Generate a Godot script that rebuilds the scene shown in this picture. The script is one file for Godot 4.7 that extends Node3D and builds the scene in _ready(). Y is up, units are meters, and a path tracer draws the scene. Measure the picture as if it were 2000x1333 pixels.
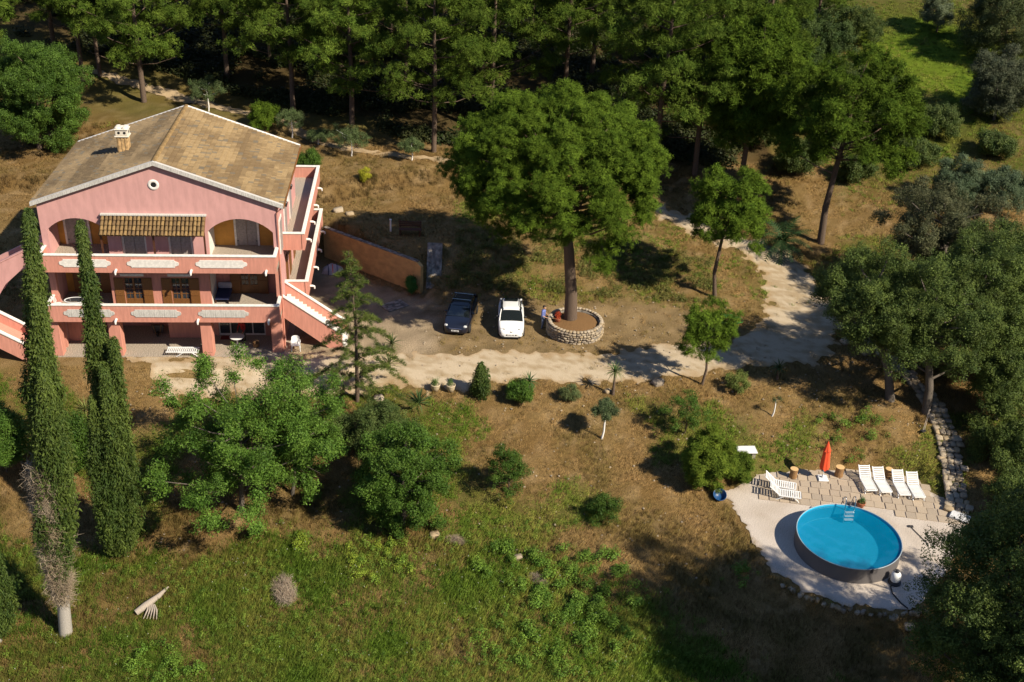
extends Node3D

# ---------------------------------------------------------------- mesh builder
class Mb:
	var v := PackedVector3Array()
	var n := PackedVector3Array()
	var c := PackedColorArray()
	var col := Color.WHITE

	func put(p: Vector3, q: Vector3) -> void:
		v.append(p)
		n.append(q)
		c.append(col)

	func tri(a: Vector3, b: Vector3, d: Vector3) -> void:
		var q := (b - a).cross(d - a).normalized()
		put(a, q)
		put(d, q)
		put(b, q)

	func quad(a: Vector3, b: Vector3, d: Vector3, e: Vector3) -> void:
		tri(a, b, d)
		tri(a, d, e)

	func quad_n(p: Array, q: Array) -> void:
		for k in [0, 2, 1, 0, 3, 2]:
			put(p[k], q[k])

	# box between two corners, edges chamfered by r
	func box(lo: Vector3, hi: Vector3, r := 0.0, xf := Transform3D.IDENTITY) -> void:
		var ce := (lo + hi) * 0.5
		var h := (hi - lo) * 0.5
		h = h.abs()
		r = minf(r, minf(h.x, minf(h.y, h.z)) * 0.9)
		for ax in 3:
			var b := (ax + 1) % 3
			var d := (ax + 2) % 3
			for s in [-1.0, 1.0]:
				var q: Array = []
				for t in [[-1, -1], [1, -1], [1, 1], [-1, 1]]:
					var p := Vector3.ZERO
					p[ax] = s * h[ax]
					p[b] = t[0] * (h[b] - r)
					p[d] = t[1] * (h[d] - r)
					q.append(xf * (ce + p))
				if s > 0:
					quad(q[0], q[1], q[2], q[3])
				else:
					quad(q[3], q[2], q[1], q[0])
		if r <= 0.0:
			return
		for ax in 3:
			var b := (ax + 1) % 3
			var d := (ax + 2) % 3
			for s in [-1.0, 1.0]:
				for t in [-1.0, 1.0]:
					var q: Array = []
					for e in [[0, -1], [1, -1], [1, 1], [0, 1]]:
						var p := Vector3.ZERO
						p[ax] = e[1] * (h[ax] - r)
						p[b] = s * (h[b] - (r if e[0] == 1 else 0.0))
						p[d] = t * (h[d] - (0.0 if e[0] == 1 else r))
						q.append(xf * (ce + p))
					if s * t > 0:
						quad(q[3], q[2], q[1], q[0])
					else:
						quad(q[0], q[1], q[2], q[3])
		for s in [-1.0, 1.0]:
			for t in [-1.0, 1.0]:
				for u in [-1.0, 1.0]:
					var sg := Vector3(s, t, u)
					var a := xf * (ce + sg * (h - Vector3(0, r, r)))
					var b2 := xf * (ce + sg * (h - Vector3(r, 0, r)))
					var d2 := xf * (ce + sg * (h - Vector3(r, r, 0)))
					if s * t * u > 0:
						tri(a, b2, d2)
					else:
						tri(a, d2, b2)

	# smooth skin over rings of points, each ring the same count
	func skin(rings: Array, closed := true, caps := false) -> void:
		var m: int = rings[0].size()
		var nn: Array = []
		for i in rings.size():
			var row: Array = []
			for j in m:
				var pa: Vector3 = rings[mini(i + 1, rings.size() - 1)][j] - rings[maxi(i - 1, 0)][j]
				var j0 := (j - 1 + m) % m if closed else maxi(j - 1, 0)
				var j1 := (j + 1) % m if closed else mini(j + 1, m - 1)
				var pb: Vector3 = rings[i][j1] - rings[i][j0]
				var q := pb.cross(pa)
				if q.length() < 1e-9:
					var pc: Vector3 = rings[mini(i + 1, rings.size() - 1)][j1] - rings[mini(i + 1, rings.size() - 1)][j0]
					var pd: Vector3 = rings[maxi(i - 1, 0)][j1] - rings[maxi(i - 1, 0)][j0]
					q = (pc + pd).cross(pa)
				row.append(q.normalized())
			nn.append(row)
		for i in rings.size() - 1:
			for j in (m if closed else m - 1):
				var k := (j + 1) % m
				quad_n([rings[i][j], rings[i][k], rings[i + 1][k], rings[i + 1][j]], [nn[i][j], nn[i][k], nn[i + 1][k], nn[i + 1][j]])
		if caps:
			for e in [0, rings.size() - 1]:
				var ce := Vector3.ZERO
				for p in rings[e]:
					ce += p
				ce /= m
				for j in m:
					if e == 0:
						tri(ce, rings[e][(j + 1) % m], rings[e][j])
					else:
						tri(ce, rings[e][j], rings[e][(j + 1) % m])

	func tube(pts: Array, rad: Array, sides := 8, caps := true) -> void:
		var rings: Array = []
		var side := Vector3.ZERO
		for i in pts.size():
			var d: Vector3 = (pts[mini(i + 1, pts.size() - 1)] - pts[maxi(i - 1, 0)]).normalized()
			if side == Vector3.ZERO:
				side = d.cross(Vector3.RIGHT if absf(d.x) < 0.8 else Vector3.FORWARD).normalized()
			side = (side - d * side.dot(d)).normalized()
			var up := d.cross(side)
			var ring: Array = []
			for k in sides:
				var a := TAU * k / sides
				ring.append(pts[i] + (side * cos(a) + up * sin(a)) * rad[i])
			rings.append(ring)
		skin(rings, true, caps)

	func rod(a: Vector3, b: Vector3, r: float, sides := 6) -> void:
		tube([a, b], [r, r], sides)

	# profile of (radius, height) turned about y
	func lathe(prof: Array, sides := 20, xf := Transform3D.IDENTITY) -> void:
		var rings: Array = []
		for p in prof:
			var ring: Array = []
			for k in sides:
				var a := -TAU * k / sides
				ring.append(xf * Vector3(cos(a) * p.x, p.y, sin(a) * p.x))
			rings.append(ring)
		skin(rings)

	# outline in x,y pushed from z0 to z1
	func prism(poly: PackedVector2Array, z0: float, z1: float, xf := Transform3D.IDENTITY) -> void:
		var pl := poly
		if Geometry2D.is_polygon_clockwise(pl):
			pl = poly.duplicate()
			pl.reverse()
		# Godot calls a polygon clockwise in y-down axes
		var idx := Geometry2D.triangulate_polygon(pl)
		for k in range(0, idx.size(), 3):
			var a := pl[idx[k]]
			var b := pl[idx[k + 1]]
			var d := pl[idx[k + 2]]
			if (b - a).cross(d - a) < 0:
				var t := b
				b = d
				d = t
			tri(xf * Vector3(a.x, a.y, z1), xf * Vector3(b.x, b.y, z1), xf * Vector3(d.x, d.y, z1))
			tri(xf * Vector3(a.x, a.y, z0), xf * Vector3(d.x, d.y, z0), xf * Vector3(b.x, b.y, z0))
		var area := 0.0
		for k in pl.size():
			area += pl[k].cross(pl[(k + 1) % pl.size()])
		for k in pl.size():
			var a := pl[k]
			var b := pl[(k + 1) % pl.size()]
			if area < 0:
				var t := a
				a = b
				b = t
			quad(xf * Vector3(a.x, a.y, z0), xf * Vector3(b.x, b.y, z0), xf * Vector3(b.x, b.y, z1), xf * Vector3(a.x, a.y, z1))

	# uneven stone: a lumpy low ball
	func stone(at: Vector3, size: Vector3, rng: RandomNumberGenerator, turn := 0.0) -> void:
		var b := Basis(Vector3.UP, turn)
		var rings: Array = []
		for i in 5:
			var th := PI * (i + 0.0) / 4.0
			var ring: Array = []
			for j in 7:
				var ph := -TAU * j / 7.0
				var p := Vector3(sin(th) * cos(ph), -cos(th), sin(th) * sin(ph))
				p = p.sign() * Vector3(pow(absf(p.x), 0.45), pow(absf(p.y), 0.4), pow(absf(p.z), 0.45))
				if i > 0 and i < 4:
					p *= rng.randf_range(0.82, 1.1)
				ring.append(at + b * (p * size * 0.5))
			rings.append(ring)
		skin(rings)

	func mesh() -> ArrayMesh:
		var a: Array = []
		a.resize(Mesh.ARRAY_MAX)
		a[Mesh.ARRAY_VERTEX] = v
		a[Mesh.ARRAY_NORMAL] = n
		a[Mesh.ARRAY_COLOR] = c
		var m := ArrayMesh.new()
		m.add_surface_from_arrays(Mesh.PRIMITIVE_TRIANGLES, a)
		return m


var used := {}
var rng := RandomNumberGenerator.new()
var M := {}
var clumps := {}


func numbered(called: String) -> String:
	used[called] = used.get(called, -1) + 1
	return called if used[called] == 0 else "%s_%03d" % [called, used[called]]


func tag(o: Node, label: String, category: String, group := "", kind := "") -> void:
	o.set_meta("label", label)
	if category:
		o.set_meta("category", category)
	if group:
		o.set_meta("group", group)
	if kind:
		o.set_meta("kind", kind)


func part(called: String, mb: Mb, m: Material, parent: Node = null) -> MeshInstance3D:
	return part_mesh(called, mb.mesh(), m, parent)


func part_mesh(called: String, me: Mesh, m: Material, parent: Node = null) -> MeshInstance3D:
	var o := MeshInstance3D.new()
	o.mesh = me
	o.material_override = m
	if parent == null:
		o.name = numbered(called)
		add_child(o)
	else:
		var k := 0
		var nm := called
		while parent.has_node(nm):
			k += 1
			nm = "%s_%03d" % [called, k]
		o.name = nm
		parent.add_child(o)
	return o


func fast_part(called: String, index: int, me: Mesh, m: Material, parent: Node, xf := Transform3D.IDENTITY) -> MeshInstance3D:
	var o := MeshInstance3D.new()
	o.mesh = me
	o.material_override = m
	o.name = called if index == 0 else "%s_%03d" % [called, index]
	o.transform = xf
	parent.add_child(o)
	return o


func thing(called: String, label: String, category: String, at: Vector3, turn := 0.0, group := "") -> Node3D:
	var o := Node3D.new()
	o.name = numbered(called)
	add_child(o)
	o.position = at
	o.rotation.y = turn
	tag(o, label, category, group)
	return o


func copy(o: Node3D, called: String, label: String, at: Vector3, turn := 0.0, group := "", size := 1.0) -> Node3D:
	var r: Node3D = o.duplicate()
	r.name = numbered(called)
	add_child(r)
	r.position = at
	r.rotation.y = turn
	r.scale = Vector3.ONE * size
	r.set_meta("label", label)
	if group:
		r.set_meta("group", group)
	return r


func lin(r: float, g: float, b: float) -> Color:
	return Color(r, g, b).linear_to_srgb()


var tex_cache := {}

func noise_tex(seed_: int, freq: float, lo: float, hi: float, octaves := 4, size := 512, nrm := false, strength := 4.0) -> NoiseTexture2D:
	var key := "%d %f %f %f %d %d %s" % [seed_, freq, lo, hi, octaves, size, nrm]
	if tex_cache.has(key):
		return tex_cache[key]
	var f := FastNoiseLite.new()
	f.seed = seed_
	f.frequency = freq
	f.noise_type = FastNoiseLite.TYPE_SIMPLEX_SMOOTH
	f.fractal_octaves = octaves
	f.fractal_gain = 0.6
	var t := NoiseTexture2D.new()
	t.width = size
	t.height = size
	t.seamless = true
	t.noise = f
	if nrm:
		t.as_normal_map = true
		t.bump_strength = strength
	else:
		var g := Gradient.new()
		g.set_color(0, Color(lo, lo, lo))
		g.set_color(1, Color(hi, hi, hi))
		g.set_offset(0, 0.2)
		g.set_offset(1, 0.8)
		t.color_ramp = g
	tex_cache[key] = t
	return t


# base colour (linear), roughness, texture: [noise texture, metres per tile], bump texture
func mat(key: String, r: float, g: float, b: float, rough := 0.8, o := {}) -> StandardMaterial3D:
	var m := StandardMaterial3D.new()
	m.resource_name = key
	m.albedo_color = lin(r, g, b)
	m.roughness = rough
	m.metallic = o.get("metal", 0.0)
	m.metallic_specular = o.get("spec", 0.5)
	if o.has("vc"):
		m.vertex_color_use_as_albedo = true
	if o.has("tex"):
		m.albedo_texture = o.tex
	if o.has("nrm"):
		m.normal_enabled = true
		m.normal_texture = o.nrm
		m.normal_scale = o.get("nscale", 1.0)
	if o.has("tex") or o.has("nrm"):
		m.uv1_triplanar = true
		m.uv1_world_triplanar = true
		m.uv1_scale = Vector3.ONE / o.get("tile", 2.0)
	if o.has("back"):
		m.backlight_enabled = true
		m.backlight = o.back
	if o.has("coat"):
		m.clearcoat_enabled = true
		m.clearcoat = o.coat
		m.clearcoat_roughness = 0.05
	M[key] = m
	return m


func materials() -> void:
	var blot := noise_tex(3, 0.006, 0.93, 1.0, 5)
	var fine := noise_tex(5, 0.03, 0.62, 1.0, 5)
	var plaster_n := noise_tex(8, 0.05, 0, 1, 4, 512, true, 2.0)
	var rough_n := noise_tex(9, 0.04, 0, 1, 5, 512, true, 8.0)
	mat("ground", 1, 1, 1, 0.95, {vc = 1, tex = noise_tex(11, 0.07, 0.6, 1.0, 4), nrm = rough_n, nscale = 0.25, tile = 3.1, spec = 0.15})
	mat("road", 1, 1, 1, 0.95, {vc = 1, tex = noise_tex(12, 0.08, 0.74, 1.0, 4), nrm = rough_n, nscale = 0.25, tile = 2.3, spec = 0.15})
	mat("gravel", 1, 1, 1, 0.9, {vc = 1, tex = noise_tex(14, 0.035, 0.7, 1.0, 5), nrm = rough_n, tile = 1.1, spec = 0.3})
	mat("slab", 1, 1, 1, 0.85, {vc = 1, tex = noise_tex(15, 0.05, 0.72, 1.0, 5), nrm = plaster_n, tile = 0.9})
	mat("stone", 1, 1, 1, 0.9, {vc = 1, tex = noise_tex(16, 0.05, 0.6, 1.0, 5), nrm = rough_n, tile = 0.5})
	mat("pink", 0.60, 0.325, 0.30, 0.88, {tex = blot, nrm = plaster_n, tile = 3.7, nscale = 0.2, spec = 0.3})
	mat("coral", 0.60, 0.268, 0.20, 0.86, {tex = noise_tex(21, 0.012, 0.92, 1.0, 5), nrm = plaster_n, tile = 3.1, nscale = 0.2, spec = 0.3})
	mat("orange", 0.66, 0.41, 0.17, 0.88, {tex = noise_tex(22, 0.008, 0.85, 1.0, 5), nrm = plaster_n, tile = 2.9, spec = 0.3})
	mat("ochre", 0.60, 0.30, 0.07, 0.88, {tex = blot, nrm = plaster_n, tile = 2.2, spec = 0.3})
	mat("white", 0.78, 0.74, 0.68, 0.8, {tex = noise_tex(23, 0.012, 0.9, 1.0, 6), nrm = plaster_n, tile = 1.7, nscale = 0.15})
	mat("old_white", 0.66, 0.63, 0.58, 0.85, {tex = noise_tex(24, 0.02, 0.74, 1.0, 6), nrm = plaster_n, tile = 1.9})
	mat("cap", 0.62, 0.56, 0.46, 0.85, {})
	mat("floor_tile", 0.50, 0.42, 0.33, 0.7, {tex = fine, tile = 1.3})
	mat("grey_shutter", 0.34, 0.30, 0.28, 0.6, {tex = noise_tex(25, 0.01, 0.85, 1.0, 4), tile = 1.1})
	mat("brown_wood", 0.30, 0.125, 0.032, 0.55, {tex = noise_tex(26, 0.03, 0.55, 1.0, 5), tile = 0.8})
	mat("dark_wood", 0.07, 0.025, 0.012, 0.5, {})
	mat("log_wood", 0.42, 0.23, 0.09, 0.8, {tex = fine, nrm = rough_n, tile = 0.4})
	mat("tile", 1, 1, 1, 0.85, {vc = 1, tex = noise_tex(27, 0.04, 0.55, 1.0, 5), tile = 0.7, spec = 0.3})
	mat("concrete", 0.36, 0.32, 0.27, 0.9, {tex = noise_tex(28, 0.012, 0.5, 1.0, 6), nrm = rough_n, tile = 2.7})
	mat("bark", 0.27, 0.195, 0.145, 0.95, {tex = noise_tex(29, 0.05, 0.35, 1.0, 5), nrm = rough_n, tile = 0.8, spec = 0.2})
	mat("grey_bark", 0.26, 0.22, 0.18, 0.95, {tex = noise_tex(29, 0.05, 0.35, 1.0, 5), nrm = rough_n, tile = 0.8, spec = 0.2})
	mat("pale_bark", 0.62, 0.56, 0.50, 0.9, {tex = noise_tex(30, 0.05, 0.5, 1.0, 5), tile = 0.7})
	mat("lime_wash", 0.80, 0.77, 0.72, 0.85, {})
	mat("leaf", 1, 1, 1, 0.55, {vc = 1, back = Color(0.35, 0.4, 0.1), spec = 0.28})
	mat("needle", 1, 1, 1, 0.75, {vc = 1, back = Color(0.25, 0.3, 0.06), spec = 0.15})
	mat("grass", 1, 1, 1, 0.8, {vc = 1, back = Color(0.3, 0.3, 0.1), spec = 0.2})
	mat("plastic", 0.70, 0.70, 0.69, 0.35, {})
	mat("dark_metal", 0.03, 0.03, 0.035, 0.4, {metal = 0.3})
	mat("steel", 0.6, 0.6, 0.62, 0.2, {metal = 1.0})
	mat("rubber", 0.012, 0.012, 0.013, 0.8, {})
	mat("red_cloth", 0.72, 0.075, 0.02, 0.8, {})
	mat("terracotta", 0.45, 0.14, 0.06, 0.85, {tex = fine, tile = 0.5})
	mat("cream_pot", 0.72, 0.58, 0.38, 0.8, {tex = fine, tile = 0.6})
	mat("green_plastic", 0.03, 0.28, 0.07, 0.45, {})
	mat("blue_plastic", 0.01, 0.06, 0.17, 0.4, {})
	mat("pool_wall", 0.145, 0.132, 0.13, 0.6, {tex = noise_tex(31, 0.05, 0.8, 1.0, 4), tile = 0.8})
	mat("pool_liner", 0.02, 0.40, 0.64, 0.6, {})
	mat("pool_rim", 0.26, 0.33, 0.37, 0.4, {})
	M.old_white.uv1_scale = Vector3(1.6, 0.16, 1.6)
	M.coral.uv1_scale = Vector3(0.7, 0.1, 0.7)
	M.pink.uv1_scale = Vector3(0.5, 0.12, 0.5)
	var w := mat("water", 0.0, 0.19, 0.33, 0.03, {})
	w.transparency = BaseMaterial3D.TRANSPARENCY_ALPHA
	w.albedo_color.a = 0.52
	var gl := mat("pane", 0.05, 0.06, 0.07, 0.04, {})
	gl.transparency = BaseMaterial3D.TRANSPARENCY_ALPHA
	gl.albedo_color.a = 0.55
	mat("car_glass", 0.012, 0.016, 0.018, 0.04, {spec = 0.7})
	mat("car_white", 0.78, 0.78, 0.76, 0.3, {coat = 1.0})
	mat("car_navy", 0.006, 0.008, 0.018, 0.35, {coat = 0.6})
	mat("car_black", 0.012, 0.012, 0.013, 0.55, {})
	mat("car_grey", 0.22, 0.22, 0.23, 0.4, {metal = 0.6})
	mat("chrome", 0.7, 0.7, 0.72, 0.12, {metal = 1.0})
	mat("lamp_glass", 0.55, 0.56, 0.56, 0.1, {coat = 1.0})
	mat("plate", 0.72, 0.72, 0.70, 0.5, {})
	mat("print", 0.03, 0.03, 0.05, 0.6, {})
	mat("body", 1, 1, 1, 0.75, {vc = 1})
	mat("hair", 0.02, 0.013, 0.009, 0.7, {})
	mat("blanket", 0.62, 0.60, 0.66, 0.85, {tex = fine, tile = 0.6})
	mat("red_paint", 0.6, 0.05, 0.02, 0.6, {})
	mat("dead_wood", 0.50, 0.42, 0.34, 0.95, {tex = fine, tile = 0.5})
	mat("soil", 0.30, 0.17, 0.075, 0.95, {tex = fine, nrm = rough_n, tile = 0.9, spec = 0.2})


# ---------------------------------------------------------------- the lie of the land
const GX := [-60.0, -30.0, -15.0, 0.0, 12.0, 24.0, 36.0, 60.0]
var GR := [
	[25.0, -8.3, -8.52, -8.5, -8.28, -8.02, -7.9, -7.84, -7.9],
	[34.0, -6.48, -6.82, -6.78, -6.39, -5.83, -5.67, -5.79, -6.07],
	[40.0, -5.26, -5.74, -5.65, -5.19, -4.37, -4.14, -4.48, -4.89],
	[45.0, -4.21, -4.85, -4.75, -4.19, -3.49, -3.3, -3.56, -3.93],
	[50.0, -3.14, -3.76, -3.74, -3.16, -2.9, -2.88, -2.79, -3.0],
	[54.0, -2.26, -2.41, -2.65, -2.25, -2.24, -2.46, -2.18, -2.26],
	[57.0, -1.7, -1.5, -1.6, -1.43, -1.53, -1.87, -1.63, -1.71],
	[61.0, -0.6, -0.35, -0.35, -0.36, -0.38, -0.5, -0.7, -0.99],
	[65.0, 0.1, 0.0, 0.0, 0.0, 0.02, 0.01, -0.2, -0.27],
	[71.0, 1.2, 0.9, 0.2, 0.0, 0.18, 0.17, 0.15, 0.81],
	[76.0, 2.22, 2.42, 2.15, 1.75, 0.82, 0.34, 0.62, 1.73],
	[81.0, 3.05, 3.33, 2.9, 2.54, 1.52, 0.82, 1.38, 2.69],
	[86.0, 3.84, 4.08, 3.88, 3.09, 2.12, 1.89, 2.32, 3.7],
	[92.0, 4.8, 4.76, 4.47, 4.1, 4.09, 3.43, 3.63, 5.0],
	[100.0, 6.26, 5.66, 5.12, 5.21, 5.28, 5.03, 5.47, 6.88],
	[115.0, 9.29, 8.08, 7.32, 7.28, 7.43, 7.86, 8.95, 10.53],
	[130.0, 12.5, 11.26, 10.62, 10.5, 10.75, 11.38, 12.35, 13.85],
	[165.0, 20.08, 19.31, 19.03, 19.0, 19.2, 19.57, 20.05, 21.05],
]
var DG := PackedFloat32Array()
const DW := 241
const DH := 281
var pad := PackedVector2Array([Vector2(-30.13, -60.17), Vector2(-10.01, -61.99), Vector2(-6.2, -73.0), Vector2(-14.2, -79.0), Vector2(-31.8, -78.0)])
var patio := PackedVector2Array([Vector2(12.65, -54.03), Vector2(13.73, -54.82), Vector2(15.33, -56.18), Vector2(17.77, -56.8), Vector2(21.88, -57.02), Vector2(24.89, -56.62), Vector2(25.71, -54.73), Vector2(26.9, -52.9), Vector2(25.83, -50.49), Vector2(23.98, -47.77), Vector2(21.8, -45.03), Vector2(20.06, -44.5), Vector2(17.78, -44.88), Vector2(15.86, -45.8), Vector2(14.44, -47.19), Vector2(13.9, -49.4), Vector2(13.42, -51.77)])
var relief := FastNoiseLite.new()


func cr(xs: Array, ys: Array, x: float) -> float:
	var n := xs.size()
	x = clampf(x, xs[0], xs[n - 1])
	var i := 0
	while i < n - 2 and x > xs[i + 1]:
		i += 1
	var h: float = xs[i + 1] - xs[i]
	var t: float = (x - xs[i]) / h
	var m := [0.0, 0.0]
	for e in 2:
		var k := i + e
		var a := maxi(k - 1, 0)
		var b := mini(k + 1, n - 1)
		m[e] = (ys[b] - ys[a]) / (xs[b] - xs[a])
	var t2 := t * t
	var t3 := t2 * t
	return (2 * t3 - 3 * t2 + 1) * ys[i] + (t3 - 2 * t2 + t) * h * m[0] + (3 * t2 - 2 * t3) * ys[i + 1] + (t3 - t2) * h * m[1]


func lay_land() -> void:
	relief.seed = 4
	relief.frequency = 0.35
	relief.fractal_octaves = 3
	DG.resize(DW * DH)
	var zs: Array = []
	var rows: Array = []
	for r in GR:
		zs.append(r[0])
		var line := PackedFloat32Array()
		line.resize(DW)
		var ys: Array = r.slice(1)
		for i in DW:
			line[i] = cr(GX, ys, -60.0 + i * 0.5)
		rows.append(line)
	for i in DW:
		var ys: Array = []
		for k in rows.size():
			ys.append(rows[k][i])
		for j in DH:
			DG[j * DW + i] = cr(zs, ys, 25.0 + j * 0.5)


func edge(poly: PackedVector2Array, x: float, z: float) -> float:   # distance outside (+) or inside (-)
	var p := Vector2(x, z)
	var d := 1e9
	for i in poly.size():
		var a := poly[i]
		var e := poly[i - 1] - a
		var t := clampf((p - a).dot(e) / e.length_squared(), 0.0, 1.0)
		d = minf(d, p.distance_squared_to(a + e * t))
	d = sqrt(d)
	return -d if Geometry2D.is_point_in_polygon(p, poly) else d


func bank_step(x: float, z: float, h: float) -> float:   # where on a terrace: 0 on its floor, towards 1 up its bank
	return fposmod((h + relief.get_noise_2d(x * 0.15, z * 0.15) * 0.5) / 1.25, 1.0)


func ground(x: float, z: float) -> float:
	var u := clampf((x + 60.0) * 2.0, 0.0, DW - 1.001)
	var w := clampf((-z - 25.0) * 2.0, 0.0, DH - 1.001)
	var i := int(u)
	var j := int(w)
	u -= i
	w -= j
	var k := j * DW + i
	var h := lerpf(lerpf(DG[k], DG[k + 1], u), lerpf(DG[k + DW], DG[k + DW + 1], u), w)
	if z < -165.0:
		h += minf((-165.0 - z) * 0.22, 70.0)
	elif z > -25.0:
		h -= minf((z + 25.0) * 0.22, 30.0)
	if z < -79.0 and z > -103.0 and x < 3.0:
		var mk := smoothstep(-79.0, -82.0, z) * (1.0 - smoothstep(-98.0, -103.0, z)) * (1.0 - smoothstep(-2.0, 3.0, x))
		var s := bank_step(x, z, h)
		h += (smoothstep(0.66, 1.0, s) - s) * 1.25 * 0.85 * mk
	if x > -36 and x < -3 and z > -82 and z < -57:
		var m := 1.0 - smoothstep(0.0, 0.35, edge(pad, x, z))
		h *= 1.0 - m
	elif x > 10 and x < 29 and z > -59 and z < -42:
		var m := 1.0 - smoothstep(0.05, 0.9, edge(patio, x, z))
		h = lerpf(h, -2.57, m)
	return h


func on(x: float, z: float, up := 0.0) -> Vector3:
	return Vector3(x, ground(x, z) + up, z)

# ---------------------------------------------------------------- ground cover
var road_poly := PackedVector2Array([Vector2(-24.6, -62.1), Vector2(-19.6, -62.6), Vector2(-14.6, -63.6), Vector2(-10.6, -64), Vector2(-7, -64.4), Vector2(-3.3, -64.7), Vector2(-1.3, -65.2), Vector2(2.4, -65.2), Vector2(6.1, -65.4), Vector2(11.1, -67.4), Vector2(14.6, -67.7), Vector2(16.9, -69.9), Vector2(18.3, -72.9), Vector2(18.4, -75.8), Vector2(18.5, -78.8), Vector2(17.1, -80.3), Vector2(14.5, -82), Vector2(11.4, -84.3), Vector2(9.9, -85.9), Vector2(11.6, -86.5), Vector2(15.2, -85), Vector2(18.2, -82.8), Vector2(21, -82.3), Vector2(22.3, -80.2), Vector2(22.7, -76.4), Vector2(24.2, -74.3), Vector2(23.8, -72), Vector2(21.6, -66.8), Vector2(20.4, -65.3), Vector2(16.2, -64.7), Vector2(12.7, -63.5), Vector2(8.3, -62.2), Vector2(4, -61.7), Vector2(1.7, -61.9), Vector2(-0.5, -61.4), Vector2(-3.1, -60.6), Vector2(-5.3, -60.4), Vector2(-7, -60.8), Vector2(-9.4, -59.8), Vector2(-13.7, -59.1), Vector2(-18.1, -58.9), Vector2(-21.6, -58.9), Vector2(-22.7, -60.4), Vector2(-23.2, -61.2)])
var court_poly := PackedVector2Array([Vector2(-15.3, -77.5), Vector2(-11.5, -74.9), Vector2(-7, -72.6), Vector2(-4.6, -71), Vector2(-4.7, -64.6), Vector2(-9.7, -62.2), Vector2(-14.6, -62.8), Vector2(-15.5, -68.5)])
var park_poly := PackedVector2Array([Vector2(-5.3, -72), Vector2(11.9, -72.2), Vector2(14.2, -69.7), Vector2(11.1, -67.0), Vector2(2.4, -64.8), Vector2(-4.7, -64.2)])
var meadow_line := [[-60.0, -49.0], [-27.8, -48.6], [-21.8, -47.9], [-16.6, -48.5], [-11.2, -49.6], [-5.2, -48.9], [0.5, -48.5], [4.8, -48.2], [9.0, -45.5], [12.0, -41.5], [18.6, -37.0], [60.0, -34.0]]
var patch := FastNoiseLite.new()
var mottle := FastNoiseLite.new()


func meadow_at(x: float) -> float:
	for k in meadow_line.size() - 1:
		var a: Array = meadow_line[k]
		var b: Array = meadow_line[k + 1]
		if x <= b[0]:
			return lerpf(a[1], b[1], clampf((x - a[0]) / (b[0] - a[0]), 0, 1))
	return -34.0


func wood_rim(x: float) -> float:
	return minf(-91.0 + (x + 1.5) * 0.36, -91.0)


func greenness(x: float, z: float) -> float:
	var n := patch.get_noise_2d(x, z)
	var g := smoothstep(-1.6, 2.2, z - meadow_at(x) + n * 3.5)
	g = clampf(g * (0.78 + 0.9 * mottle.get_noise_2d(x * 0.6, z * 0.6)), 0, 1)
	if z > -46 and x < -15:
		g *= 0.62 + 0.38 * smoothstep(-20.0, -15.0, x)
	if z < -71 and z > -84 and x > -5:   # the bank above the cars
		g = maxf(g, 0.6 * smoothstep(-71.5, -73.5, z) * (0.5 + n * 1.5))
	if z < -92:
		g = maxf(g, 0.55 * smoothstep(-92.0, -97.0, z) + n * 0.3)
	if x > 26 and z < -85:
		g = maxf(g, smoothstep(-86.0, -97.0, z) * (0.95 + n * 0.8))
	if z > -61 and z < -45:
		g = maxf(g, 0.8 * smoothstep(0.06, 0.4, n))
	return clampf(g, 0.0, 1.0)


func ground_color(x: float, z: float) -> Color:
	var n := patch.get_noise_2d(x + 50.0, z * 1.3)
	var k := mottle.get_noise_2d(x * 1.7, z * 1.7)
	var dry := Color(0.285, 0.19, 0.078).lerp(Color(0.22, 0.135, 0.05), clampf(0.5 + n * 1.3, 0, 1))
	dry = dry.lerp(Color(0.42, 0.29, 0.145), clampf(k * 1.4, 0, 0.8))
	var c := dry.lerp(Color(0.10, 0.115, 0.022), greenness(x, z) * 0.9)
	if x > -17 and x < 15 and z < -61 and z > -80:
		var e := edge(court_poly, x, z) + k * 1.2
		c = c.lerp(Color(0.50, 0.385, 0.25) * (0.85 + k * 0.5), 1.0 - smoothstep(-0.4, 0.7, e))
		e = edge(park_poly, x, z) + k * 1.5
		c = c.lerp(Color(0.36, 0.255, 0.13) * (0.9 + k * 0.5), 0.85 * (1.0 - smoothstep(-0.5, 0.9, e)))
	if x > 28 and z < -100:
		var q := Vector2((x - 39.0) / 7.5, (z + 112.5) / 8.0).length() + n * 0.5
		c = c.lerp(Color(0.15, 0.215, 0.022), 1.0 - smoothstep(0.75, 1.15, q))
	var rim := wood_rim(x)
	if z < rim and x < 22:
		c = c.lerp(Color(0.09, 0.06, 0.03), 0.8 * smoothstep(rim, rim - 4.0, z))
	return c


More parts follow.
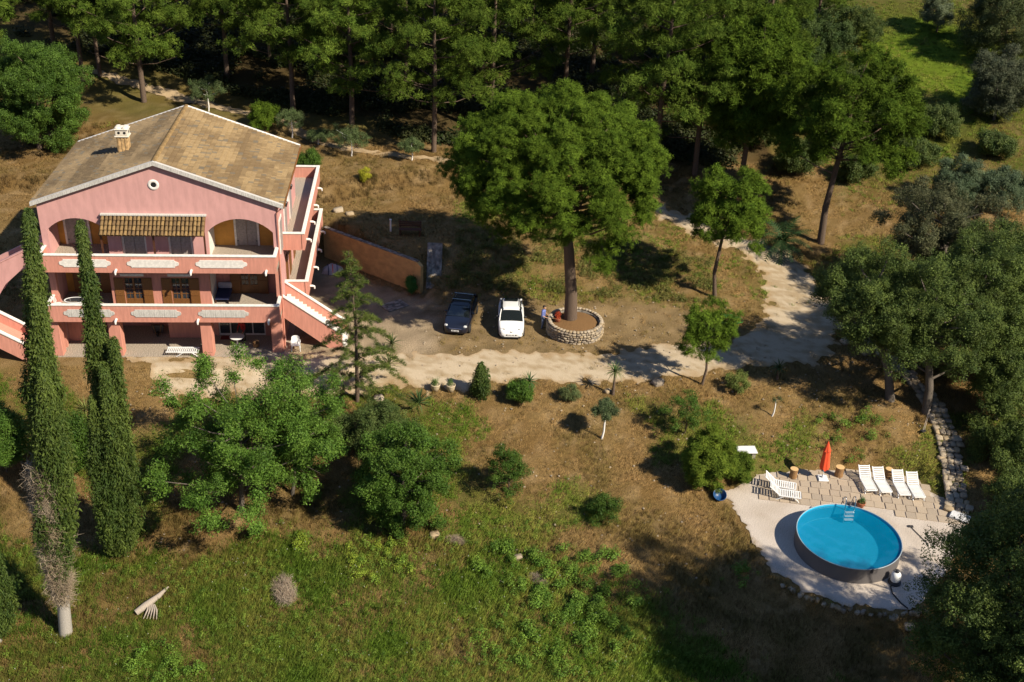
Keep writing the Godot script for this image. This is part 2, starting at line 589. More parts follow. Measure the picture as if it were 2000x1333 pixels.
func land() -> void:
	patch.seed = 21
	patch.frequency = 0.09
	patch.fractal_octaves = 3
	mottle.seed = 33
	mottle.frequency = 0.35
	mottle.fractal_octaves = 3
	var xs: Array = [-700.0, -420.0, -250.0, -150.0, -100.0, -75.0, -60.0]
	var t := -50.0
	while t <= 54.0:
		xs.append(t)
		t += 0.5
	xs.append_array([60.0, 75.0, 100.0, 150.0, 250.0, 420.0, 700.0])
	var zs: Array = [320.0, 160.0, 80.0, 30.0, 0.0, -12.0, -22.0]
	t = -28.0
	while t >= -122.0:
		zs.append(t)
		t -= 0.5
	zs.append_array([-126.0, -132.0, -140.0, -150.0, -165.0, -190.0, -230.0, -300.0, -420.0, -700.0])
	var w := xs.size()
	var v := PackedVector3Array()
	var n := PackedVector3Array()
	var c := PackedColorArray()
	var idx := PackedInt32Array()
	for z in zs:
		for x in xs:
			var h := ground(x, z)
			if absf(x) < 55 and z < -25 and z > -125:
				var b := 1.0
				if x > -32 and x < 28 and z > -80 and z < -43:
					b = clampf(minf(edge(pad, x, z) if x < -3 else 9.0, edge(patio, x, z) if x > 10 else 9.0) - 0.9, 0, 1)
				if z > -72 and z < -60:
					b *= 0.4
				h += relief.get_noise_2d(x, z) * 0.14 * b
			v.append(Vector3(x, h, z))
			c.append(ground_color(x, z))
	for j in zs.size():
		for i in w:
			var a := v[j * w + mini(i + 1, w - 1)] - v[j * w + maxi(i - 1, 0)]
			var b := v[mini(j + 1, zs.size() - 1) * w + i] - v[maxi(j - 1, 0) * w + i]
			n.append(a.cross(b).normalized())   # x cross -z is up
			if i < w - 1 and j < zs.size() - 1:
				var p := j * w + i
				for q in [p, p + w + 1, p + 1, p, p + w, p + w + 1]:
					idx.append(q)
	var arr: Array = []
	arr.resize(Mesh.ARRAY_MAX)
	arr[Mesh.ARRAY_VERTEX] = v
	arr[Mesh.ARRAY_NORMAL] = n
	arr[Mesh.ARRAY_COLOR] = c
	arr[Mesh.ARRAY_INDEX] = idx
	var me := ArrayMesh.new()
	me.add_surface_from_arrays(Mesh.PRIMITIVE_TRIANGLES, arr)
	var o := part_mesh("ground", me, M.ground)
	tag(o, "hillside of dry brown grass, bare earth and green meadow", "", "", "structure")


# a sheet laid over the land inside an outline, its rim broken up by noise
func sheet(called: String, poly: PackedVector2Array, up: float, cell: float, ragged: float, m: Material, colour: Callable, flat := INF) -> MeshInstance3D:
	var lo := poly[0]
	var hi := poly[0]
	for p in poly:
		lo = lo.min(p)
		hi = hi.max(p)
	var mb := Mb.new()
	var nx := int((hi.x - lo.x) / cell) + 2
	var nz := int((hi.y - lo.y) / cell) + 2
	var keep := PackedByteArray()
	keep.resize((nx + 1) * (nz + 1))
	var pts := PackedVector3Array()
	var cols := PackedColorArray()
	for j in nz + 1:
		for i in nx + 1:
			var x := lo.x - cell + i * cell
			var z := lo.y - cell + j * cell
			var e := edge(poly, x, z) + mottle.get_noise_2d(x * 2.0, z * 2.0) * ragged
			keep[j * (nx + 1) + i] = 1 if e < 0 else 0
			var h := flat if flat != INF else ground(x, z) + (relief.get_noise_2d(x, z) * 0.14 * 0.4 if z > -72 and z < -60 else relief.get_noise_2d(x, z) * 0.14) + up
			if flat == INF:
				h -= 0.05 * smoothstep(-0.4, 0.0, e)
			pts.append(Vector3(x, h, z))
			cols.append(colour.call(x, z, e))
	var w := nx + 1
	for j in nz:
		for i in nx:
			var p := [j * w + i, (j + 1) * w + i, (j + 1) * w + i + 1, j * w + i + 1]
			var s := keep[p[0]] + keep[p[1]] + keep[p[2]] + keep[p[3]]
			if s < 3:
				continue
			var q: Array = []
			for k in 4:
				if s == 4 or keep[p[k]]:
					q.append(p[k])
			for k in range(1, q.size() - 1):
				for e in [q[0], q[k + 1], q[k]]:
					mb.col = cols[e]
					var nn := Vector3.UP
					if flat == INF:
						var x: float = pts[e].x
						var z: float = pts[e].z
						nn = Vector3(ground(x - 0.3, z) - ground(x + 0.3, z), 0.6, ground(x, z - 0.3) - ground(x, z + 0.3)).normalized()
					mb.put(pts[e], nn)
	return part(called, mb, m)


func roads() -> void:
	var c1 := func(x: float, z: float, e: float) -> Color:
		var k := mottle.get_noise_2d(x * 0.8, z * 2.5)
		var c := Color(0.60, 0.49, 0.345).lerp(Color(0.44, 0.335, 0.205), clampf(0.3 + k * 1.4 + patch.get_noise_2d(x, z) * 0.8 + mottle.get_noise_2d(x * 4.0, z * 5.0) * 1.1, 0, 1))
		return c.lerp(Color(0.42, 0.28, 0.14), smoothstep(-0.8, -0.1, e) * 0.7)
	var o := sheet("gravel_road", road_poly, 0.045, 0.2, 0.9, M.road, c1)
	tag(o, "pale sandy gravel drive running past the house", "", "", "structure")
	var c2 := func(x: float, z: float, _e: float) -> Color:
		return Color(0.58, 0.43, 0.26) * (0.9 + 0.4 * mottle.get_noise_2d(x, z))
	var strip := PackedVector2Array([Vector2(-41.7, -104), Vector2(-37.3, -102.4), Vector2(-32.2, -100.9), Vector2(-28.6, -99.6), Vector2(-24.6, -97.9), Vector2(-20.6, -96.1), Vector2(-16.1, -93.2), Vector2(-11.1, -91.7), Vector2(-6.3, -90.5), Vector2(-1.5, -89.3), Vector2(-1.5, -88.5), Vector2(-6.3, -89.5), Vector2(-11.1, -90.5), Vector2(-16.1, -91.9), Vector2(-20.6, -94.6), Vector2(-24.6, -96.3), Vector2(-28.6, -97.9), Vector2(-32.2, -99.3), Vector2(-37.3, -101.2), Vector2(-41.7, -103)])
	o = sheet("dirt_path", strip, 0.06, 0.25, 0.45, M.road, c2)
	tag(o, "narrow pale dirt path along the foot of the pine wood", "", "", "structure")


func blade_mesh(count: int, seed_: int, spread: float, width: float, lean: float) -> ArrayMesh:
	var r := RandomNumberGenerator.new()
	r.seed = seed_
	var mb := Mb.new()
	for k in count:
		var a := r.randf() * TAU
		var d := Vector3(cos(a), 0, sin(a))
		var p := Vector3(r.randf_range(-spread, spread), 0, r.randf_range(-spread, spread))
		var side := d.cross(Vector3.UP) * width * r.randf_range(0.6, 1.3)
		var tip := p + d * lean * r.randf_range(0.3, 1.3) + Vector3.UP * r.randf_range(0.5, 1.0)
		mb.col = Color.WHITE * r.randf_range(0.75, 1.15)
		var nn := (Vector3.UP * 1.2 + d * 0.5).normalized()
		for q in [p - side, tip, p + side]:
			mb.put(q, nn)
	return mb.mesh()


func clump_mesh(count: int, seed_: int, len_: float, width: float, up: float) -> ArrayMesh:   # leaves in a ball of radius 1
	var r := RandomNumberGenerator.new()
	r.seed = seed_
	var mb := Mb.new()
	for k in count:
		var d := Vector3(r.randfn(), r.randfn() + up, r.randfn()).normalized()
		var p := d * pow(r.randf(), 0.45)
		var nn := (d + Vector3(r.randf_range(-1, 1), r.randf_range(-0.3, 1.2), r.randf_range(-1, 1))).normalized()
		var t := nn.cross(Vector3(r.randf_range(-1, 1), r.randf_range(-1, 1), r.randf_range(-1, 1))).normalized()
		var s := nn.cross(t)
		var l := len_ * r.randf_range(0.6, 1.25)
		var w := width * l
		mb.col = Color.WHITE * r.randf_range(0.78, 1.18)
		var a := p - t * l
		var b := p + s * w - nn * l * 0.12
		var c := p + t * l
		var e := p - s * w - nn * l * 0.12
		mb.tri(a, b, c)
		mb.tri(a, c, e)
	return mb.mesh()


func needle_mesh(count: int, seed_: int, width: float) -> ArrayMesh:
	var r := RandomNumberGenerator.new()
	r.seed = seed_
	var mb := Mb.new()
	for k in count:
		var d := Vector3(r.randfn(), absf(r.randfn()) * 0.9 - 0.25, r.randfn()).normalized()
		var p := Vector3(r.randfn(), r.randfn(), r.randfn()) * 0.28
		var s := d.cross(Vector3(r.randf_range(-1, 1), 1, r.randf_range(-1, 1))).normalized() * width * r.randf_range(0.7, 1.3)
		mb.col = Color.WHITE * r.randf_range(0.75, 1.2)
		mb.tri(p - s, p + s, p + d * r.randf_range(0.45, 0.85))
	return mb.mesh()


func clump_kinds() -> void:
	clumps.leaf = clump_mesh(52, 1, 0.2, 0.5, 0.25)
	clumps.big_leaf = clump_mesh(48, 2, 0.185, 0.42, 0.1)
	clumps.small_leaf = clump_mesh(60, 3, 0.17, 0.5, 0.2)
	clumps.needle = needle_mesh(56, 4, 0.05)
	clumps.scale = clump_mesh(54, 5, 0.26, 0.32, 0.7)
	clumps.dry = blade_mesh(14, 6, 0.45, 0.035, 0.55)
	clumps.green = blade_mesh(16, 7, 0.5, 0.05, 0.5)
	clumps.twig = needle_mesh(46, 8, 0.02)


func many(called: String, parent: Node, me: Mesh, m: Material, xf: Array, cols: PackedColorArray) -> MultiMeshInstance3D:
	var mm := MultiMesh.new()
	mm.transform_format = MultiMesh.TRANSFORM_3D
	mm.use_colors = true
	mm.mesh = me
	mm.instance_count = xf.size()
	for i in xf.size():
		mm.set_instance_transform(i, xf[i])
		mm.set_instance_color(i, cols[i])
	var o := MultiMeshInstance3D.new()
	o.multimesh = mm
	o.material_override = m
	if parent == null:
		o.name = numbered(called)
		add_child(o)
	else:
		o.name = called
		parent.add_child(o, true)
		o.set_meta("kind", "stuff")
	return o


func grass() -> void:
	var dx: Array = []
	var dc := PackedColorArray()
	var gx: Array = []
	var gc := PackedColorArray()
	var lx: Array = []
	var lc := PackedColorArray()
	var wx: Array = []
	var wc := PackedColorArray()
	var house := PackedVector2Array([Vector2(-33.5, -60.4), Vector2(-11, -62.0), Vector2(-12, -78.8), Vector2(-33.5, -77.5)])
	rng.seed = 77
	for k in 250000:
		var z := -35.0 - 90.0 * pow(rng.randf(), 1.45)
		var x := rng.randf_range(-0.56, 0.6) * (-z + 12.0)
		if z > -45 and (x < -27 or x > 29):
			continue
		if z < -93 and (x < 26 or rng.randf() < 0.3):
			continue
		if x < -10 and z < -58 and z > -80 and edge(house, x, z) < 0.1:
			continue
		if x > 10 and x < 29 and z > -59 and z < -43 and edge(patio, x, z) < 0.15:
			continue
		var sparse := 1.0
		if z < -58 and z > -88:
			var n0 := mottle.get_noise_2d(x * 2.0, z * 2.0)
			if edge(road_poly, x, z) + n0 * 0.8 < -0.05:
				sparse = 0.012 if n0 < 0.12 else 0.12
			elif x > -17 and x < -3 and edge(court_poly, x, z) < 0.2 + n0:
				sparse = 0.0
			elif x > -6 and x < 15 and edge(park_poly, x, z) < n0:
				sparse = 0.12
		if rng.randf() > sparse:
			continue
		var g := greenness(x, z)
		var p := on(x, z, -0.02)
		var m := 0.75 + 0.5 * rng.randf()
		var n := patch.get_noise_2d(x * 2.0, z * 2.0)
		var b := Basis(Vector3.UP, rng.randf() * TAU)
		if rng.randf() < g:
			var h := rng.randf_range(0.22, 0.55) * (1.0 if z > -50 else 0.6)
			gx.append(Transform3D(b.scaled(Vector3(0.38, h, 0.38)), p))
			gc.append(Color(0.125, 0.205, 0.022).lerp(Color(0.265, 0.265, 0.052), clampf(0.35 + n * 1.4 + rng.randf_range(-0.3, 0.3), 0, 1)) * m)
			if z > -51 and rng.randf() < 0.10 + 0.25 * maxf(n, 0.0):
				lx.append(Transform3D(b.scaled(Vector3(0.17, 0.13, 0.17) * rng.randf_range(0.6, 1.5)), p + Vector3.UP * rng.randf_range(0.1, 0.3)))
				lc.append(Color(0.07, 0.14, 0.016).lerp(Color(0.16, 0.22, 0.03), rng.randf()) * m)
			if z > -49 and rng.randf() < 0.008:
				wx.append(Transform3D(b.scaled(Vector3.ONE * 0.032), p + Vector3.UP * h * 1.05))
				wc.append(Color(0.8, 0.78, 0.7))
		else:
			if rng.randf() < 0.12:
				continue
			var h := rng.randf_range(0.12, 0.28) * (1.0 + 0.9 * clampf(n + 0.1, 0, 1)) * (1.3 if z > -52 else 0.9)
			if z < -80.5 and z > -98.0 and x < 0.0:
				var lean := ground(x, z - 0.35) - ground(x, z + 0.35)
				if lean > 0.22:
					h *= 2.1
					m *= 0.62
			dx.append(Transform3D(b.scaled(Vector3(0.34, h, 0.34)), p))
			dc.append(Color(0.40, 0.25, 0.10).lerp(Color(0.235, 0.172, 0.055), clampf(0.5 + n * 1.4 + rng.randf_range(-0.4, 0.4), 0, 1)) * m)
	tag(many("dry_grass", null, clumps.dry, M.grass, dx, dc), "short dry brown grass covering the slope", "grass", "", "stuff")
	tag(many("green_grass", null, clumps.green, M.grass, gx, gc), "long green grass of the meadow below the house", "grass", "", "stuff")
	tag(many("meadow_weeds", null, clumps.leaf, M.leaf, lx, lc), "small leafy weeds standing all through the meadow grass", "weeds", "", "stuff")
	tag(many("white_flower", null, clumps.leaf, M.grass, wx, wc), "tiny white wild flowers scattered through the meadow grass", "flowers", "", "stuff")

# ---------------------------------------------------------------- the house
func arch(u0: float, u1: float, spring: float, top: float, steps := 14) -> PackedVector2Array:   # from left to right
	var p := PackedVector2Array()
	var half := (u1 - u0) * 0.5
	var rise := top - spring
	var r := (half * half + rise * rise) / (2.0 * rise)
	for k in steps + 1:
		var x := lerpf(-half, half, float(k) / steps)
		p.append(Vector2((u0 + u1) * 0.5 + x, top - r + sqrt(maxf(r * r - x * x, 0.0))))
	return p


func bx(called: String, m: Material, parent: Node, lo: Vector3, hi: Vector3, r := 0.0) -> MeshInstance3D:
	var mb := Mb.new()
	mb.box(lo, hi, r)
	return part(called, mb, m, parent)


# a rail wall with a white coping; a and b are plan corners (u, z)
func rail(h: Node, lo: Vector2, hi: Vector2, y0: float, y1: float) -> void:
	bx("parapet", M.coral, h, Vector3(lo.x, y0, lo.y), Vector3(hi.x, y1 - 0.09, hi.y))
	bx("coping", M.white, h, Vector3(lo.x - 0.04, y1 - 0.09, lo.y - 0.04), Vector3(hi.x + 0.04, y1, hi.y + 0.04), 0.02)


func plaque(h: Node, u0: float, u1: float, y0: float, y1: float, z: float, m: Material) -> void:
	var s := 0.13
	var mid := (y0 + y1) * 0.5
	var p := PackedVector2Array([Vector2(u0 + 2 * s, y0), Vector2(u1 - 2 * s, y0), Vector2(u1 - 2 * s, y0 + 0.07), Vector2(u1 - s, y0 + 0.13), Vector2(u1 - 0.03, mid - 0.1), Vector2(u1, mid), Vector2(u1 - 0.03, mid + 0.1), Vector2(u1 - s, y1 - 0.13), Vector2(u1 - 2 * s, y1 - 0.07), Vector2(u1 - 2 * s, y1), Vector2(u0 + 2 * s, y1), Vector2(u0 + 2 * s, y1 - 0.07), Vector2(u0 + s, y1 - 0.13), Vector2(u0 + 0.03, mid + 0.1), Vector2(u0, mid), Vector2(u0 + 0.03, mid - 0.1), Vector2(u0 + s, y0 + 0.13), Vector2(u0 + 2 * s, y0 + 0.07)])
	var mb := Mb.new()
	mb.prism(p, z, z + 0.035)
	part("plaque", mb, m, h)


func spout(h: Node, at: Vector3, dir: Vector3) -> void:
	var mb := Mb.new()
	mb.tube([at - dir * 0.02, at + dir * 0.16, at + dir * 0.28 + Vector3(0, -0.04, 0), at + dir * 0.3 + Vector3(0, -0.2, 0)], [0.085, 0.085, 0.075, 0.05], 8)
	part("rain_spout", mb, M.white, h)


func shutter_door(h: Node, u0: float, u1: float, y0: float, y1: float, z: float) -> void:   # white frame, two grey leaves
	var mb := Mb.new()
	mb.box(Vector3(u0 - 0.13, y0, z), Vector3(u0, y1 + 0.13, z + 0.07))
	mb.box(Vector3(u1, y0, z), Vector3(u1 + 0.13, y1 + 0.13, z + 0.07))
	mb.box(Vector3(u0, y1, z), Vector3(u1, y1 + 0.13, z + 0.07))
	part("door_frame", mb, M.white, h)
	var mid := (u0 + u1) * 0.5
	for s in 2:
		var a := u0 + 0.01 if s == 0 else mid + 0.008
		var b := mid - 0.008 if s == 0 else u1 - 0.01
		var d := bx("shutter", M.grey_shutter, h, Vector3(a, y0 + 0.02, z + 0.005), Vector3(b, y1 - 0.01, z + 0.045), 0.01)
		for k in 2:
			var hy: float = y0 + 0.3 + k * 1.5
			var mb2 := Mb.new()
			var hx := a + 0.0 if s == 0 else b - 0.10
			mb2.box(Vector3(hx, hy, z + 0.046), Vector3(hx + 0.10, hy + 0.06, z + 0.062))
			part("hinge", mb2, M.dark_metal, d)


func wood_door(h: Node, u0: float, u1: float, y0: float, y1: float, z: float, leaf_w: float, lintel := true) -> void:   # glazed brown door between opened shutters
	var root := Node3D.new()
	root.name = "glazed_door"
	h.add_child(root, true)
	var mid := (u0 + u1) * 0.5
	var mb := Mb.new()
	mb.box(Vector3(u0, y0, z - 0.14), Vector3(u0 + 0.07, y1, z - 0.05))
	mb.box(Vector3(u1 - 0.07, y0, z - 0.14), Vector3(u1, y1, z - 0.05))
	mb.box(Vector3(u0 + 0.07, y1 - 0.07, z - 0.14), Vector3(u1 - 0.07, y1, z - 0.05))
	mb.box(Vector3(mid - 0.06, y0, z - 0.14), Vector3(mid + 0.06, y1 - 0.07, z - 0.05))
	for s in 2:
		var a := u0 + 0.07 if s == 0 else mid + 0.06
		var b := mid - 0.06 if s == 0 else u1 - 0.07
		mb.box(Vector3(a, y0, z - 0.13), Vector3(b, y0 + 0.62, z - 0.06))
		for k in 3:
			var yy := y0 + 0.62 + (k + 1) * (y1 - y0 - 0.72) / 4.0
			mb.box(Vector3(a, yy - 0.018, z - 0.115), Vector3(b, yy + 0.018, z - 0.07))
		mb.box(Vector3((a + b) * 0.5 - 0.016, y0 + 0.62, z - 0.113), Vector3((a + b) * 0.5 + 0.016, y1 - 0.07, z - 0.072))
	part("frame", mb, M.brown_wood, root)
	for s in 2:
		var a := u0 + 0.07 if s == 0 else mid + 0.06
		var b := mid - 0.06 if s == 0 else u1 - 0.07
		bx("pane", M.pane, root, Vector3(a, y0 + 0.62, z - 0.098), Vector3(b, y1 - 0.07, z - 0.092))
		var cu := Mb.new()   # curtain behind the pane
		cu.box(Vector3(a + 0.02, y0 + 0.7, z - 0.24), Vector3(a + (b - a) * 0.62, y1 - 0.1, z - 0.22))
		part("curtain", cu, M.white, root)
	bx("room_dark", M.dark_wood, root, Vector3(u0 - 0.2, y0, z - 0.5), Vector3(u1 + 0.2, y1 + 0.1, z - 0.46))
	for s in 2:
		var a := u0 - leaf_w - 0.01 if s == 0 else u1 + 0.01
		var sh := Mb.new()
		sh.box(Vector3(a, y0 + 0.02, z + 0.012), Vector3(a + leaf_w, y1, z + 0.055), 0.008)
		for yy in [y0 + 0.08, y0 + 0.9, y1 - 0.1]:
			sh.box(Vector3(a + 0.03, yy, z + 0.056), Vector3(a + leaf_w - 0.03, yy + 0.09, z + 0.075))
		part("wooden_shutter", sh, M.brown_wood, h)
	if lintel:
		bx("lintel", M.white, h, Vector3(u0 - 0.15, y1 + 0.12, z), Vector3(u1 + 0.15, y1 + 0.30, z + 0.09), 0.02)


func tiles_on(h: Node, called: String, single: bool, o: Vector3, across: Vector3, down: Vector3, n_across: int, n_down: int, width: float, c1: Color, c2: Color, seed_: int) -> void:
	var r := RandomNumberGenerator.new()
	r.seed = seed_
	var up := down.cross(across).normalized()
	if up.y < 0:
		up = -up
	var step := down.length()
	var mb := Mb.new()
	var rings: Array = []
	for e in 2:
		var ring: Array = []
		for k in 7:
			var a := PI * k / 6.0
			var rad := width * (0.44 if e == 1 else 0.37)
			ring.append(Vector3(cos(a) * rad, sin(a) * rad * 1.05 + (0.05 if e == 1 else -0.02), step * 1.12 * e))
		rings.append(ring)
	mb.skin(rings, false)
	for k in 6:   # the thickness seen at the lower end
		var a: Vector3 = rings[1][k]
		var b: Vector3 = rings[1][k + 1]
		mb.quad(a, b, b * Vector3(0.86, 0.82, 1), a * Vector3(0.86, 0.82, 1))
	var me := mb.mesh()
	var xf: Array = []
	var cols := PackedColorArray()
	var basis := Basis(across.normalized(), up, down.normalized())
	for i in n_across:
		var run := r.randf_range(-0.02, 0.02)
		for j in n_down:
			var p := o + across * (i + 0.5) + down * j + down * (run + r.randf_range(-0.025, 0.025))
			var b := basis.rotated(up, r.randf_range(-0.05, 0.05))
			xf.append(Transform3D(b, p))
			var f := clampf(0.5 + 1.3 * patch.get_noise_2d(i * 0.4 + seed_ * 31.0, j * 1.6) + r.randf_range(-0.27, 0.27), 0, 1)
			var c := c1.lerp(c2, f) * r.randf_range(0.93, 1.07)
			if r.randf() < 0.08:
				c = c.lerp(Color(0.22, 0.2, 0.16), 0.7)
			cols.append(c)
	if single:
		var ms: Array = []
		for k in 6:
			var m2: StandardMaterial3D = M.tile.duplicate()
			var c := c1.lerp(c2, k / 5.0)
			m2.albedo_color = c.linear_to_srgb()
			ms.append(m2)
		for k in xf.size():
			fast_part(called, k, me, ms[r.randi() % 6], h, xf[k])
	else:
		many(called + "s", h, me, M.tile, xf, cols).set_meta("kind", "stuff")


func stair_wall(h: Node, called: String, u0: float, y0t: float, y0b: float, u1: float, y1t: float, y1b: float, z0: float, z1: float, post: float) -> void:
	var s := signf(u1 - u0)
	var poly := PackedVector2Array([Vector2(u0, y0b), Vector2(u0, y0t - 0.08), Vector2(u1, y1t - 0.08), Vector2(u1, 0.0), Vector2(u1 - s * post, 0.0), Vector2(u1 - s * post, y1b)])
	var mb := Mb.new()
	mb.prism(poly, z0, z1)
	part(called, mb, M.coral, h)
	mb = Mb.new()
	var cp := PackedVector2Array([Vector2(u0, y0t - 0.08), Vector2(u0, y0t), Vector2(u1 + s * 0.04, y1t), Vector2(u1 + s * 0.04, y1t - 0.08)])
	mb.prism(cp, z0 - 0.05, z1 + 0.05)
	part("coping", mb, M.white, h)


func house() -> void:
	var turn := deg_to_rad(5.17)
	var h := thing("pink_house", "large pink three storey house with tiled gable roof, balconies and side stairs", "house", Vector3(-28.77, 0, -62.9), turn)
	var F := 6.38
	var G := 2.98
	# front gable wall with its two arches and two doorways
	var p := PackedVector2Array([Vector2(-0.2, F), Vector2(0.2, F)])
	p.append_array(arch(0.2, 3.7, 8.3, 9.08))
	p.append_array(PackedVector2Array([Vector2(3.7, F), Vector2(4.5, F), Vector2(4.5, 8.75), Vector2(6.0, 8.75), Vector2(6.0, F), Vector2(7.3, F), Vector2(7.3, 8.75), Vector2(8.8, 8.75), Vector2(8.8, F), Vector2(9.75, F)]))
	p.append_array(arch(9.75, 13.75, 8.25, 9.14))
	p.append_array(PackedVector2Array([Vector2(13.75, F), Vector2(14.0, F), Vector2(14.0, 10.05), Vector2(7.0, 12.56), Vector2(-0.2, 9.98)]))
	var mb := Mb.new()
	mb.prism(p, -0.3, 0.0)
	var gable := part("gable_wall", mb, M.pink, h)
	mb = Mb.new()
	mb.lathe([Vector2(0.16, 0.0), Vector2(0.17, 0.05), Vector2(0.25, 0.06), Vector2(0.33, 0.03), Vector2(0.34, 0.0)], 24, Transform3D(Basis(Vector3.RIGHT, PI / 2), Vector3(6.85, 11.3, 0.0)))
	part("round_window", mb, M.white, gable)
	mb = Mb.new()
	mb.lathe([Vector2(0.0, 0.012), Vector2(0.17, 0.012), Vector2(0.17, 0.0)], 20, Transform3D(Basis(Vector3.RIGHT, PI / 2), Vector3(6.85, 11.3, 0.0)))
	part("opening", mb, M.car_black, gable)
	# middle storey front wall
	p = PackedVector2Array([Vector2(3.5, G), Vector2(4.3, G), Vector2(4.3, 5.1), Vector2(5.45, 5.1), Vector2(5.45, G), Vector2(7.2, G), Vector2(7.2, 5.1), Vector2(8.35, 5.1), Vector2(8.35, G), Vector2(9.6, G), Vector2(9.6, 6.08), Vector2(3.5, 6.08)])
	mb = Mb.new()
	mb.prism(p, -0.3, 0.0)
	part("middle_wall", mb, M.coral, h)
	bx("corner_pier", M.coral, h, Vector3(13.72, 0, -0.3), Vector3(14.0, 6.08, 0.0))
	bx("corner_pier", M.coral, h, Vector3(-0.2, 0, -0.3), Vector3(0.2, 6.08, 0.0))
	# side and rear walls
	mb = Mb.new()
	mb.box(Vector3(13.72, 0, -10.6), Vector3(14.0, 10.05, -0.3))
	part("side_wall", mb, M.pink, h)
	mb = Mb.new()
	mb.box(Vector3(-0.2, 0, -10.6), Vector3(0.1, 9.98, -0.3))
	part("side_wall", mb, M.pink, h)
	mb = Mb.new()
	mb.prism(PackedVector2Array([Vector2(0.1, 0), Vector2(13.72, 0), Vector2(13.72, 10.14), Vector2(7, 12.56), Vector2(0.1, 10.08)]), -10.6, -10.3)
	part("rear_wall", mb, M.pink, h)
	# floors and ceilings
	bx("upper_floor", M.floor_tile, h, Vector3(0.1, 6.08, -10.3), Vector3(13.72, F, -0.3))
	bx("upper_floor", M.floor_tile, h, Vector3(-0.2, 6.08, -0.3), Vector3(14.0, F - 0.004, 1.2))
	bx("middle_floor", M.floor_tile, h, Vector3(0.1, 2.68, -10.3), Vector3(13.72, G, -0.3))
	bx("middle_floor", M.floor_tile, h, Vector3(-0.2, 2.68, -0.3), Vector3(14.0, G - 0.004, 1.2))
	bx("attic_floor", M.white, h, Vector3(0.1, 9.3, -10.3), Vector3(13.72, 9.5, -0.3))
	bx("terrace_floor", M.floor_tile, h, Vector3(-0.6, -0.3, -6.0), Vector3(14.4, 0.06, 1.15))
	# recessed loggia walls
	for s in [[0.1, 3.7, M.ochre], [9.75, 13.72, M.ochre]]:
		bx("loggia_wall", s[2], h, Vector3(s[0], F, -2.4), Vector3(s[1], 9.3, -2.2))
	bx("loggia_wall", M.pink, h, Vector3(3.7, F, -2.2), Vector3(3.95, 9.3, -0.3))
	bx("loggia_wall", M.white, h, Vector3(9.5, F, -2.2), Vector3(9.75, 9.3, -0.3))
	bx("loggia_wall", M.ochre, h, Vector3(0.1, G, -2.4), Vector3(3.5, 6.08, -2.2))
	bx("loggia_wall", M.ochre, h, Vector3(3.5, G, -2.4), Vector3(3.75, 6.08, -0.3))
	bx("loggia_wall", M.coral, h, Vector3(9.6, G, -2.4), Vector3(13.72, 6.08, -2.2))
	bx("loggia_wall", M.white, h, Vector3(9.35, G, -2.2), Vector3(9.6, 6.08, -0.3))
	bx("ground_wall", M.coral, h, Vector3(0.1, 0.06, -3.2), Vector3(6.4, 2.68, -3.0))
	bx("ground_wall", M.coral, h, Vector3(0.1, 0.06, -3.0), Vector3(1.7, 2.68, -0.9))
	bx("ground_wall", M.coral, h, Vector3(6.4, 0.06, -3.2), Vector3(8.5, 2.68, -1.35))
	bx("ground_wall", M.coral, h, Vector3(8.5, 0.06, -3.2), Vector3(9.55, 2.68, -1.65))
	bx("ground_wall", M.coral, h, Vector3(12.6, 0.06, -3.2), Vector3(13.72, 2.68, -1.65))
	bx("ground_wall", M.coral, h, Vector3(9.55, 2.3, -3.2), Vector3(12.6, 2.68, -1.65))
	# columns of the ground floor gallery
	for c in [[-0.35, 0.25], [3.25, 4.0], [8.95, 9.65]]:
		bx("column", M.coral, h, Vector3(c[0], 0.06, 0.4), Vector3(c[1], 2.68, 1.08), 0.02)
	bx("column", M.coral, h, Vector3(13.3, 0.0, 0.003), Vector3(14.0, 2.68, 0.62), 0.02)
	# front balconies
	for b in [[6.08, 7.28, 6.46, 6.98, [1.02, 4.09, 5.04, 8.15, 9.14, 12.26], M.white], [2.66, 3.88, 3.03, 3.55, [0.79, 3.89, 4.87, 7.95, 8.98, 12.12], M.old_white]]:
		rail(h, Vector2(-0.2, 1.2), Vector2(14.0, 1.36), b[0], b[1])
		rail(h, Vector2(13.85, 0.003), Vector2(14.0, 1.155), b[0] + 0.31, b[1])
		rail(h, Vector2(-0.2, 0.003), Vector2(-0.05, 1.155), b[0] + 0.31, b[1])
		for k in 3:
			plaque(h, b[4][2 * k], b[4][2 * k + 1], b[2], b[3], 1.36, b[5])
		for u in ([4.35, 8.85, 13.38, -0.05] if b[0] > 4 else [3.93, 8.95, 13.33]):
			spout(h, Vector3(u, b[0] + 0.2, 1.36), Vector3(0, 0, 1))
	# upper doors
	shutter_door(h, 0.62, 1.95, F, 8.5, -2.2)
	shutter_door(h, 11.15, 12.45, F, 8.5, -2.2)
	shutter_door(h, 4.63, 5.87, F, 8.6, -0.2)
	shutter_door(h, 7.43, 8.67, F, 8.6, -0.2)
	# middle doors
	wood_door(h, 4.3, 5.45, G, 5.1, 0.0, 0.58)
	wood_door(h, 7.2, 8.35, G, 5.1, 0.0, 0.58)
	wood_door(h, 1.15, 2.35, G, 5.0, -2.2 + 0.145, 0.55, false)
	wood_door(h, 11.15, 12.3, G, 5.0, -2.2 + 0.145, 0.62, false)
	# ground floor sliding doors
	mb = Mb.new()
	for u in [9.55, 10.27, 11.0, 11.72, 12.52]:
		mb.box(Vector3(u, 0.06, -1.85), Vector3(u + 0.08, 2.3, -1.75))
	mb.box(Vector3(9.63, 0.061, -1.849), Vector3(12.52, 0.16, -1.751))
	mb.box(Vector3(9.63, 2.2, -1.849), Vector3(12.52, 2.299, -1.751))
	var sd := part("sliding_door", mb, M.white, h)
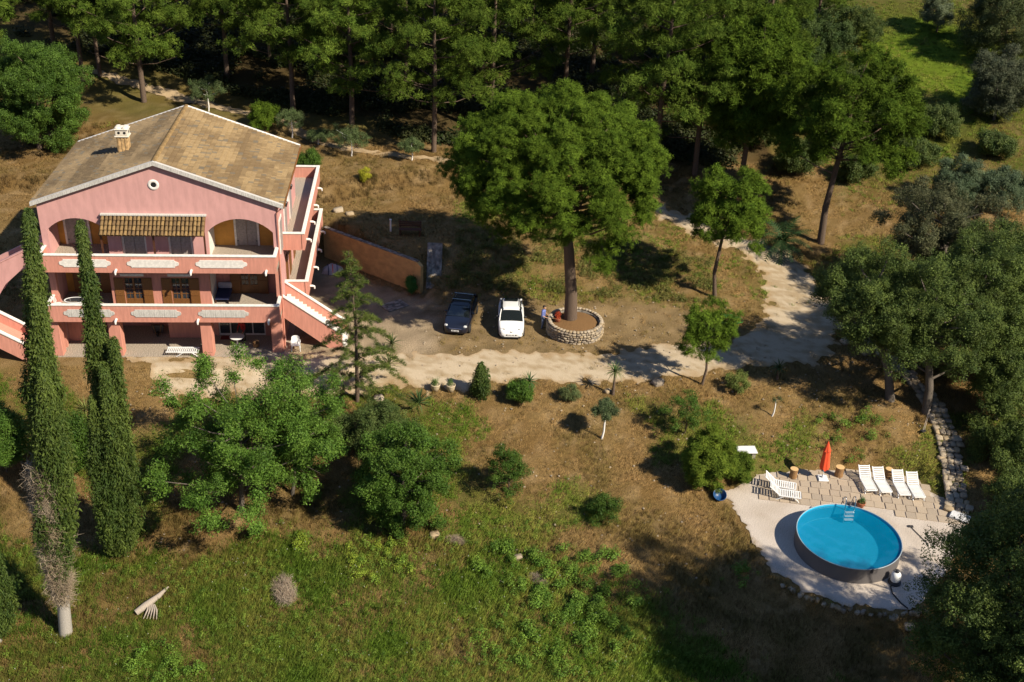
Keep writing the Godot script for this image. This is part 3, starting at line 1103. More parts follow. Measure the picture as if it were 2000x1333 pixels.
	for k in 4:
		var u: float = [9.63, 10.35, 11.08, 11.8][k]
		bx("pane", M.pane, sd, Vector3(u, 0.16, -1.803), Vector3(u + 0.64 + (0.08 if k == 3 else 0.0), 2.2, -1.797))
	bx("curtain", M.white, sd, Vector3(10.4, 0.1, -2.02), Vector3(12.5, 2.25, -2.0))
	bx("room_back", M.dark_wood, sd, Vector3(9.55, 0.07, -3.15), Vector3(12.6, 2.3, -3.1))
	# tiled awning over the centre of the upper balcony
	var aw := Node3D.new()
	aw.name = "awning"
	h.add_child(aw)
	bx("ridge_board", M.old_white, aw, Vector3(3.5, 9.34, 0.0), Vector3(9.82, 9.46, 0.22), 0.02)
	mb = Mb.new()
	mb.prism(PackedVector2Array([Vector2(0.0, 9.30), Vector2(0.0, 9.22), Vector2(0.98, 8.36), Vector2(0.98, 8.43)]), -9.75, -3.5, Transform3D(Basis(Vector3.UP, -PI / 2), Vector3.ZERO))
	part("board", mb, M.brown_wood, aw)
	tiles_on(aw, "roof_tile", true, Vector3(3.52, 9.33, 0.08), Vector3(0.24, 0, 0), Vector3(0, -0.222, 0.245), 26, 4, 0.24, Color(0.40, 0.26, 0.11), Color(0.24, 0.155, 0.075), 3)
	for u in [3.55, 6.65, 9.7]:
		bx("post", M.dark_wood, aw, Vector3(u - 0.05, F, 0.72), Vector3(u + 0.05, 8.55, 0.82))
	bx("beam", M.dark_wood, aw, Vector3(3.5, 8.44, 0.71), Vector3(9.75, 8.52, 0.83))
	# roof
	var roof := Node3D.new()
	roof.name = "roof"
	h.add_child(roof)
	for s in [-1.0, 1.0]:
		mb = Mb.new()
		mb.prism(PackedVector2Array([Vector2(7.0, 12.58), Vector2(7.0, 12.72), Vector2(7.0 + s * 7.42, 10.06), Vector2(7.0 + s * 7.42, 9.92)]), -10.75, 0.2)
		part("roof_deck", mb, M.soil, roof)
		var dn := Vector3(s * 7.4, -2.655, 0).normalized() * 0.302
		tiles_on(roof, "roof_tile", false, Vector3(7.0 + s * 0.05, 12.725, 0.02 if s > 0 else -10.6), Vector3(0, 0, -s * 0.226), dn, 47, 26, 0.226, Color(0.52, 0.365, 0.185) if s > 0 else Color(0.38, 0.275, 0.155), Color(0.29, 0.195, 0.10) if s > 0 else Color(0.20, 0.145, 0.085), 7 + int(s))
		# verge strips, front and rear
		for e in [[0.03, 0.24], [-10.8, -10.58]]:
			mb = Mb.new()
			mb.prism(PackedVector2Array([Vector2(7.0, 12.6), Vector2(7.0, 12.86), Vector2(7.0 + s * 7.5, 10.17), Vector2(7.0 + s * 7.5, 9.92)]), e[0], e[1])
			part("verge", mb, M.white if e[0] < 0 else M.old_white, roof)
		mb = Mb.new()
		mb.rod(Vector3(7.0 + s * 7.5, 9.98, 0.2), Vector3(7.0 + s * 7.5, 9.98, -10.8), 0.07, 8)
		part("gutter", mb, M.brown_wood, roof)
	mb = Mb.new()
	var rs: Array = []
	for k in 37:
		var z := 0.1 - k * 0.295
		mb.col = Color(0.46, 0.30, 0.13) * (0.8 + 0.35 * fposmod(k * 0.37, 1.0))
		var ring: Array = [[], []]
		for e in 2:
			for q in 7:
				var a := PI * q / 6.0
				ring[e].append(Vector3(7.0 + cos(a) * 0.16, 12.74 + sin(a) * (0.13 + 0.02 * e), z - 0.3 * (1 - e)))
		mb.skin(ring, false)
	part("ridge_tiles", mb, M.tile, roof)
	# chimney
	var ch := Mb.new()
	ch.box(Vector3(3.85, 11.2, -4.85), Vector3(4.55, 12.75, -4.3), 0.02)
	for u in [3.98, 4.2, 4.42]:
		ch.box(Vector3(u - 0.05, 11.5, -4.3), Vector3(u + 0.05, 12.7, -4.27))
	var chn := part("chimney", ch, mat("chimney", 0.62, 0.40, 0.18, 0.85, {tex = noise_tex(3, 0.006, 0.72, 1.0, 5), tile = 1.3}), roof)
	ch = Mb.new()
	ch.box(Vector3(3.76, 12.75, -4.94), Vector3(4.64, 12.83, -4.21), 0.02)
	ch.box(Vector3(3.82, 12.83, -4.88), Vector3(4.58, 13.2, -4.27), 0.03)
	ch.box(Vector3(3.76, 13.2, -4.94), Vector3(4.64, 13.28, -4.21), 0.03)
	for q in [[3.98, -4.72], [4.42, -4.72], [3.98, -4.42], [4.42, -4.42], [4.2, -4.58]]:
		ch.lathe([Vector2(0.2, 13.27), Vector2(0.19, 13.34), Vector2(0.12, 13.40), Vector2(0.0, 13.42)], 12, Transform3D(Basis.IDENTITY, Vector3(q[0], 0, q[1])))
	var cap := part("chimney_cap", ch, M.cap, chn)
	ch = Mb.new()
	for q in [[Vector3(4.05, 13.03, -4.265), Vector3.RIGHT, PI / 2], [Vector3(4.4, 13.03, -4.265), Vector3.RIGHT, PI / 2], [Vector3(4.585, 13.03, -4.6), Vector3.BACK, -PI / 2]]:
		ch.lathe([Vector2(0.0, 0.006), Vector2(0.085, 0.006), Vector2(0.085, 0.0)], 14, Transform3D(Basis(q[1], q[2]), q[0]))
	part("smoke_hole", ch, M.car_black, chn)
	# right hand galleries
	for g in [[6.08, F, 7.28, 15.24, 15.4, 2.35], [2.68, G, 3.88, 15.3, 15.48, 2.35]]:
		bx("gallery_floor", M.floor_tile, h, Vector3(14.0, g[0], -14.3), Vector3(g[3], g[1] - 0.002, -g[5] - 0.0))
		bx("gallery_floor", M.floor_tile, h, Vector3(-0.2, g[0], -14.3), Vector3(14.0, g[1] - 0.006, -10.6))
		rail(h, Vector2(g[3], -14.45), Vector2(g[4], -2.2), g[0] - 0.02, g[2])
		rail(h, Vector2(14.003, -2.35), Vector2(g[3] - 0.045, -2.2), g[0] - 0.02, g[2] - 0.003)
		rail(h, Vector2(-0.2, -14.45), Vector2(g[3] - 0.045, -14.3), g[0] - 0.02, g[2] - 0.003)
		for z in [-3.4, -6.3, -9.2, -12.4]:
			spout(h, Vector3(g[4], g[0] + 0.22, z), Vector3(1, 0, 0))
	# doors, lamps and a cooler on the right wall
	for d in [[F, -1.5], [F, -4.2], [F, -7.2]]:
		mb = Mb.new()
		mb.box(Vector3(14.0, d[0], d[1] - 0.62), Vector3(14.05, d[0] + 2.25, d[1] + 0.62))
		var fr := part("side_door_frame", mb, M.white, h)
		bx("shutter", M.grey_shutter, fr, Vector3(14.02, d[0] + 0.01, d[1] - 0.48), Vector3(14.075, d[0] + 2.1, d[1] + 0.48))
	for d in [-3.6, -5.4, -8.0]:
		bx("side_door", M.brown_wood, h, Vector3(14.0, G, d - 0.5), Vector3(14.06, G + 2.1, d + 0.5))
	for z in [-2.9, -5.9]:
		mb = Mb.new()
		mb.rod(Vector3(14.0, 9.1, z), Vector3(14.28, 9.15, z), 0.025)
		mb.lathe([Vector2(0.05, -0.32), Vector2(0.12, -0.05), Vector2(0.13, -0.02), Vector2(0.02, 0.12)], 8, Transform3D(Basis.IDENTITY, Vector3(14.28, 9.1, z)))
		part("wall_lantern", mb, M.dark_metal, h)
	bx("cooler_unit", M.plastic, h, Vector3(14.0, 8.6, -4.9), Vector3(14.28, 9.1, -4.1 - 0.02), 0.03)
	mb = Mb.new()
	mb.tube([Vector3(14.4, 9.95, 0.12), Vector3(14.08, 9.6, 0.08), Vector3(14.07, 8.0, 0.06), Vector3(14.07, 0.05, 0.06)], [0.045, 0.045, 0.045, 0.045], 8)
	part("downpipe", mb, M.coral, h)
	# right hand stair
	stair_wall(h, "stair_wall", 14.003, 3.88, 2.3, 17.75, 1.05, -0.1, -0.25, -0.1, 0.75)
	stair_wall(h, "stair_wall", 14.003, 3.88, 2.3, 17.95, 0.92, -0.1, -2.19, -2.05, 0.75)
	for k in 16:
		var u := 14.1 + k * 0.243
		var y := G - k * 0.186
		bx("stair_step", M.white, h, Vector3(u, y - 0.19, -2.046), Vector3(u + 0.275, y, -0.254), 0.015)
	mb = Mb.new()
	mb.prism(PackedVector2Array([Vector2(14.01, 2.3), Vector2(14.01, 2.75), Vector2(17.9, -0.02), Vector2(17.3, -0.02)]), -2.04, -0.26)
	part("stair_soffit", mb, M.coral, h)
	for z in [-0.16]:
		for k in 13:   # the stepped white edge along the inside of the front stair wall
			var u := 14.35 + k * 0.26
			bx("edge_block", M.white, h, Vector3(u, 3.88 - (u - 14.0) * 0.755 - 0.16, -0.33), Vector3(u + 0.14, 3.88 - (u - 14.0) * 0.755 + 0.0, -0.252))
	# left hand stairs, mostly behind the cypress
	stair_wall(h, "stair_wall", -6.4, 3.9, 2.6, -1.4, 0.75, -0.2, 1.2, 1.36, 0.6)
	stair_wall(h, "stair_wall", -6.4, 3.9, 2.6, -1.4, 0.75, -0.2, -0.75, -0.6, 0.6)
	mb = Mb.new()
	mb.prism(PackedVector2Array([Vector2(-6.4, 2.5), Vector2(-6.4, 3.0), Vector2(-1.3, 0.0), Vector2(-2.2, 0.0)]), -0.6, 1.2)
	part("stair_soffit", mb, M.coral, h)
	mb = Mb.new()
	mb.prism(PackedVector2Array([Vector2(-5.4, 4.6), Vector2(-0.2, 7.28), Vector2(-0.2, 5.7), Vector2(-1.2, 5.6), Vector2(-2.2, 5.1), Vector2(-3.2, 4.2), Vector2(-4.0, 3.0), Vector2(-5.4, 3.0)]), -0.75, -0.9)
	part("upper_stair_wall", mb, M.pink, h)
	mb = Mb.new()
	mb.prism(PackedVector2Array([Vector2(-5.4, 4.7), Vector2(-0.2, 7.36), Vector2(-0.2, 7.28), Vector2(-5.4, 4.6)]), -0.7, -0.95)
	part("coping", mb, M.pink, h)
	mb = Mb.new()
	mb.prism(PackedVector2Array([Vector2(-5.4, 4.6), Vector2(-0.2, 7.28), Vector2(-0.2, 5.7), Vector2(-1.2, 5.6), Vector2(-2.2, 5.1), Vector2(-3.2, 4.2), Vector2(-4.0, 3.0), Vector2(-5.4, 3.0)]), -2.6, -2.45)
	part("upper_stair_wall", mb, M.pink, h)
	# retaining wall of the court
	var a := Vector2(15.5, -14.2)
	var b := Vector2(22.85, -8.0)
	var d := b - a
	var w := thing("retaining_wall", "long orange rendered retaining wall closing the court beside the house", "wall", h.transform * Vector3(a.x, 0, a.y), turn - d.angle())
	mb = Mb.new()
	mb.prism(PackedVector2Array([Vector2(0, -0.4), Vector2(d.length(), -0.4), Vector2(d.length(), 2.15), Vector2(d.length() - 0.35, 2.42), Vector2(0, 2.42)]), -0.28, 0.0)
	part("render", mb, M.orange, w)
	mb = Mb.new()
	mb.box(Vector3(0, 2.42, -0.3), Vector3(d.length() - 0.35, 2.48, 0.02))
	part("coping", mb, M.concrete, w)
	furnish(h)


func furnish(h: Node3D) -> void:
	var X := h.transform
	var turn := h.rotation.y
	var t := thing("oval_table", "white metal oval garden table with glass top on the left balcony", "table", X * Vector3(1.3, 2.976, 0.35), turn)
	var mb := Mb.new()
	var sq := Transform3D(Basis.from_scale(Vector3(1.35, 1, 0.8)), Vector3.ZERO)
	mb.lathe([Vector2(0.46, 0.68), Vector2(0.52, 0.68), Vector2(0.52, 0.72), Vector2(0.46, 0.72), Vector2(0.46, 0.68)], 28, sq)
	part("rim", mb, M.plastic, t)
	mb = Mb.new()
	mb.lathe([Vector2(0.0, 0.705), Vector2(0.46, 0.705)], 28, sq)
	part("glass_top", mb, M.pane, t)
	for s in [[-1, -1], [1, -1], [1, 1], [-1, 1]]:
		mb = Mb.new()
		mb.tube([Vector3(s[0] * 0.42, 0.68, s[1] * 0.24), Vector3(s[0] * 0.36, 0.35, s[1] * 0.2), Vector3(s[0] * 0.48, 0.0, s[1] * 0.28)], [0.025, 0.022, 0.022], 6)
		part("leg", mb, M.plastic, t)
	var c := wire_chair("white wire garden chair to the left of the oval glass table", X * Vector3(0.2, 2.976, 0.35), turn + PI / 2)
	copy(c, "wire_chair", "white wire garden chair behind the oval glass table", X * Vector3(1.6, 2.976, -0.6), turn, "garden chairs at the glass table")
	mb = Mb.new()
	mb.lathe([Vector2(0.0, 0.0), Vector2(0.01, 0.0), Vector2(0.45, 0.66), Vector2(0.47, 0.66), Vector2(0.47, 0.7), Vector2(0.0, 0.7)], 22)
	t = thing("round_table", "white round pedestal table beside the person in red", "table", X * Vector3(10.95, 0.06, -0.25), turn)
	mb = Mb.new()
	mb.lathe([Vector2(0.0, 0.68), Vector2(0.47, 0.68), Vector2(0.48, 0.70), Vector2(0.47, 0.72), Vector2(0.0, 0.72)], 26)
	part("top", mb, M.plastic, t)
	mb = Mb.new()
	mb.rod(Vector3(0, 0.05, 0), Vector3(0, 0.69, 0), 0.045, 10)
	part("stem", mb, M.plastic, t)
	for k in 4:
		mb = Mb.new()
		var a := PI / 4 + k * PI / 2
		mb.tube([Vector3(0, 0.16, 0), Vector3(cos(a) * 0.2, 0.09, sin(a) * 0.2), Vector3(cos(a) * 0.38, 0.0, sin(a) * 0.38)], [0.035, 0.03, 0.025], 6)
		part("foot", mb, M.plastic, t)
	# plastic armchair by the stair
	t = thing("plastic_armchair", "white plastic armchair standing under the right hand stair", "chair", X * Vector3(14.75, 0.0, 0.15), turn + 0.1)
	mb = Mb.new()
	mb.box(Vector3(-0.25, 0.40, -0.24), Vector3(0.25, 0.44, 0.24), 0.015)
	part("seat", mb, M.plastic, t)
	mb = Mb.new()
	var rings: Array = []
	for e in 6:
		var y := 0.44 + e * 0.09
		var ring: Array = []
		for k in 9:
			var a := PI * 0.12 + PI * 0.76 * k / 8.0
			var wd := 0.28 - (0.03 if e == 5 else 0.0)
			ring.append(Vector3(cos(a) * wd, y, -0.12 - sin(a) * (0.14 + e * 0.02)))
		rings.append(ring)
	mb.skin(rings, false)
	part("backrest", mb, M.plastic, t)
	for s in [-1, 1]:
		mb = Mb.new()
		mb.tube([Vector3(s * 0.27, 0.64, -0.2), Vector3(s * 0.3, 0.66, 0.0), Vector3(s * 0.28, 0.62, 0.22), Vector3(s * 0.27, 0.42, 0.24)], [0.025, 0.03, 0.03, 0.025], 6)
		part("armrest", mb, M.plastic, t)
		for z in [-0.22, 0.22]:
			mb = Mb.new()
			mb.tube([Vector3(s * 0.24, 0.42, z), Vector3(s * 0.28, 0.0, z * 1.2)], [0.035, 0.025], 6)
			part("leg", mb, M.plastic, t)
	# clutter in the gallery
	t = thing("wicker_basket", "small straw basket on the floor by the round table", "basket", X * Vector3(12.15, 0.06, -0.15), turn)
	mb = Mb.new()
	mb.lathe([Vector2(0.0, 0.0), Vector2(0.18, 0.0), Vector2(0.23, 0.3), Vector2(0.21, 0.3), Vector2(0.17, 0.05), Vector2(0.0, 0.05)], 16)
	part("bowl", mb, M.log_wood, t)
	mb = Mb.new()
	var hp: Array = []
	var hr: Array = []
	for k in 9:
		var a := PI * k / 8.0
		hp.append(Vector3(cos(a) * 0.21, 0.3 + sin(a) * 0.2, 0))
		hr.append(0.014)
	mb.tube(hp, hr, 5)
	part("handle", mb, M.log_wood, t)
	t = thing("wheelbarrow", "dark wheelbarrow tipped up against the gallery wall", "wheelbarrow", X * Vector3(5.6, 0.06, -1.6), turn)
	mb = Mb.new()
	mb.prism(PackedVector2Array([Vector2(-0.3, 0.2), Vector2(0.3, 0.2), Vector2(0.4, 0.75), Vector2(-0.4, 0.75)]), -0.2, -0.02)
	part("tray", mb, M.dark_metal, t)
	for s in [-1, 1]:
		mb = Mb.new()
		mb.tube([Vector3(s * 0.12, 0.1, 0.05), Vector3(s * 0.25, 0.7, 0.03), Vector3(s * 0.3, 1.25, -0.1)], [0.02, 0.02, 0.02], 6)
		part("handle", mb, M.log_wood, t)
	mb = Mb.new()
	mb.lathe([Vector2(0.05, -0.04), Vector2(0.17, -0.04), Vector2(0.18, 0.0), Vector2(0.17, 0.04), Vector2(0.05, 0.04)], 14, Transform3D(Basis(Vector3.BACK, PI / 2), Vector3(0, 0.18, 0.1)))
	part("wheel", mb, M.rubber, t)
	t = thing("floor_mat", "dark red door mat in front of the sliding door", "mat", X * Vector3(10.1, 0.062, -1.35), turn)
	mb = Mb.new()
	mb.box(Vector3(-0.4, 0, -0.25), Vector3(0.4, 0.02, 0.25))
	part("pad", mb, mat("mat_red", 0.16, 0.02, 0.015, 0.9), t)
	t = thing("daybed", "blue and white daybed in the right hand balcony corner", "daybed", X * Vector3(10.1, 2.98, -1.2), turn)
	mb = Mb.new()
	mb.box(Vector3(-0.42, 0.25, -0.9), Vector3(0.5, 0.42, 0.6), 0.04)
	part("mattress", mb, mat("navy_cloth", 0.02, 0.03, 0.09, 0.9), t)
	mb = Mb.new()
	mb.box(Vector3(-0.4, 0.42, -0.92), Vector3(0.5, 0.85, -0.7), 0.08)
	part("cushion", mb, M.blanket, t)
	for s in [[-0.36, -0.8], [0.42, -0.8], [0.42, 0.5], [-0.36, 0.5]]:
		mb = Mb.new()
		mb.box(Vector3(s[0] - 0.03, 0, s[1] - 0.03), Vector3(s[0] + 0.03, 0.25, s[1] + 0.03))
		part("leg", mb, M.dark_wood, t)


func wire_chair(label: String, at: Vector3, turn: float) -> Node3D:
	var t := thing("wire_chair", label, "chair", at, turn, "garden chairs at the glass table")
	var mb := Mb.new()
	mb.lathe([Vector2(0.0, 0.43), Vector2(0.22, 0.43), Vector2(0.23, 0.45), Vector2(0.0, 0.46)], 16)
	part("seat", mb, M.plastic, t)
	mb = Mb.new()
	var pts: Array = []
	var rad: Array = []
	for k in 11:
		var a := PI * k / 10.0
		pts.append(Vector3(cos(a) * 0.23, 0.48 + sin(a) * 0.45, -0.14 - 0.08 * sin(a)))
		rad.append(0.018)
	mb.tube(pts, rad, 5)
	for k in 5:
		var x := -0.15 + k * 0.075
		mb.rod(Vector3(x, 0.46, -0.16), Vector3(x, 0.86, -0.21), 0.012, 4)
	part("backrest", mb, M.plastic, t)
	for s in [[-1, -1], [1, -1], [1, 1], [-1, 1]]:
		mb = Mb.new()
		mb.rod(Vector3(s[0] * 0.15, 0.43, s[1] * 0.15), Vector3(s[0] * 0.2, 0.0, s[1] * 0.2), 0.016, 5)
		part("leg", mb, M.plastic, t)
	return t

# ---------------------------------------------------------------- the pool terrace
func pool_side() -> void:
	var Y := -2.57
	var c1 := func(x: float, z: float, e: float) -> Color:
		var k := mottle.get_noise_2d(x, z)
		return Color(0.74, 0.645, 0.55).lerp(Color(0.60, 0.50, 0.40), clampf(0.3 + k * 0.9, 0, 1)).lerp(Color(0.36, 0.25, 0.14), smoothstep(-0.35, 0.05, e) * 0.6)
	var o := sheet("pool_terrace", patio, 0.0, 0.16, 0.35, M.gravel, c1, Y + 0.03)
	tag(o, "pale gravel terrace under and around the round pool", "", "", "structure")
	# paving: every slab its own stone
	var pave := Node3D.new()
	pave.name = "paved_patio"
	add_child(pave)
	tag(pave, "weathered stone slab paving behind the pool", "", "", "structure")
	var zone := PackedVector2Array([Vector2(15.0, -56.0), Vector2(17.8, -56.75), Vector2(21.9, -56.95), Vector2(24.85, -56.5), Vector2(25.65, -54.6), Vector2(26.6, -53.2), Vector2(26.2, -51.7), Vector2(21.3, -53.0), Vector2(19.5, -53.2), Vector2(17.1, -53.0), Vector2(14.6, -53.4)])
	var ms: Array = []
	for k in 7:
		var m: StandardMaterial3D = M.slab.duplicate()
		m.vertex_color_use_as_albedo = false
		m.albedo_color = Color(0.58, 0.46, 0.33).lerp(Color(0.47, 0.38, 0.285), k / 6.0).linear_to_srgb()
		ms.append(m)
	var meshes: Array = []
	rng.seed = 5
	for k in 5:
		var mb := Mb.new()
		var a := rng.randf_range(0.0, 0.035)
		mb.box(Vector3(-0.293 + a, -0.03, -0.297), Vector3(0.293, 0.028, 0.297 - a), 0.014)
		meshes.append(mb.mesh())
	var n := 0
	var ax := Vector2(0.988, 0.135)
	var az := Vector2(-0.135, 0.988)
	for j in 9:
		for i in 24:
			var q := Vector2(14.4, -57.6) + ax * (i * 0.60 + (0.12 if j % 2 else 0.0)) + az * (j * 0.61)
			if edge(zone, q.x, q.y) > -0.12:
				continue
			var xf := Transform3D(Basis(Vector3.UP, -0.136 + rng.randf_range(-0.03, 0.03)).rotated(Vector3.RIGHT, rng.randf_range(-0.012, 0.012)), Vector3(q.x + rng.randf_range(-0.02, 0.02), Y + 0.05 + rng.randf_range(-0.008, 0.012), q.y + rng.randf_range(-0.02, 0.02)))
			fast_part("paving_slab", n, meshes[rng.randi() % 5], ms[rng.randi() % 7], pave, xf)
			n += 1
	# pool
	var G := Y + 0.03
	var c := Vector3(18.88, G, -49.34)
	var R := 2.81
	var pool := thing("round_pool", "round above ground swimming pool with grey wall and blue water", "pool", c)
	var mb := Mb.new()
	mb.lathe([Vector2(R, 0.0), Vector2(R + 0.012, 0.3), Vector2(R, 0.33), Vector2(R + 0.012, 0.6), Vector2(R, 0.63), Vector2(R, 0.97)], 72)
	part("wall", mb, M.pool_wall, pool)
	mb = Mb.new()
	mb.lathe([Vector2(R - 0.02, 0.96), Vector2(R - 0.02, 0.05), Vector2(R - 0.1, 0.02), Vector2(0.0, 0.02)], 72)
	part("liner", mb, M.pool_liner, pool)
	mb = Mb.new()
	mb.lathe([Vector2(R + 0.022, 0.955), Vector2(R + 0.026, 0.975), Vector2(R + 0.0, 0.992), Vector2(R - 0.03, 0.975), Vector2(R - 0.026, 0.955)], 72)
	part("rim", mb, M.pool_rim, pool)
	mb = Mb.new()
	var wn := FastNoiseLite.new()
	wn.frequency = 0.9
	for i in 20:
		for k in 48:
			var q: Array = []
			var nn: Array = []
			for e in [[0, 0], [1, 0], [1, 1], [0, 1]]:
				var r: float = (R - 0.025) * (i + e[0]) / 20.0
				var a: float = -TAU * (k + e[1]) / 48.0
				var p := Vector3(cos(a) * r, 0.86, sin(a) * r)
				var gx := wn.get_noise_2d(p.x + 0.1, p.z) - wn.get_noise_2d(p.x - 0.1, p.z)
				var gz := wn.get_noise_2d(p.x, p.z + 0.1) - wn.get_noise_2d(p.x, p.z - 0.1)
				q.append(p)
				nn.append(Vector3(-gx * 0.12, 1, -gz * 0.12).normalized())
			mb.quad_n(q, nn)
	part("water", mb, M.water, pool)
	mb = Mb.new()
	mb.box(Vector3(0.5, 0.7, R - 0.09), Vector3(0.66, 0.99, R - 0.03), 0.02)
	part("skimmer", mb, M.dark_metal, pool)
	var lad := thing("pool_ladder", "steel pool ladder with two hoop rails and white treads", "ladder", c + Vector3(0.62, 0, -R + 0.12), 0.12)
	for s in [-1, 1]:
		mb = Mb.new()
		mb.tube([Vector3(s * 0.28, 0.0, -0.6), Vector3(s * 0.28, 0.95, -0.32), Vector3(s * 0.28, 1.5, -0.16), Vector3(s * 0.28, 1.62, 0.02), Vector3(s * 0.28, 1.5, 0.16), Vector3(s * 0.28, 0.9, 0.2), Vector3(s * 0.28, 0.05, 0.34)], [0.03, 0.03, 0.03, 0.03, 0.03, 0.03, 0.03], 8)
		part("hoop_rail", mb, M.steel, lad)
	for k in 3:
		mb = Mb.new()
		mb.box(Vector3(-0.27, 0.25 + k * 0.23, 0.18 + (2 - k) * 0.03), Vector3(0.27, 0.29 + k * 0.23, 0.36 + (2 - k) * 0.03), 0.015)
		part("tread", mb, M.plastic, lad)
	for k in 3:
		mb = Mb.new()
		mb.box(Vector3(-0.27, 0.2 + k * 0.24, -0.62 + k * 0.07), Vector3(0.27, 0.24 + k * 0.24, -0.48 + k * 0.07), 0.012)
		part("tread", mb, M.steel, lad)
	flower_pot("flower_pot", "terracotta pot with a small green plant beside the pool ladder", Vector3(20.62, Y + 0.08, -53.2), 0.24, 0.36, M.terracotta, 0.3, Color(0.05, 0.12, 0.03))
	# filter pump
	var pu := thing("filter_pump", "white rounded filter tank on a dark base against the pool wall", "filter", Vector3(20.85, G, -46.75))
	mb = Mb.new()
	mb.lathe([Vector2(0.0, 0.0), Vector2(0.33, 0.0), Vector2(0.35, 0.06), Vector2(0.33, 0.12), Vector2(0.0, 0.12)], 22)
	part("base", mb, M.dark_metal, pu)
	mb = Mb.new()
	mb.lathe([Vector2(0.18, 0.12), Vector2(0.25, 0.2), Vector2(0.265, 0.45), Vector2(0.25, 0.6), Vector2(0.16, 0.72), Vector2(0.0, 0.76)], 22)
	part("tank", mb, M.plastic, pu)
	mb = Mb.new()
	mb.lathe([Vector2(0.11, 0.72), Vector2(0.12, 0.84), Vector2(0.07, 0.88), Vector2(0.0, 0.89)], 14)
	mb.box(Vector3(-0.2, 0.78, -0.05), Vector3(0.12, 0.86, 0.05), 0.02)
	part("valve_head", mb, M.dark_metal, pu)
	mb = Mb.new()
	mb.tube([Vector3(0.1, 0.04, 0), Vector3(-0.3, 0.04, 0.35), Vector3(-0.34, 0.04, 0.9), Vector3(-0.1, 0.04, 1.6), Vector3(0.15, 0.04, 2.0)], [0.035, 0.035, 0.035, 0.035, 0.035], 7)
	part("hose", mb, M.rubber, pu)
	mb = Mb.new()
	mb.rod(Vector3(0, 0, 0), Vector3(0.55, 0.0, 1.5), 0.02, 6)
	mb.box(Vector3(-0.16, -0.03, -0.12), Vector3(0.16, 0.03, 0.05), 0.01)
	o = part("pool_brush", mb, M.dark_metal)
	o.position = Vector3(23.1, G + 0.03, -51.6)
	tag(o, "long handled pool brush lying on the gravel", "brush")
	# parasol
	var um := thing("closed_parasol", "closed orange red parasol standing in a white base", "parasol", Vector3(19.0, Y + 0.07, -55.84))
	mb = Mb.new()
	mb.box(Vector3(-0.31, 0, -0.31), Vector3(0.31, 0.13, 0.31), 0.05)
	mb.lathe([Vector2(0.1, 0.13), Vector2(0.06, 0.3), Vector2(0.0, 0.31)], 12)
	part("base", mb, M.plastic, um)
	mb = Mb.new()
	mb.rod(Vector3(0, 0.2, 0), Vector3(-0.1, 2.62, 0), 0.024, 8)
	part("pole", mb, M.plastic, um)
	for e in [[0.8, 2.1, 0.27, 0.19, 6], [2.02, 2.72, 0.21, 0.02, 5]]:
		mb = Mb.new()
		var rings: Array = []
		for k in 8:
			var t := k / 7.0
			var ring: Array = []
			for q in 24:
				var a := TAU * q / 24.0
				var r: float = lerpf(e[2], e[3], t) * (1.0 + 0.16 * cos(a * e[4]) * (1.0 - t * 0.4))
				var yy: float = lerpf(e[0], e[1], t)
				ring.append(Vector3(-yy * 0.038 + cos(a) * r, yy + (0.1 * cos(a * e[4]) * (1 - t) if k == 0 else 0.0), -sin(a) * r))
			rings.append(ring)
		mb.skin(rings)
		part("canopy" if e[0] < 1 else "canopy_hood", mb, M.red_cloth, um)
	# log stools
	for q in [[17.24, -55.9, 0.23, 0.62, "log stump behind the pair of loungers on the left"], [20.06, -56.25, 0.25, 0.66, "log stump just right of the closed parasol"], [23.05, -56.35, 0.21, 0.62, "log stump between the two pairs of right hand loungers"]]:
		var t := thing("log_stump", q[4], "stump", Vector3(q[0], Y + 0.07, q[1]), 0.0, "log stumps along the back of the patio")
		mb = Mb.new()
		var pr: Array = []
		for k in 5:
			pr.append(Vector2(q[2] * (1.0 + 0.05 * sin(k * 2.1)), q[3] * k / 4.0))
		mb.lathe(pr, 16)
		part("bark", mb, M.log_wood, t)
		mb = Mb.new()
		mb.lathe([Vector2(q[2] * (1.0 + 0.05 * sin(8.4)), q[3] + 0.001), Vector2(0.0, q[3] + 0.006)], 16)
		part("sawn_top", mb, mat("sawn", 0.58, 0.38, 0.17, 0.8), t)
	# loungers
	var lo := lounger("white slatted sun lounger, nearer of the pair left of the parasol", Vector3(16.15, Y + 0.07, -53.85), deg_to_rad(80))
	var gl := "white plastic sun loungers"
	copy(lo, "sun_lounger", "white slatted sun lounger, farther of the pair left of the parasol", Vector3(16.05, Y + 0.07, -54.75), deg_to_rad(77), gl)
	copy(lo, "sun_lounger", "leftmost of the four white sun loungers right of the parasol", Vector3(21.5, Y + 0.07, -55.55), deg_to_rad(4), gl)
	copy(lo, "sun_lounger", "second from left of the four white sun loungers right of the parasol", Vector3(22.32, Y + 0.07, -55.45), deg_to_rad(6), gl)
	copy(lo, "sun_lounger", "third from left of the four white sun loungers right of the parasol", Vector3(23.4, Y + 0.07, -55.25), deg_to_rad(3), gl)
	copy(lo, "sun_lounger", "rightmost of the four white sun loungers, nearest the stone steps", Vector3(24.22, Y + 0.07, -55.1), deg_to_rad(3), gl)
	var hx: Transform3D = get_node("pink_house").transform
	var fl := copy(lo, "sun_lounger", "white sun lounger lying flat at the front of the house gallery", hx * Vector3(7.6, 0.06, 0.85), deg_to_rad(95.2), gl)
	var fb: Node3D = fl.get_node("backrest")
	var hg := Vector3(0, 0.33, -0.14)
	var fr := Basis(Vector3.RIGHT, -deg_to_rad(40))
	fb.transform = Transform3D(fr, hg - fr * hg)
	# stone edging round the gravel
	var ed := thing("stone_edging", "rough stone edging along the lower side of the pool terrace", "wall", Vector3.ZERO)
	rng.seed = 8
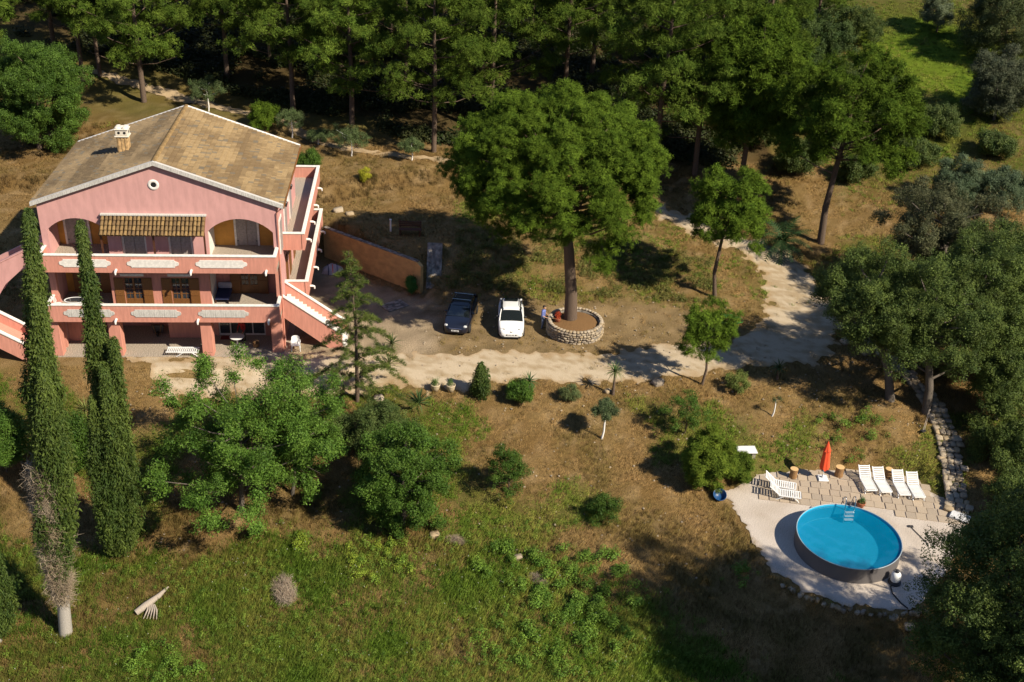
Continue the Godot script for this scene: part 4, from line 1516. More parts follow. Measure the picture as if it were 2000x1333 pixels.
	var line := [Vector2(14.9, -46.3), Vector2(15.75, -45.65), Vector2(17.7, -44.7), Vector2(20.1, -44.3), Vector2(22.0, -44.9)]
	n = 0
	var sm := stone_mats()
	for k in line.size() - 1:
		var a: Vector2 = line[k]
		var b: Vector2 = line[k + 1]
		var s := 0.0
		while s < a.distance_to(b):
			var q := a.lerp(b, s / a.distance_to(b)) + Vector2(rng.randf_range(-0.1, 0.1), rng.randf_range(-0.1, 0.1))
			mb = Mb.new()
			mb.stone(Vector3.ZERO, Vector3(rng.randf_range(0.2, 0.4), rng.randf_range(0.2, 0.34), rng.randf_range(0.2, 0.36)), rng, rng.randf() * 6)
			fast_part("stone", n, mb.mesh(), sm[rng.randi() % 5], ed, Transform3D(Basis.IDENTITY, Vector3(q.x, -2.71 + rng.randf_range(-0.08, 0.03), q.y)))
			n += 1
			s += rng.randf_range(0.22, 0.4)
	# stone steps on the right
	var st := thing("stone_steps", "curving flight of rough pale stone steps from the drive down to the pool", "steps", Vector3.ZERO)
	var path := [Vector3(26.1, -2.45, -53.2), Vector3(26.5, -2.4, -54.2), Vector3(26.7, -2.1, -55.6), Vector3(26.95, -1.7, -57.2), Vector3(27.05, -1.0, -59.4), Vector3(26.75, -0.35, -62.0), Vector3(26.1, -0.1, -63.9), Vector3(25.3, 0.06, -65.9), Vector3(24.5, 0.15, -68.8)]
	var cv := Curve3D.new()
	for q in path:
		cv.add_point(q)
	var len_ := cv.get_baked_length()
	var steps := 37
	n = 0
	for k in steps:
		var d := len_ * k / (steps - 1.0)
		var q := cv.sample_baked(d)
		var q2 := cv.sample_baked(minf(d + 0.2, len_)) - cv.sample_baked(maxf(d - 0.2, 0))
		var side := Vector3(-q2.z, 0, q2.x).normalized()
		var wide := 1.25 if k < 22 else 0.8
		var s := -wide * 0.5
		q.y = maxf(q.y, ground(q.x, q.z)) + 0.06
		while s < wide * 0.5 - 0.1:
			var w := rng.randf_range(0.3, 0.62)
			mb = Mb.new()
			mb.stone(Vector3.ZERO, Vector3(w, 0.26, 0.5) * rng.randf_range(0.92, 1.12), rng, atan2(-side.z, side.x))
			fast_part("stone", n, mb.mesh(), sm[rng.randi() % 5], st, Transform3D(Basis.IDENTITY, q + side * (s + w * 0.5) + Vector3(0, rng.randf_range(-0.03, 0.03), 0)))
			n += 1
			s += w * 0.96
	mb = Mb.new()
	mb.box(Vector3(-0.55, 0, -0.35), Vector3(0.55, 0.2, 0.35), 0.05)
	o = part("step_plank", mb, M.stone)
	o.position = Vector3(26.2, Y + 0.06, -52.6)
	o.rotation.y = -0.55
	tag(o, "wide flat pale stone slab at the bottom of the stone steps", "slab")


func stone_mats() -> Array:
	if not M.has("stones"):
		var out: Array = []
		for k in 5:
			var m: StandardMaterial3D = M.stone.duplicate()
			m.vertex_color_use_as_albedo = false
			m.albedo_color = [Color(0.58, 0.47, 0.33), Color(0.48, 0.385, 0.27), Color(0.64, 0.53, 0.39), Color(0.38, 0.31, 0.235), Color(0.54, 0.41, 0.25)][k].linear_to_srgb()
			out.append(m)
		M.stones = out
	return M.stones


func lounger(label: String, at: Vector3, turn: float) -> Node3D:   # feet towards +z
	var t := thing("sun_lounger", label, "sun lounger", at, turn, "white plastic sun loungers")
	for k in 9:
		var mb := Mb.new()
		var z := -0.12 + k * 0.125
		mb.box(Vector3(-0.3, 0.31, z), Vector3(0.3, 0.345, z + 0.082), 0.01)
		part("slat", mb, M.plastic, t)
	var bk := Node3D.new()
	bk.name = "backrest"
	t.add_child(bk)
	var hinge := Vector3(0, 0.33, -0.14)
	var tilt := deg_to_rad(40)
	var up := Vector3(0, sin(tilt), -cos(tilt))
	var xf := Transform3D(Basis(Vector3.RIGHT, up, Vector3.RIGHT.cross(up)), hinge)
	for k in 7:
		var mb := Mb.new()
		mb.box(Vector3(-0.3, 0.02 + k * 0.115, -0.018), Vector3(0.3, 0.092 + k * 0.115, 0.018), 0.01, xf)
		part("slat", mb, M.plastic, bk)
	for s in [-1, 1]:
		var mb := Mb.new()
		mb.box(Vector3(s * 0.32 - 0.03, 0.0, -0.03), Vector3(s * 0.32 + 0.03, 0.82, 0.03), 0.012, xf)
		part("back_rail", mb, M.plastic, bk)
		mb = Mb.new()
		mb.box(Vector3(s * 0.325 - 0.03, 0.27, -0.2), Vector3(s * 0.325 + 0.03, 0.35, 1.04), 0.012)
		part("side_rail", mb, M.plastic, t)
		for z in [[0.9, 1.0], [-0.1, -0.32]]:
			mb = Mb.new()
			mb.tube([Vector3(s * 0.325, 0.29, z[0] - 0.22 * signf(z[1])), Vector3(s * 0.325, 0.13, z[0]), Vector3(s * 0.325, 0.0, z[1])], [0.035, 0.032, 0.03], 6)
			part("leg", mb, M.plastic, t)
	var mb := Mb.new()
	mb.box(Vector3(-0.33, 0.27, 1.03), Vector3(0.33, 0.35, 1.1), 0.015)
	part("foot_bar", mb, M.plastic, t)
	return t


func flower_pot(called: String, label: String, at: Vector3, r: float, hgt: float, m: Material, leaf: float, c: Color) -> void:
	var t := thing(called, label, "flower pot", at)
	var mb := Mb.new()
	mb.lathe([Vector2(0.0, 0.0), Vector2(r * 0.62, 0.0), Vector2(r * 0.95, hgt * 0.55), Vector2(r, hgt * 0.85), Vector2(r * 1.08, hgt * 0.88), Vector2(r * 1.06, hgt), Vector2(r * 0.9, hgt), Vector2(r * 0.86, hgt * 0.86), Vector2(0.0, hgt * 0.86)], 20)
	part("pot", mb, m, t)
	var xf: Array = []
	var cols := PackedColorArray()
	for k in 14:
		xf.append(Transform3D(Basis(Vector3.UP, rng.randf() * 6).scaled(Vector3.ONE * leaf * 0.5), Vector3(rng.randf_range(-r, r) * 0.5, hgt + rng.randf() * leaf, rng.randf_range(-r, r) * 0.5)))
		cols.append(c * rng.randf_range(0.8, 1.4))
	many("foliage", t, clumps.small_leaf, M.leaf, xf, cols)


# ---------------------------------------------------------------- cars
func car(called: String, label: String, at: Vector3, turn: float, L: float, W: float, H: float, paint: Material, white: bool) -> void:
	var t := thing(called, label, "car", at, turn)
	var f := L * 0.5
	var w := W * 0.5
	# lower body: z, half width, sill height, top height
	var st := [[f, 0.55, 0.32, 0.52], [f - 0.05, 0.74, 0.26, 0.66], [f - 0.22, 0.86, 0.22, 0.80], [f - 0.55, 0.94, 0.2, 0.90], [f - 0.95, 0.97, 0.2, 0.96], [f - 1.2, 0.975, 0.2, 1.0], [f - 1.9, 0.985, 0.2, 1.0], [0.0 - 0.4, 0.985, 0.2, 1.02], [-f + 0.9, 0.98, 0.2, 1.04], [-f + 0.35, 0.93, 0.22, 1.03], [-f + 0.08, 0.86, 0.27, 0.98], [-f, 0.78, 0.33, 0.86]]
	var rings: Array = []
	for s in st:
		var hw: float = s[1] * w
		var y0: float = s[2]
		var y1: float = s[3] * H / 1.5
		var ring: Array = []
		var half := [[0.0, y0], [hw * 0.9, y0], [hw * 0.99, y0 + 0.1], [hw, lerpf(y0, y1, 0.55)], [hw * 0.985, y1 - 0.1], [hw * 0.93, y1 - 0.025], [hw * 0.8, y1], [hw * 0.4, y1 + 0.025], [0.0, y1 + 0.03]]
		for p in half:
			ring.append(Vector3(p[0], p[1], s[0]))
		for k in range(half.size() - 2, 0, -1):
			ring.append(Vector3(-half[k][0], half[k][1], s[0]))
		rings.append(ring)
	rings.reverse()
	var mb := Mb.new()
	mb.skin(rings, true, true)
	part("body", mb, paint, t)
	# glasshouse
	var yb := 1.0 * H / 1.5 + 0.0
	var g := [[f - 1.05, 0.80, yb - 0.04, 0.05], [f - 1.45, 0.80, yb, 0.2], [f - 1.95, 0.745, yb, H - 0.085 - yb], [-0.1, 0.735, yb, H - 0.045 - yb], [-f + 0.75, 0.70, yb, H - 0.09 - yb], [-f + 0.28, 0.66, yb, 0.22], [-f + 0.15, 0.66, yb - 0.05, 0.06]]
	g[1][3] = (H - 0.085 - yb) * 0.47
	rings = []
	for s in g:
		var b: float = minf(0.87, s[1] + 0.12) * w
		var tp: float = lerpf(b, s[1] * w, clampf(s[3] / (H - 0.1 - yb), 0, 1))
		var y1: float = s[2] + s[3]
		var ring: Array = []
		var half := [[0.0, s[2]], [b, s[2]], [lerpf(b, tp, 0.5), lerpf(s[2], y1, 0.5)], [tp, y1 - 0.02], [tp * 0.9, y1], [0.0, y1 + 0.02]]
		for p in half:
			ring.append(Vector3(p[0], p[1], s[0]))
		for k in range(half.size() - 2, 0, -1):
			ring.append(Vector3(-half[k][0], half[k][1], s[0]))
		rings.append(ring)
	rings.reverse()
	mb = Mb.new()
	mb.skin(rings, true, true)
	part("glass", mb, M.car_glass, t)
	# roof panel and pillars in paint
	rings = []
	var zr := [f - 1.86, f - 2.05, -0.1, -f + 0.75, -f + 0.55]
	for z in zr:
		var i: int = zr.find(z)
		var tp: float = [0.75, 0.745, 0.735, 0.70, 0.69][i] * w
		var y1: float = [H - 0.115, H - 0.065, H - 0.025, H - 0.07, H - 0.12][i]
		var ring: Array = []
		for k in 9:
			var x := lerpf(-1.02, 1.02, k / 8.0)
			ring.append(Vector3(-x * tp, y1 + 0.03 * (1 - x * x) - (0.06 if absf(x) > 1.0 else 0.0), z))
		rings.append(ring)
	rings.reverse()
	mb = Mb.new()
	mb.skin(rings, false)
	part("roof", mb, paint, t)
	for s in [-1.0, 1.0]:
		mb = Mb.new()
		mb.tube([Vector3(s * 0.885 * w, yb - 0.04, f - 1.06), Vector3(s * 0.84 * w, yb + (H - yb) * 0.45, f - 1.46), Vector3(s * 0.765 * w, H - 0.09, f - 1.93)], [0.05, 0.04, 0.04], 6)
		mb.tube([Vector3(s * 0.76 * w, H - 0.09, -f + 0.75), Vector3(s * 0.80 * w, yb + 0.2, -f + 0.3), Vector3(s * 0.80 * w, yb - 0.04, -f + 0.16)], [0.07, 0.08, 0.08], 6)
		part("pillar", mb, paint, t)
		mb = Mb.new()
		mb.tube([Vector3(s * 0.86 * w, yb, f - 2.2), Vector3(s * 0.765 * w, H - 0.07, f - 2.25)], [0.03, 0.03], 5)
		part("door_pillar", mb, M.car_black, t)
		# mirror
		mb = Mb.new()
		mb.box(Vector3(s * (w + 0.04) - 0.1, yb - 0.02, f - 1.62), Vector3(s * (w + 0.04) + 0.1, yb + 0.13, f - 1.48), 0.04)
		part("wing_mirror", mb, M.car_black if white else paint, t)
		# roof rail
		mb = Mb.new()
		mb.tube([Vector3(s * 0.66 * w, H - 0.05, f - 2.1), Vector3(s * 0.67 * w, H + 0.05, f - 2.25), Vector3(s * 0.66 * w, H + 0.07, -0.3), Vector3(s * 0.63 * w, H - 0.01, -f + 0.8)], [0.02, 0.026, 0.026, 0.02], 6)
		part("roof_rail", mb, M.car_black if white else M.car_black, t)
		# headlamps
		mb = Mb.new()
		if white:
			mb.box(Vector3(-0.2, -0.11, -0.05), Vector3(0.2, 0.11, 0.05), 0.04, Transform3D(Basis(Vector3.UP, s * 0.42), Vector3(s * 0.56 * w / 0.875, 0.50, f - 0.13)))
			part("headlamp", mb, M.car_glass, t)
			mb = Mb.new()
			mb.box(Vector3(-0.17, -0.025, -0.04), Vector3(0.17, 0.025, 0.04), 0.015, Transform3D(Basis(Vector3.UP, s * 0.5), Vector3(s * 0.60, 0.79, f - 0.27)))
			part("running_lamp", mb, M.car_black, t)
		else:
			mb.box(Vector3(-0.13, -0.09, -0.16), Vector3(0.13, 0.09, 0.16), 0.06, Transform3D(Basis(Vector3.UP, s * 0.5).rotated(Vector3.RIGHT, -0.35), Vector3(s * 0.62, 0.72, f - 0.26)))
			part("headlamp", mb, M.lamp_glass, t)
		for z in [f - 0.82, -f + 0.8]:
			var wx := Transform3D(Basis(Vector3.BACK, PI / 2), Vector3(s * (w - 0.1), 0.32, z))
			mb = Mb.new()
			mb.lathe([Vector2(0.2, -0.1), Vector2(0.3, -0.1), Vector2(0.325, -0.07), Vector2(0.325, 0.07), Vector2(0.3, 0.1), Vector2(0.2, 0.1)], 20, wx)
			var wh := part("wheel", mb, M.rubber, t)
			mb = Mb.new()
			mb.lathe([Vector2(0.0, -0.06), Vector2(0.2, -0.08), Vector2(0.2, 0.08), Vector2(0.0, 0.06)], 16, wx)
			part("rim", mb, M.car_grey, wh)
	if white:
		bx("skylight", M.car_glass, t, Vector3(-0.5 * w, H + 0.006, -f + 0.75), Vector3(0.5 * w, H + 0.012, -f + 1.2)).visible = true
		bx("bumper", M.car_black, t, Vector3(-0.72 * w, 0.2, f - 0.3), Vector3(0.72 * w, 0.36, f + 0.015), 0.05)
	else:
		for z in [-0.2, -1.1]:
			mb = Mb.new()
			mb.box(Vector3(-0.72 * w, H + 0.085, z - 0.035), Vector3(0.72 * w, H + 0.11, z + 0.035), 0.01)
			part("roof_bar", mb, M.chrome, t)
		mb = Mb.new()
		mb.box(Vector3(-0.42, 0.60, f - 0.08), Vector3(0.42, 0.645, f - 0.0), 0.015)
		part("grille_bar", mb, M.chrome, t)
	bx("grille", M.car_black, t, Vector3(-0.36, 0.40, f - 0.05), Vector3(0.36, 0.50, f + 0.008), 0.01)
	var pl := bx("number_plate", M.plate, t, Vector3(-0.26, 0.42, f + 0.01), Vector3(0.26, 0.53, f + 0.022), 0.004)
	var mark := Mb.new()
	for k in 7:
		if k == 3:
			continue
		mark.box(Vector3(-0.19 + k * 0.056, 0.45, f + 0.023), Vector3(-0.152 + k * 0.056, 0.505, f + 0.025))
	part("plate_print", mark, M.print, pl)
	if white:
		mb = Mb.new()
		for k in 2:
			for s in [-1.0, 1.0]:
				mb.box(Vector3(-0.012, 0.0, 0.0), Vector3(0.012, 0.11, 0.012), 0.0, Transform3D(Basis(Vector3.BACK, s * 0.9), Vector3(0, 0.63 + k * 0.045, f - 0.03)))
		part("chevron_badge", mb, M.chrome, t)


# ---------------------------------------------------------------- people
func figure(called: String, label: String, at: Vector3, turn: float, bones: Array, hair_at: Vector3) -> void:
	# bones: [from, to, radius, radius, colour]; joined by a smooth minimum and meshed as surface nets
	var t := thing(called, label, "person", at, turn)
	var lo := Vector3(9, 9, 9)
	var hi := -lo
	for b in bones:
		for e in 2:
			lo = lo.min(b[e] - Vector3.ONE * 0.2)
			hi = hi.max(b[e] + Vector3.ONE * 0.2)
	var cell := 0.02
	var n := Vector3i((hi - lo) / cell) + Vector3i.ONE
	var field := PackedFloat32Array()
	field.resize(n.x * n.y * n.z)
	field.fill(1.0)
	for b in bones:
		var a: Vector3 = b[0]
		var d: Vector3 = b[1] - a
		var dd := maxf(d.length_squared(), 1e-6)
		var reach: float = maxf(b[2], b[3]) + 0.07
		var b0 := Vector3i((a.min(b[1]) - Vector3.ONE * reach - lo) / cell).clamp(Vector3i.ZERO, n - Vector3i.ONE)
		var b1 := Vector3i((a.max(b[1]) + Vector3.ONE * reach - lo) / cell).clamp(Vector3i.ZERO, n - Vector3i.ONE)
		for z in range(b0.z, b1.z + 1):
			for y in range(b0.y, b1.y + 1):
				for x in range(b0.x, b1.x + 1):
					var p := lo + Vector3(x, y, z) * cell
					var s := clampf((p - a).dot(d) / dd, 0, 1)
					var v := p.distance_to(a + d * s) - lerpf(b[2], b[3], s)
					var k := (z * n.y + y) * n.x + x
					var o := field[k]
					var m := maxf(0.035 - absf(o - v), 0.0) / 0.035
					field[k] = minf(o, v) - m * m * 0.035 * 0.25
	var vert := {}
	var pts := PackedVector3Array()
	for z in n.z - 1:
		for y in n.y - 1:
			for x in n.x - 1:
				var k := (z * n.y + y) * n.x + x
				var f0 := field[k] < 0
				var same := true
				for e in 8:
					var q := k + (e & 1) + ((e >> 1) & 1) * n.x + (e >> 2) * n.x * n.y
					if (field[q] < 0) != f0:
						same = false
						break
				if same:
					continue
				var sum := Vector3.ZERO
				var cnt := 0
				for e in [[0, 1], [2, 3], [4, 5], [6, 7], [0, 2], [1, 3], [4, 6], [5, 7], [0, 4], [1, 5], [2, 6], [3, 7]]:
					var va := field[k + (e[0] & 1) + ((e[0] >> 1) & 1) * n.x + (e[0] >> 2) * n.x * n.y]
					var vb := field[k + (e[1] & 1) + ((e[1] >> 1) & 1) * n.x + (e[1] >> 2) * n.x * n.y]
					if (va < 0) != (vb < 0):
						var pa := Vector3(e[0] & 1, (e[0] >> 1) & 1, e[0] >> 2)
						var pb := Vector3(e[1] & 1, (e[1] >> 1) & 1, e[1] >> 2)
						sum += pa.lerp(pb, va / (va - vb))
						cnt += 1
				vert[k] = pts.size()
				pts.append(lo + (Vector3(x, y, z) + sum / cnt) * cell)
	var st := SurfaceTool.new()
	st.begin(Mesh.PRIMITIVE_TRIANGLES)
	st.set_smooth_group(0)
	for p in pts:
		var best := 9.0
		var col := Color.WHITE
		for b in bones:
			var d: Vector3 = b[1] - b[0]
			var s := clampf((p - b[0]).dot(d) / maxf(d.length_squared(), 1e-6), 0, 1)
			var v: float = p.distance_to(b[0] + d * s) - lerpf(b[2], b[3], s)
			if v < best:
				best = v
				col = b[4]
		st.set_color(col)
		st.add_vertex(p)
	var sx := 1
	var sy := n.x
	var sz := n.x * n.y
	for k in vert:
		for ax in [[sx, sy, sz], [sy, sz, sx], [sz, sx, sy]]:
			var e: int = k + ax[0]
			if e >= field.size() or (field[k] < 0) == (field[e] < 0):
				continue
			var q := [k, k - ax[1], k - ax[1] - ax[2], k - ax[2]]
			if not (vert.has(q[1]) and vert.has(q[2]) and vert.has(q[3])):
				continue
			var order := [0, 1, 2, 0, 2, 3] if field[k] > 0 else [0, 2, 1, 0, 3, 2]
			for i in order:
				st.add_index(vert[q[i]])
	st.generate_normals()
	part_mesh("body", st.commit(), M.body, t)
	var mb := Mb.new()
	var rings: Array = []
	for i in 8:
		var th := PI * i / 10.0
		var ring: Array = []
		for j in 14:
			var ph := -TAU * j / 14.0
			ring.append(hair_at + Vector3(sin(th) * cos(ph) * 0.098, cos(th) * 0.115, sin(th) * sin(ph) * 0.11))
		rings.append(ring)
	rings.reverse()
	mb.skin(rings)
	part("hair", mb, M.hair, t)


func people() -> void:
	var V := func(x: float, y: float, z: float) -> Vector3: return Vector3(x, y, z)
	var blue := Color(0.13, 0.17, 0.42)
	var jean := Color(0.11, 0.14, 0.22)
	var skin := Color(0.42, 0.24, 0.15)
	# standing by the planter, half turned towards the tree, looking down; faces +z in its own axes
	var b := [
		[V.call(0, 0.98, 0), V.call(0, 1.38, 0.03), 0.14, 0.15, blue], [V.call(-0.1, 1.4, 0.02), V.call(0.1, 1.4, 0.02), 0.085, 0.085, blue], [V.call(-0.07, 0.95, 0), V.call(0.07, 0.95, 0), 0.125, 0.125, jean],
		[V.call(0, 1.45, 0.03), V.call(0, 1.55, 0.06), 0.055, 0.05, skin], [V.call(0, 1.62, 0.07), V.call(0, 1.7, 0.06), 0.085, 0.095, skin], [V.call(0, 1.60, 0.15), V.call(0, 1.58, 0.14), 0.03, 0.045, skin], [V.call(0, 1.645, 0.165), V.call(0, 1.63, 0.185), 0.014, 0.018, skin],
		[V.call(-0.19, 1.41, 0.02), V.call(-0.27, 1.13, 0.06), 0.06, 0.048, blue], [V.call(-0.27, 1.13, 0.06), V.call(-0.2, 1.02, 0.27), 0.042, 0.03, skin],
		[V.call(0.19, 1.41, 0.02), V.call(0.27, 1.13, 0.05), 0.06, 0.048, blue], [V.call(0.27, 1.13, 0.05), V.call(0.18, 1.05, 0.27), 0.042, 0.03, skin],
		[V.call(-0.09, 0.92, 0), V.call(-0.1, 0.5, 0.03), 0.095, 0.065, jean], [V.call(-0.1, 0.5, 0.03), V.call(-0.11, 0.09, -0.02), 0.062, 0.042, jean], [V.call(-0.11, 0.05, -0.02), V.call(-0.12, 0.04, 0.16), 0.045, 0.04, Color(0.05, 0.04, 0.03)],
		[V.call(0.09, 0.92, 0), V.call(0.1, 0.5, 0.02), 0.095, 0.065, jean], [V.call(0.1, 0.5, 0.02), V.call(0.11, 0.09, -0.03), 0.062, 0.042, jean], [V.call(0.11, 0.05, -0.03), V.call(0.12, 0.04, 0.15), 0.045, 0.04, Color(0.05, 0.04, 0.03)],
	]
	for s in [-1.0, 1.0]:
		var hx: float = s * 0.19
		b.append([V.call(hx, 1.02, 0.29), V.call(hx * 0.95, 1.01, 0.34), 0.03, 0.027, skin])
		for k in 4:
			var off := (k - 1.5) * 0.019
			b.append([V.call(hx + off, 1.01, 0.355), V.call(hx + off * 1.1, 0.975, 0.40 + 0.012 * (1.5 - absf(k - 1.5))), 0.011, 0.009, skin])
		b.append([V.call(hx - s * 0.03, 1.02, 0.31), V.call(hx - s * 0.06, 1.0, 0.36), 0.012, 0.01, skin])
	figure("person", "person in blue shirt and jeans standing beside the stone planter", on(2.05, -68.75), deg_to_rad(70), b, Vector3(0, 1.71, 0.045))
	var red := Color(0.36, 0.012, 0.012)
	var dark := Color(0.05, 0.045, 0.05)
	var c := [
		[V.call(0, 0.95, 0), V.call(0, 1.3, 0.1), 0.13, 0.14, red], [V.call(-0.1, 1.33, 0.11), V.call(0.1, 1.33, 0.11), 0.08, 0.08, red], [V.call(-0.07, 0.93, -0.02), V.call(0.07, 0.93, -0.02), 0.12, 0.12, dark],
		[V.call(0, 1.38, 0.14), V.call(0, 1.47, 0.19), 0.05, 0.048, skin], [V.call(0, 1.53, 0.21), V.call(0, 1.6, 0.2), 0.083, 0.093, skin], [V.call(0, 1.50, 0.28), V.call(0, 1.49, 0.27), 0.03, 0.042, skin], [V.call(0, 1.54, 0.30), V.call(0, 1.525, 0.32), 0.014, 0.018, skin],
		[V.call(-0.18, 1.33, 0.1), V.call(-0.25, 1.06, 0.16), 0.06, 0.048, red], [V.call(-0.25, 1.06, 0.16), V.call(-0.2, 0.9, 0.36), 0.046, 0.034, red],
		[V.call(0.18, 1.33, 0.1), V.call(0.25, 1.06, 0.16), 0.06, 0.048, red], [V.call(0.25, 1.06, 0.16), V.call(0.2, 0.9, 0.36), 0.046, 0.034, red],
		[V.call(-0.09, 0.9, -0.02), V.call(-0.1, 0.48, 0.01), 0.092, 0.062, dark], [V.call(-0.1, 0.48, 0.01), V.call(-0.1, 0.09, -0.03), 0.06, 0.042, dark], [V.call(-0.1, 0.05, -0.03), V.call(-0.11, 0.04, 0.15), 0.045, 0.04, Color(0.03, 0.03, 0.03)],
		[V.call(0.09, 0.9, -0.02), V.call(0.1, 0.48, 0.01), 0.092, 0.062, dark], [V.call(0.1, 0.48, 0.01), V.call(0.1, 0.09, -0.03), 0.06, 0.042, dark], [V.call(0.1, 0.05, -0.03), V.call(0.11, 0.04, 0.15), 0.045, 0.04, Color(0.03, 0.03, 0.03)],
	]
	for s in [-1.0, 1.0]:
		var hx: float = s * 0.195
		c.append([V.call(hx, 0.87, 0.385), V.call(hx, 0.84, 0.425), 0.03, 0.026, skin])
		for k in 4:
			var off := (k - 1.5) * 0.019
			c.append([V.call(hx + off, 0.83, 0.44), V.call(hx + off * 1.1, 0.79, 0.47 + 0.01 * (1.5 - absf(k - 1.5))), 0.011, 0.009, skin])
		c.append([V.call(hx - s * 0.03, 0.86, 0.40), V.call(hx - s * 0.055, 0.82, 0.44), 0.012, 0.01, skin])
	var hx2: Transform3D = get_node("pink_house").transform
	figure("person", "person in red top bending over the round table under the gallery", hx2 * Vector3(11.25, 0.06, -0.95), deg_to_rad(-15), c, Vector3(0, 1.61, 0.185))

# ---------------------------------------------------------------- trees and plants
# puffs: [centre, radius, height radius]; each is filled with leaf clumps, thicker on its outside
var gaps := 0.08
var more := 1.6
var shrink := 0.68


func crown(parent: Node, puffs: Array, per: int, size: float, me: Mesh, m: Material, c1: Color, c2: Color, called := "crown") -> void:
	var xf: Array = []
	var cols := PackedColorArray()
	for f in puffs:
		var tone := rng.randf_range(0.85, 1.15)
		if rng.randf() < gaps:
			continue
		for k in int(per * more):
			var d := Vector3(rng.randfn(), rng.randfn() + 0.3, rng.randfn()).normalized()
			var r := pow(rng.randf(), 0.45) * (1.0 if rng.randf() < 0.85 else 1.3)
			var p: Vector3 = f[0] + Vector3(d.x * f[1], d.y * f[2], d.z * f[1]) * r
			var up := (d * 0.9 + Vector3.UP * 0.8).normalized()
			var side := up.cross(Vector3(rng.randf_range(-1, 1), rng.randf_range(-0.2, 0.2), rng.randf_range(-1, 1))).normalized()
			var b := Basis(side, up, side.cross(up)).scaled(Vector3.ONE * size * shrink * rng.randf_range(0.65, 1.35))
			xf.append(Transform3D(b, p))
			cols.append(c1.lerp(c2, rng.randf()) * tone * rng.randf_range(0.82, 1.18))
	many(called, parent, me, m, xf, cols)


func dome(c: Vector3, rx: float, ry: float, n: int, puff: float, low := -0.45, flat := 0.8, deep := 0.5, far := 1.02) -> Array:
	var out: Array = []
	for k in n:
		var y := lerpf(1.0, low, (k + 0.5) / n)
		var r := sqrt(1.0 - y * y)
		var a := k * 2.39996 + rng.randf_range(-0.25, 0.25)
		var q := rng.randf_range(deep, far)
		var s := puff * rng.randf_range(0.7, 1.3)
		out.append([c + Vector3(cos(a) * r * rx, y * ry, sin(a) * r * rx) * q, s, s * flat])
	return out


func limbs(t: Node, trunk: Array, rad: Array, puffs: Array, every: int, from_y: float, m: Material, thick := 0.07) -> void:
	var mb := Mb.new()
	mb.tube(trunk, rad, 10)
	part("trunk", mb, m, t)
	mb = Mb.new()
	var top: Vector3 = trunk[trunk.size() - 1]
	var n := 0
	for k in range(0, puffs.size(), every):
		var p: Vector3 = puffs[k][0]
		var y := clampf(p.y - p.distance_to(Vector3(top.x, p.y, top.z)) * 0.45, from_y, top.y)
		var f := clampf(y / top.y, 0, 1)
		var i := clampi(int(f * (trunk.size() - 1)), 0, trunk.size() - 2)
		var a: Vector3 = trunk[i]
		var b: Vector3 = trunk[i + 1]
		var s := a.lerp(b, clampf((y - a.y) / maxf(b.y - a.y, 0.01), 0, 1))
		var mid := s.lerp(p, 0.5) + Vector3(rng.randf_range(-0.1, 0.1), -0.12, rng.randf_range(-0.1, 0.1)) * s.distance_to(p) * 0.5
		mb.tube([s, mid, p], [thick, thick * 0.65, thick * 0.25], 5, false)
		n += 1
	if n:
		part("limbs", mb, m, t)


func pine_layers(h: float, y0: float, rx: float, n: int, puff: float) -> Array:   # tiers of flattish pads on side branches
	var out: Array = []
	for k in n:
		var f := (k + 0.5) / n
		var y := lerpf(y0, h, pow(f, 0.85))
		var reach := rx * (0.35 + 0.65 * sin(PI * clampf(0.25 + f * 0.72, 0, 1))) * (1.0 if f < 0.92 else 0.5)
		var a := k * 2.39996 + rng.randf_range(-0.4, 0.4)
		for e in 2:
			var r := reach * (1.0 if e == 0 else 0.52) * rng.randf_range(0.82, 1.08)
			var a2 := a + e * 1.4
			var s := puff * rng.randf_range(0.75, 1.25) * (1.0 - 0.3 * f)
			out.append([Vector3(cos(a2) * r, y + rng.randf_range(-0.3, 0.3), sin(a2) * r), s, s * 0.42])
	out.append([Vector3(0, h, 0), puff * 0.6, puff * 0.7])
	return out


func forest_pine(h: float, y0: float, rx: float, n: int, tone: float) -> Node3D:
	var t := Node3D.new()
	var p := pine_layers(h, y0, rx, n, rx * 0.34)
	limbs(t, [Vector3.ZERO, Vector3(0.08, h * 0.35, 0.05), Vector3(-0.05, h * 0.7, 0), Vector3(0, h, 0)], [0.24, 0.19, 0.12, 0.03], p, 2, y0 * 0.9, M.bark, 0.055)
	crown(t, p, 30, 0.52, clumps.needle, M.needle, Color(0.05, 0.09, 0.012) * tone, Color(0.12, 0.172, 0.024) * tone)
	return t


func tree(called: String, label: String, x: float, z: float, off: Vector3, rx: float, ry: float, o := {}) -> Node3D:
	var t := thing(called, label, o.get("cat", "tree"), on(x, z), 0.0, o.get("group", ""))
	var puff: float = o.get("puff", rx * 0.3)
	var p := dome(off, rx, ry, o.get("n", 40), puff, o.get("low", -0.6), o.get("flat", 0.8), o.get("deep", 0.5), o.get("far", 1.02))
	var top := off + Vector3(0, ry * 0.35, 0)
	var r: float = o.get("r", 0.2)
	var bend: Vector3 = o.get("bend", Vector3(0.1, 0, 0.05))
	if r > 0:
		limbs(t, [Vector3(0, -0.3, 0), off * Vector3(0.25, 0.3, 0.25) + bend, off * Vector3(0.7, 0.7, 0.7) + bend * 0.6, off, top], [r * 1.15, r * 0.9, r * 0.72, r * 0.5, r * 0.15], p, o.get("every", 3), o.get("from", off.y * 0.5), o.get("bark", M.bark), r * 0.34)
	crown(t, p, o.get("per", 36), o.get("size", 0.45), o.get("mesh", clumps.leaf), o.get("mat", M.leaf), o.get("c1", Color(0.045, 0.085, 0.015)), o.get("c2", Color(0.10, 0.15, 0.028)))
	return t


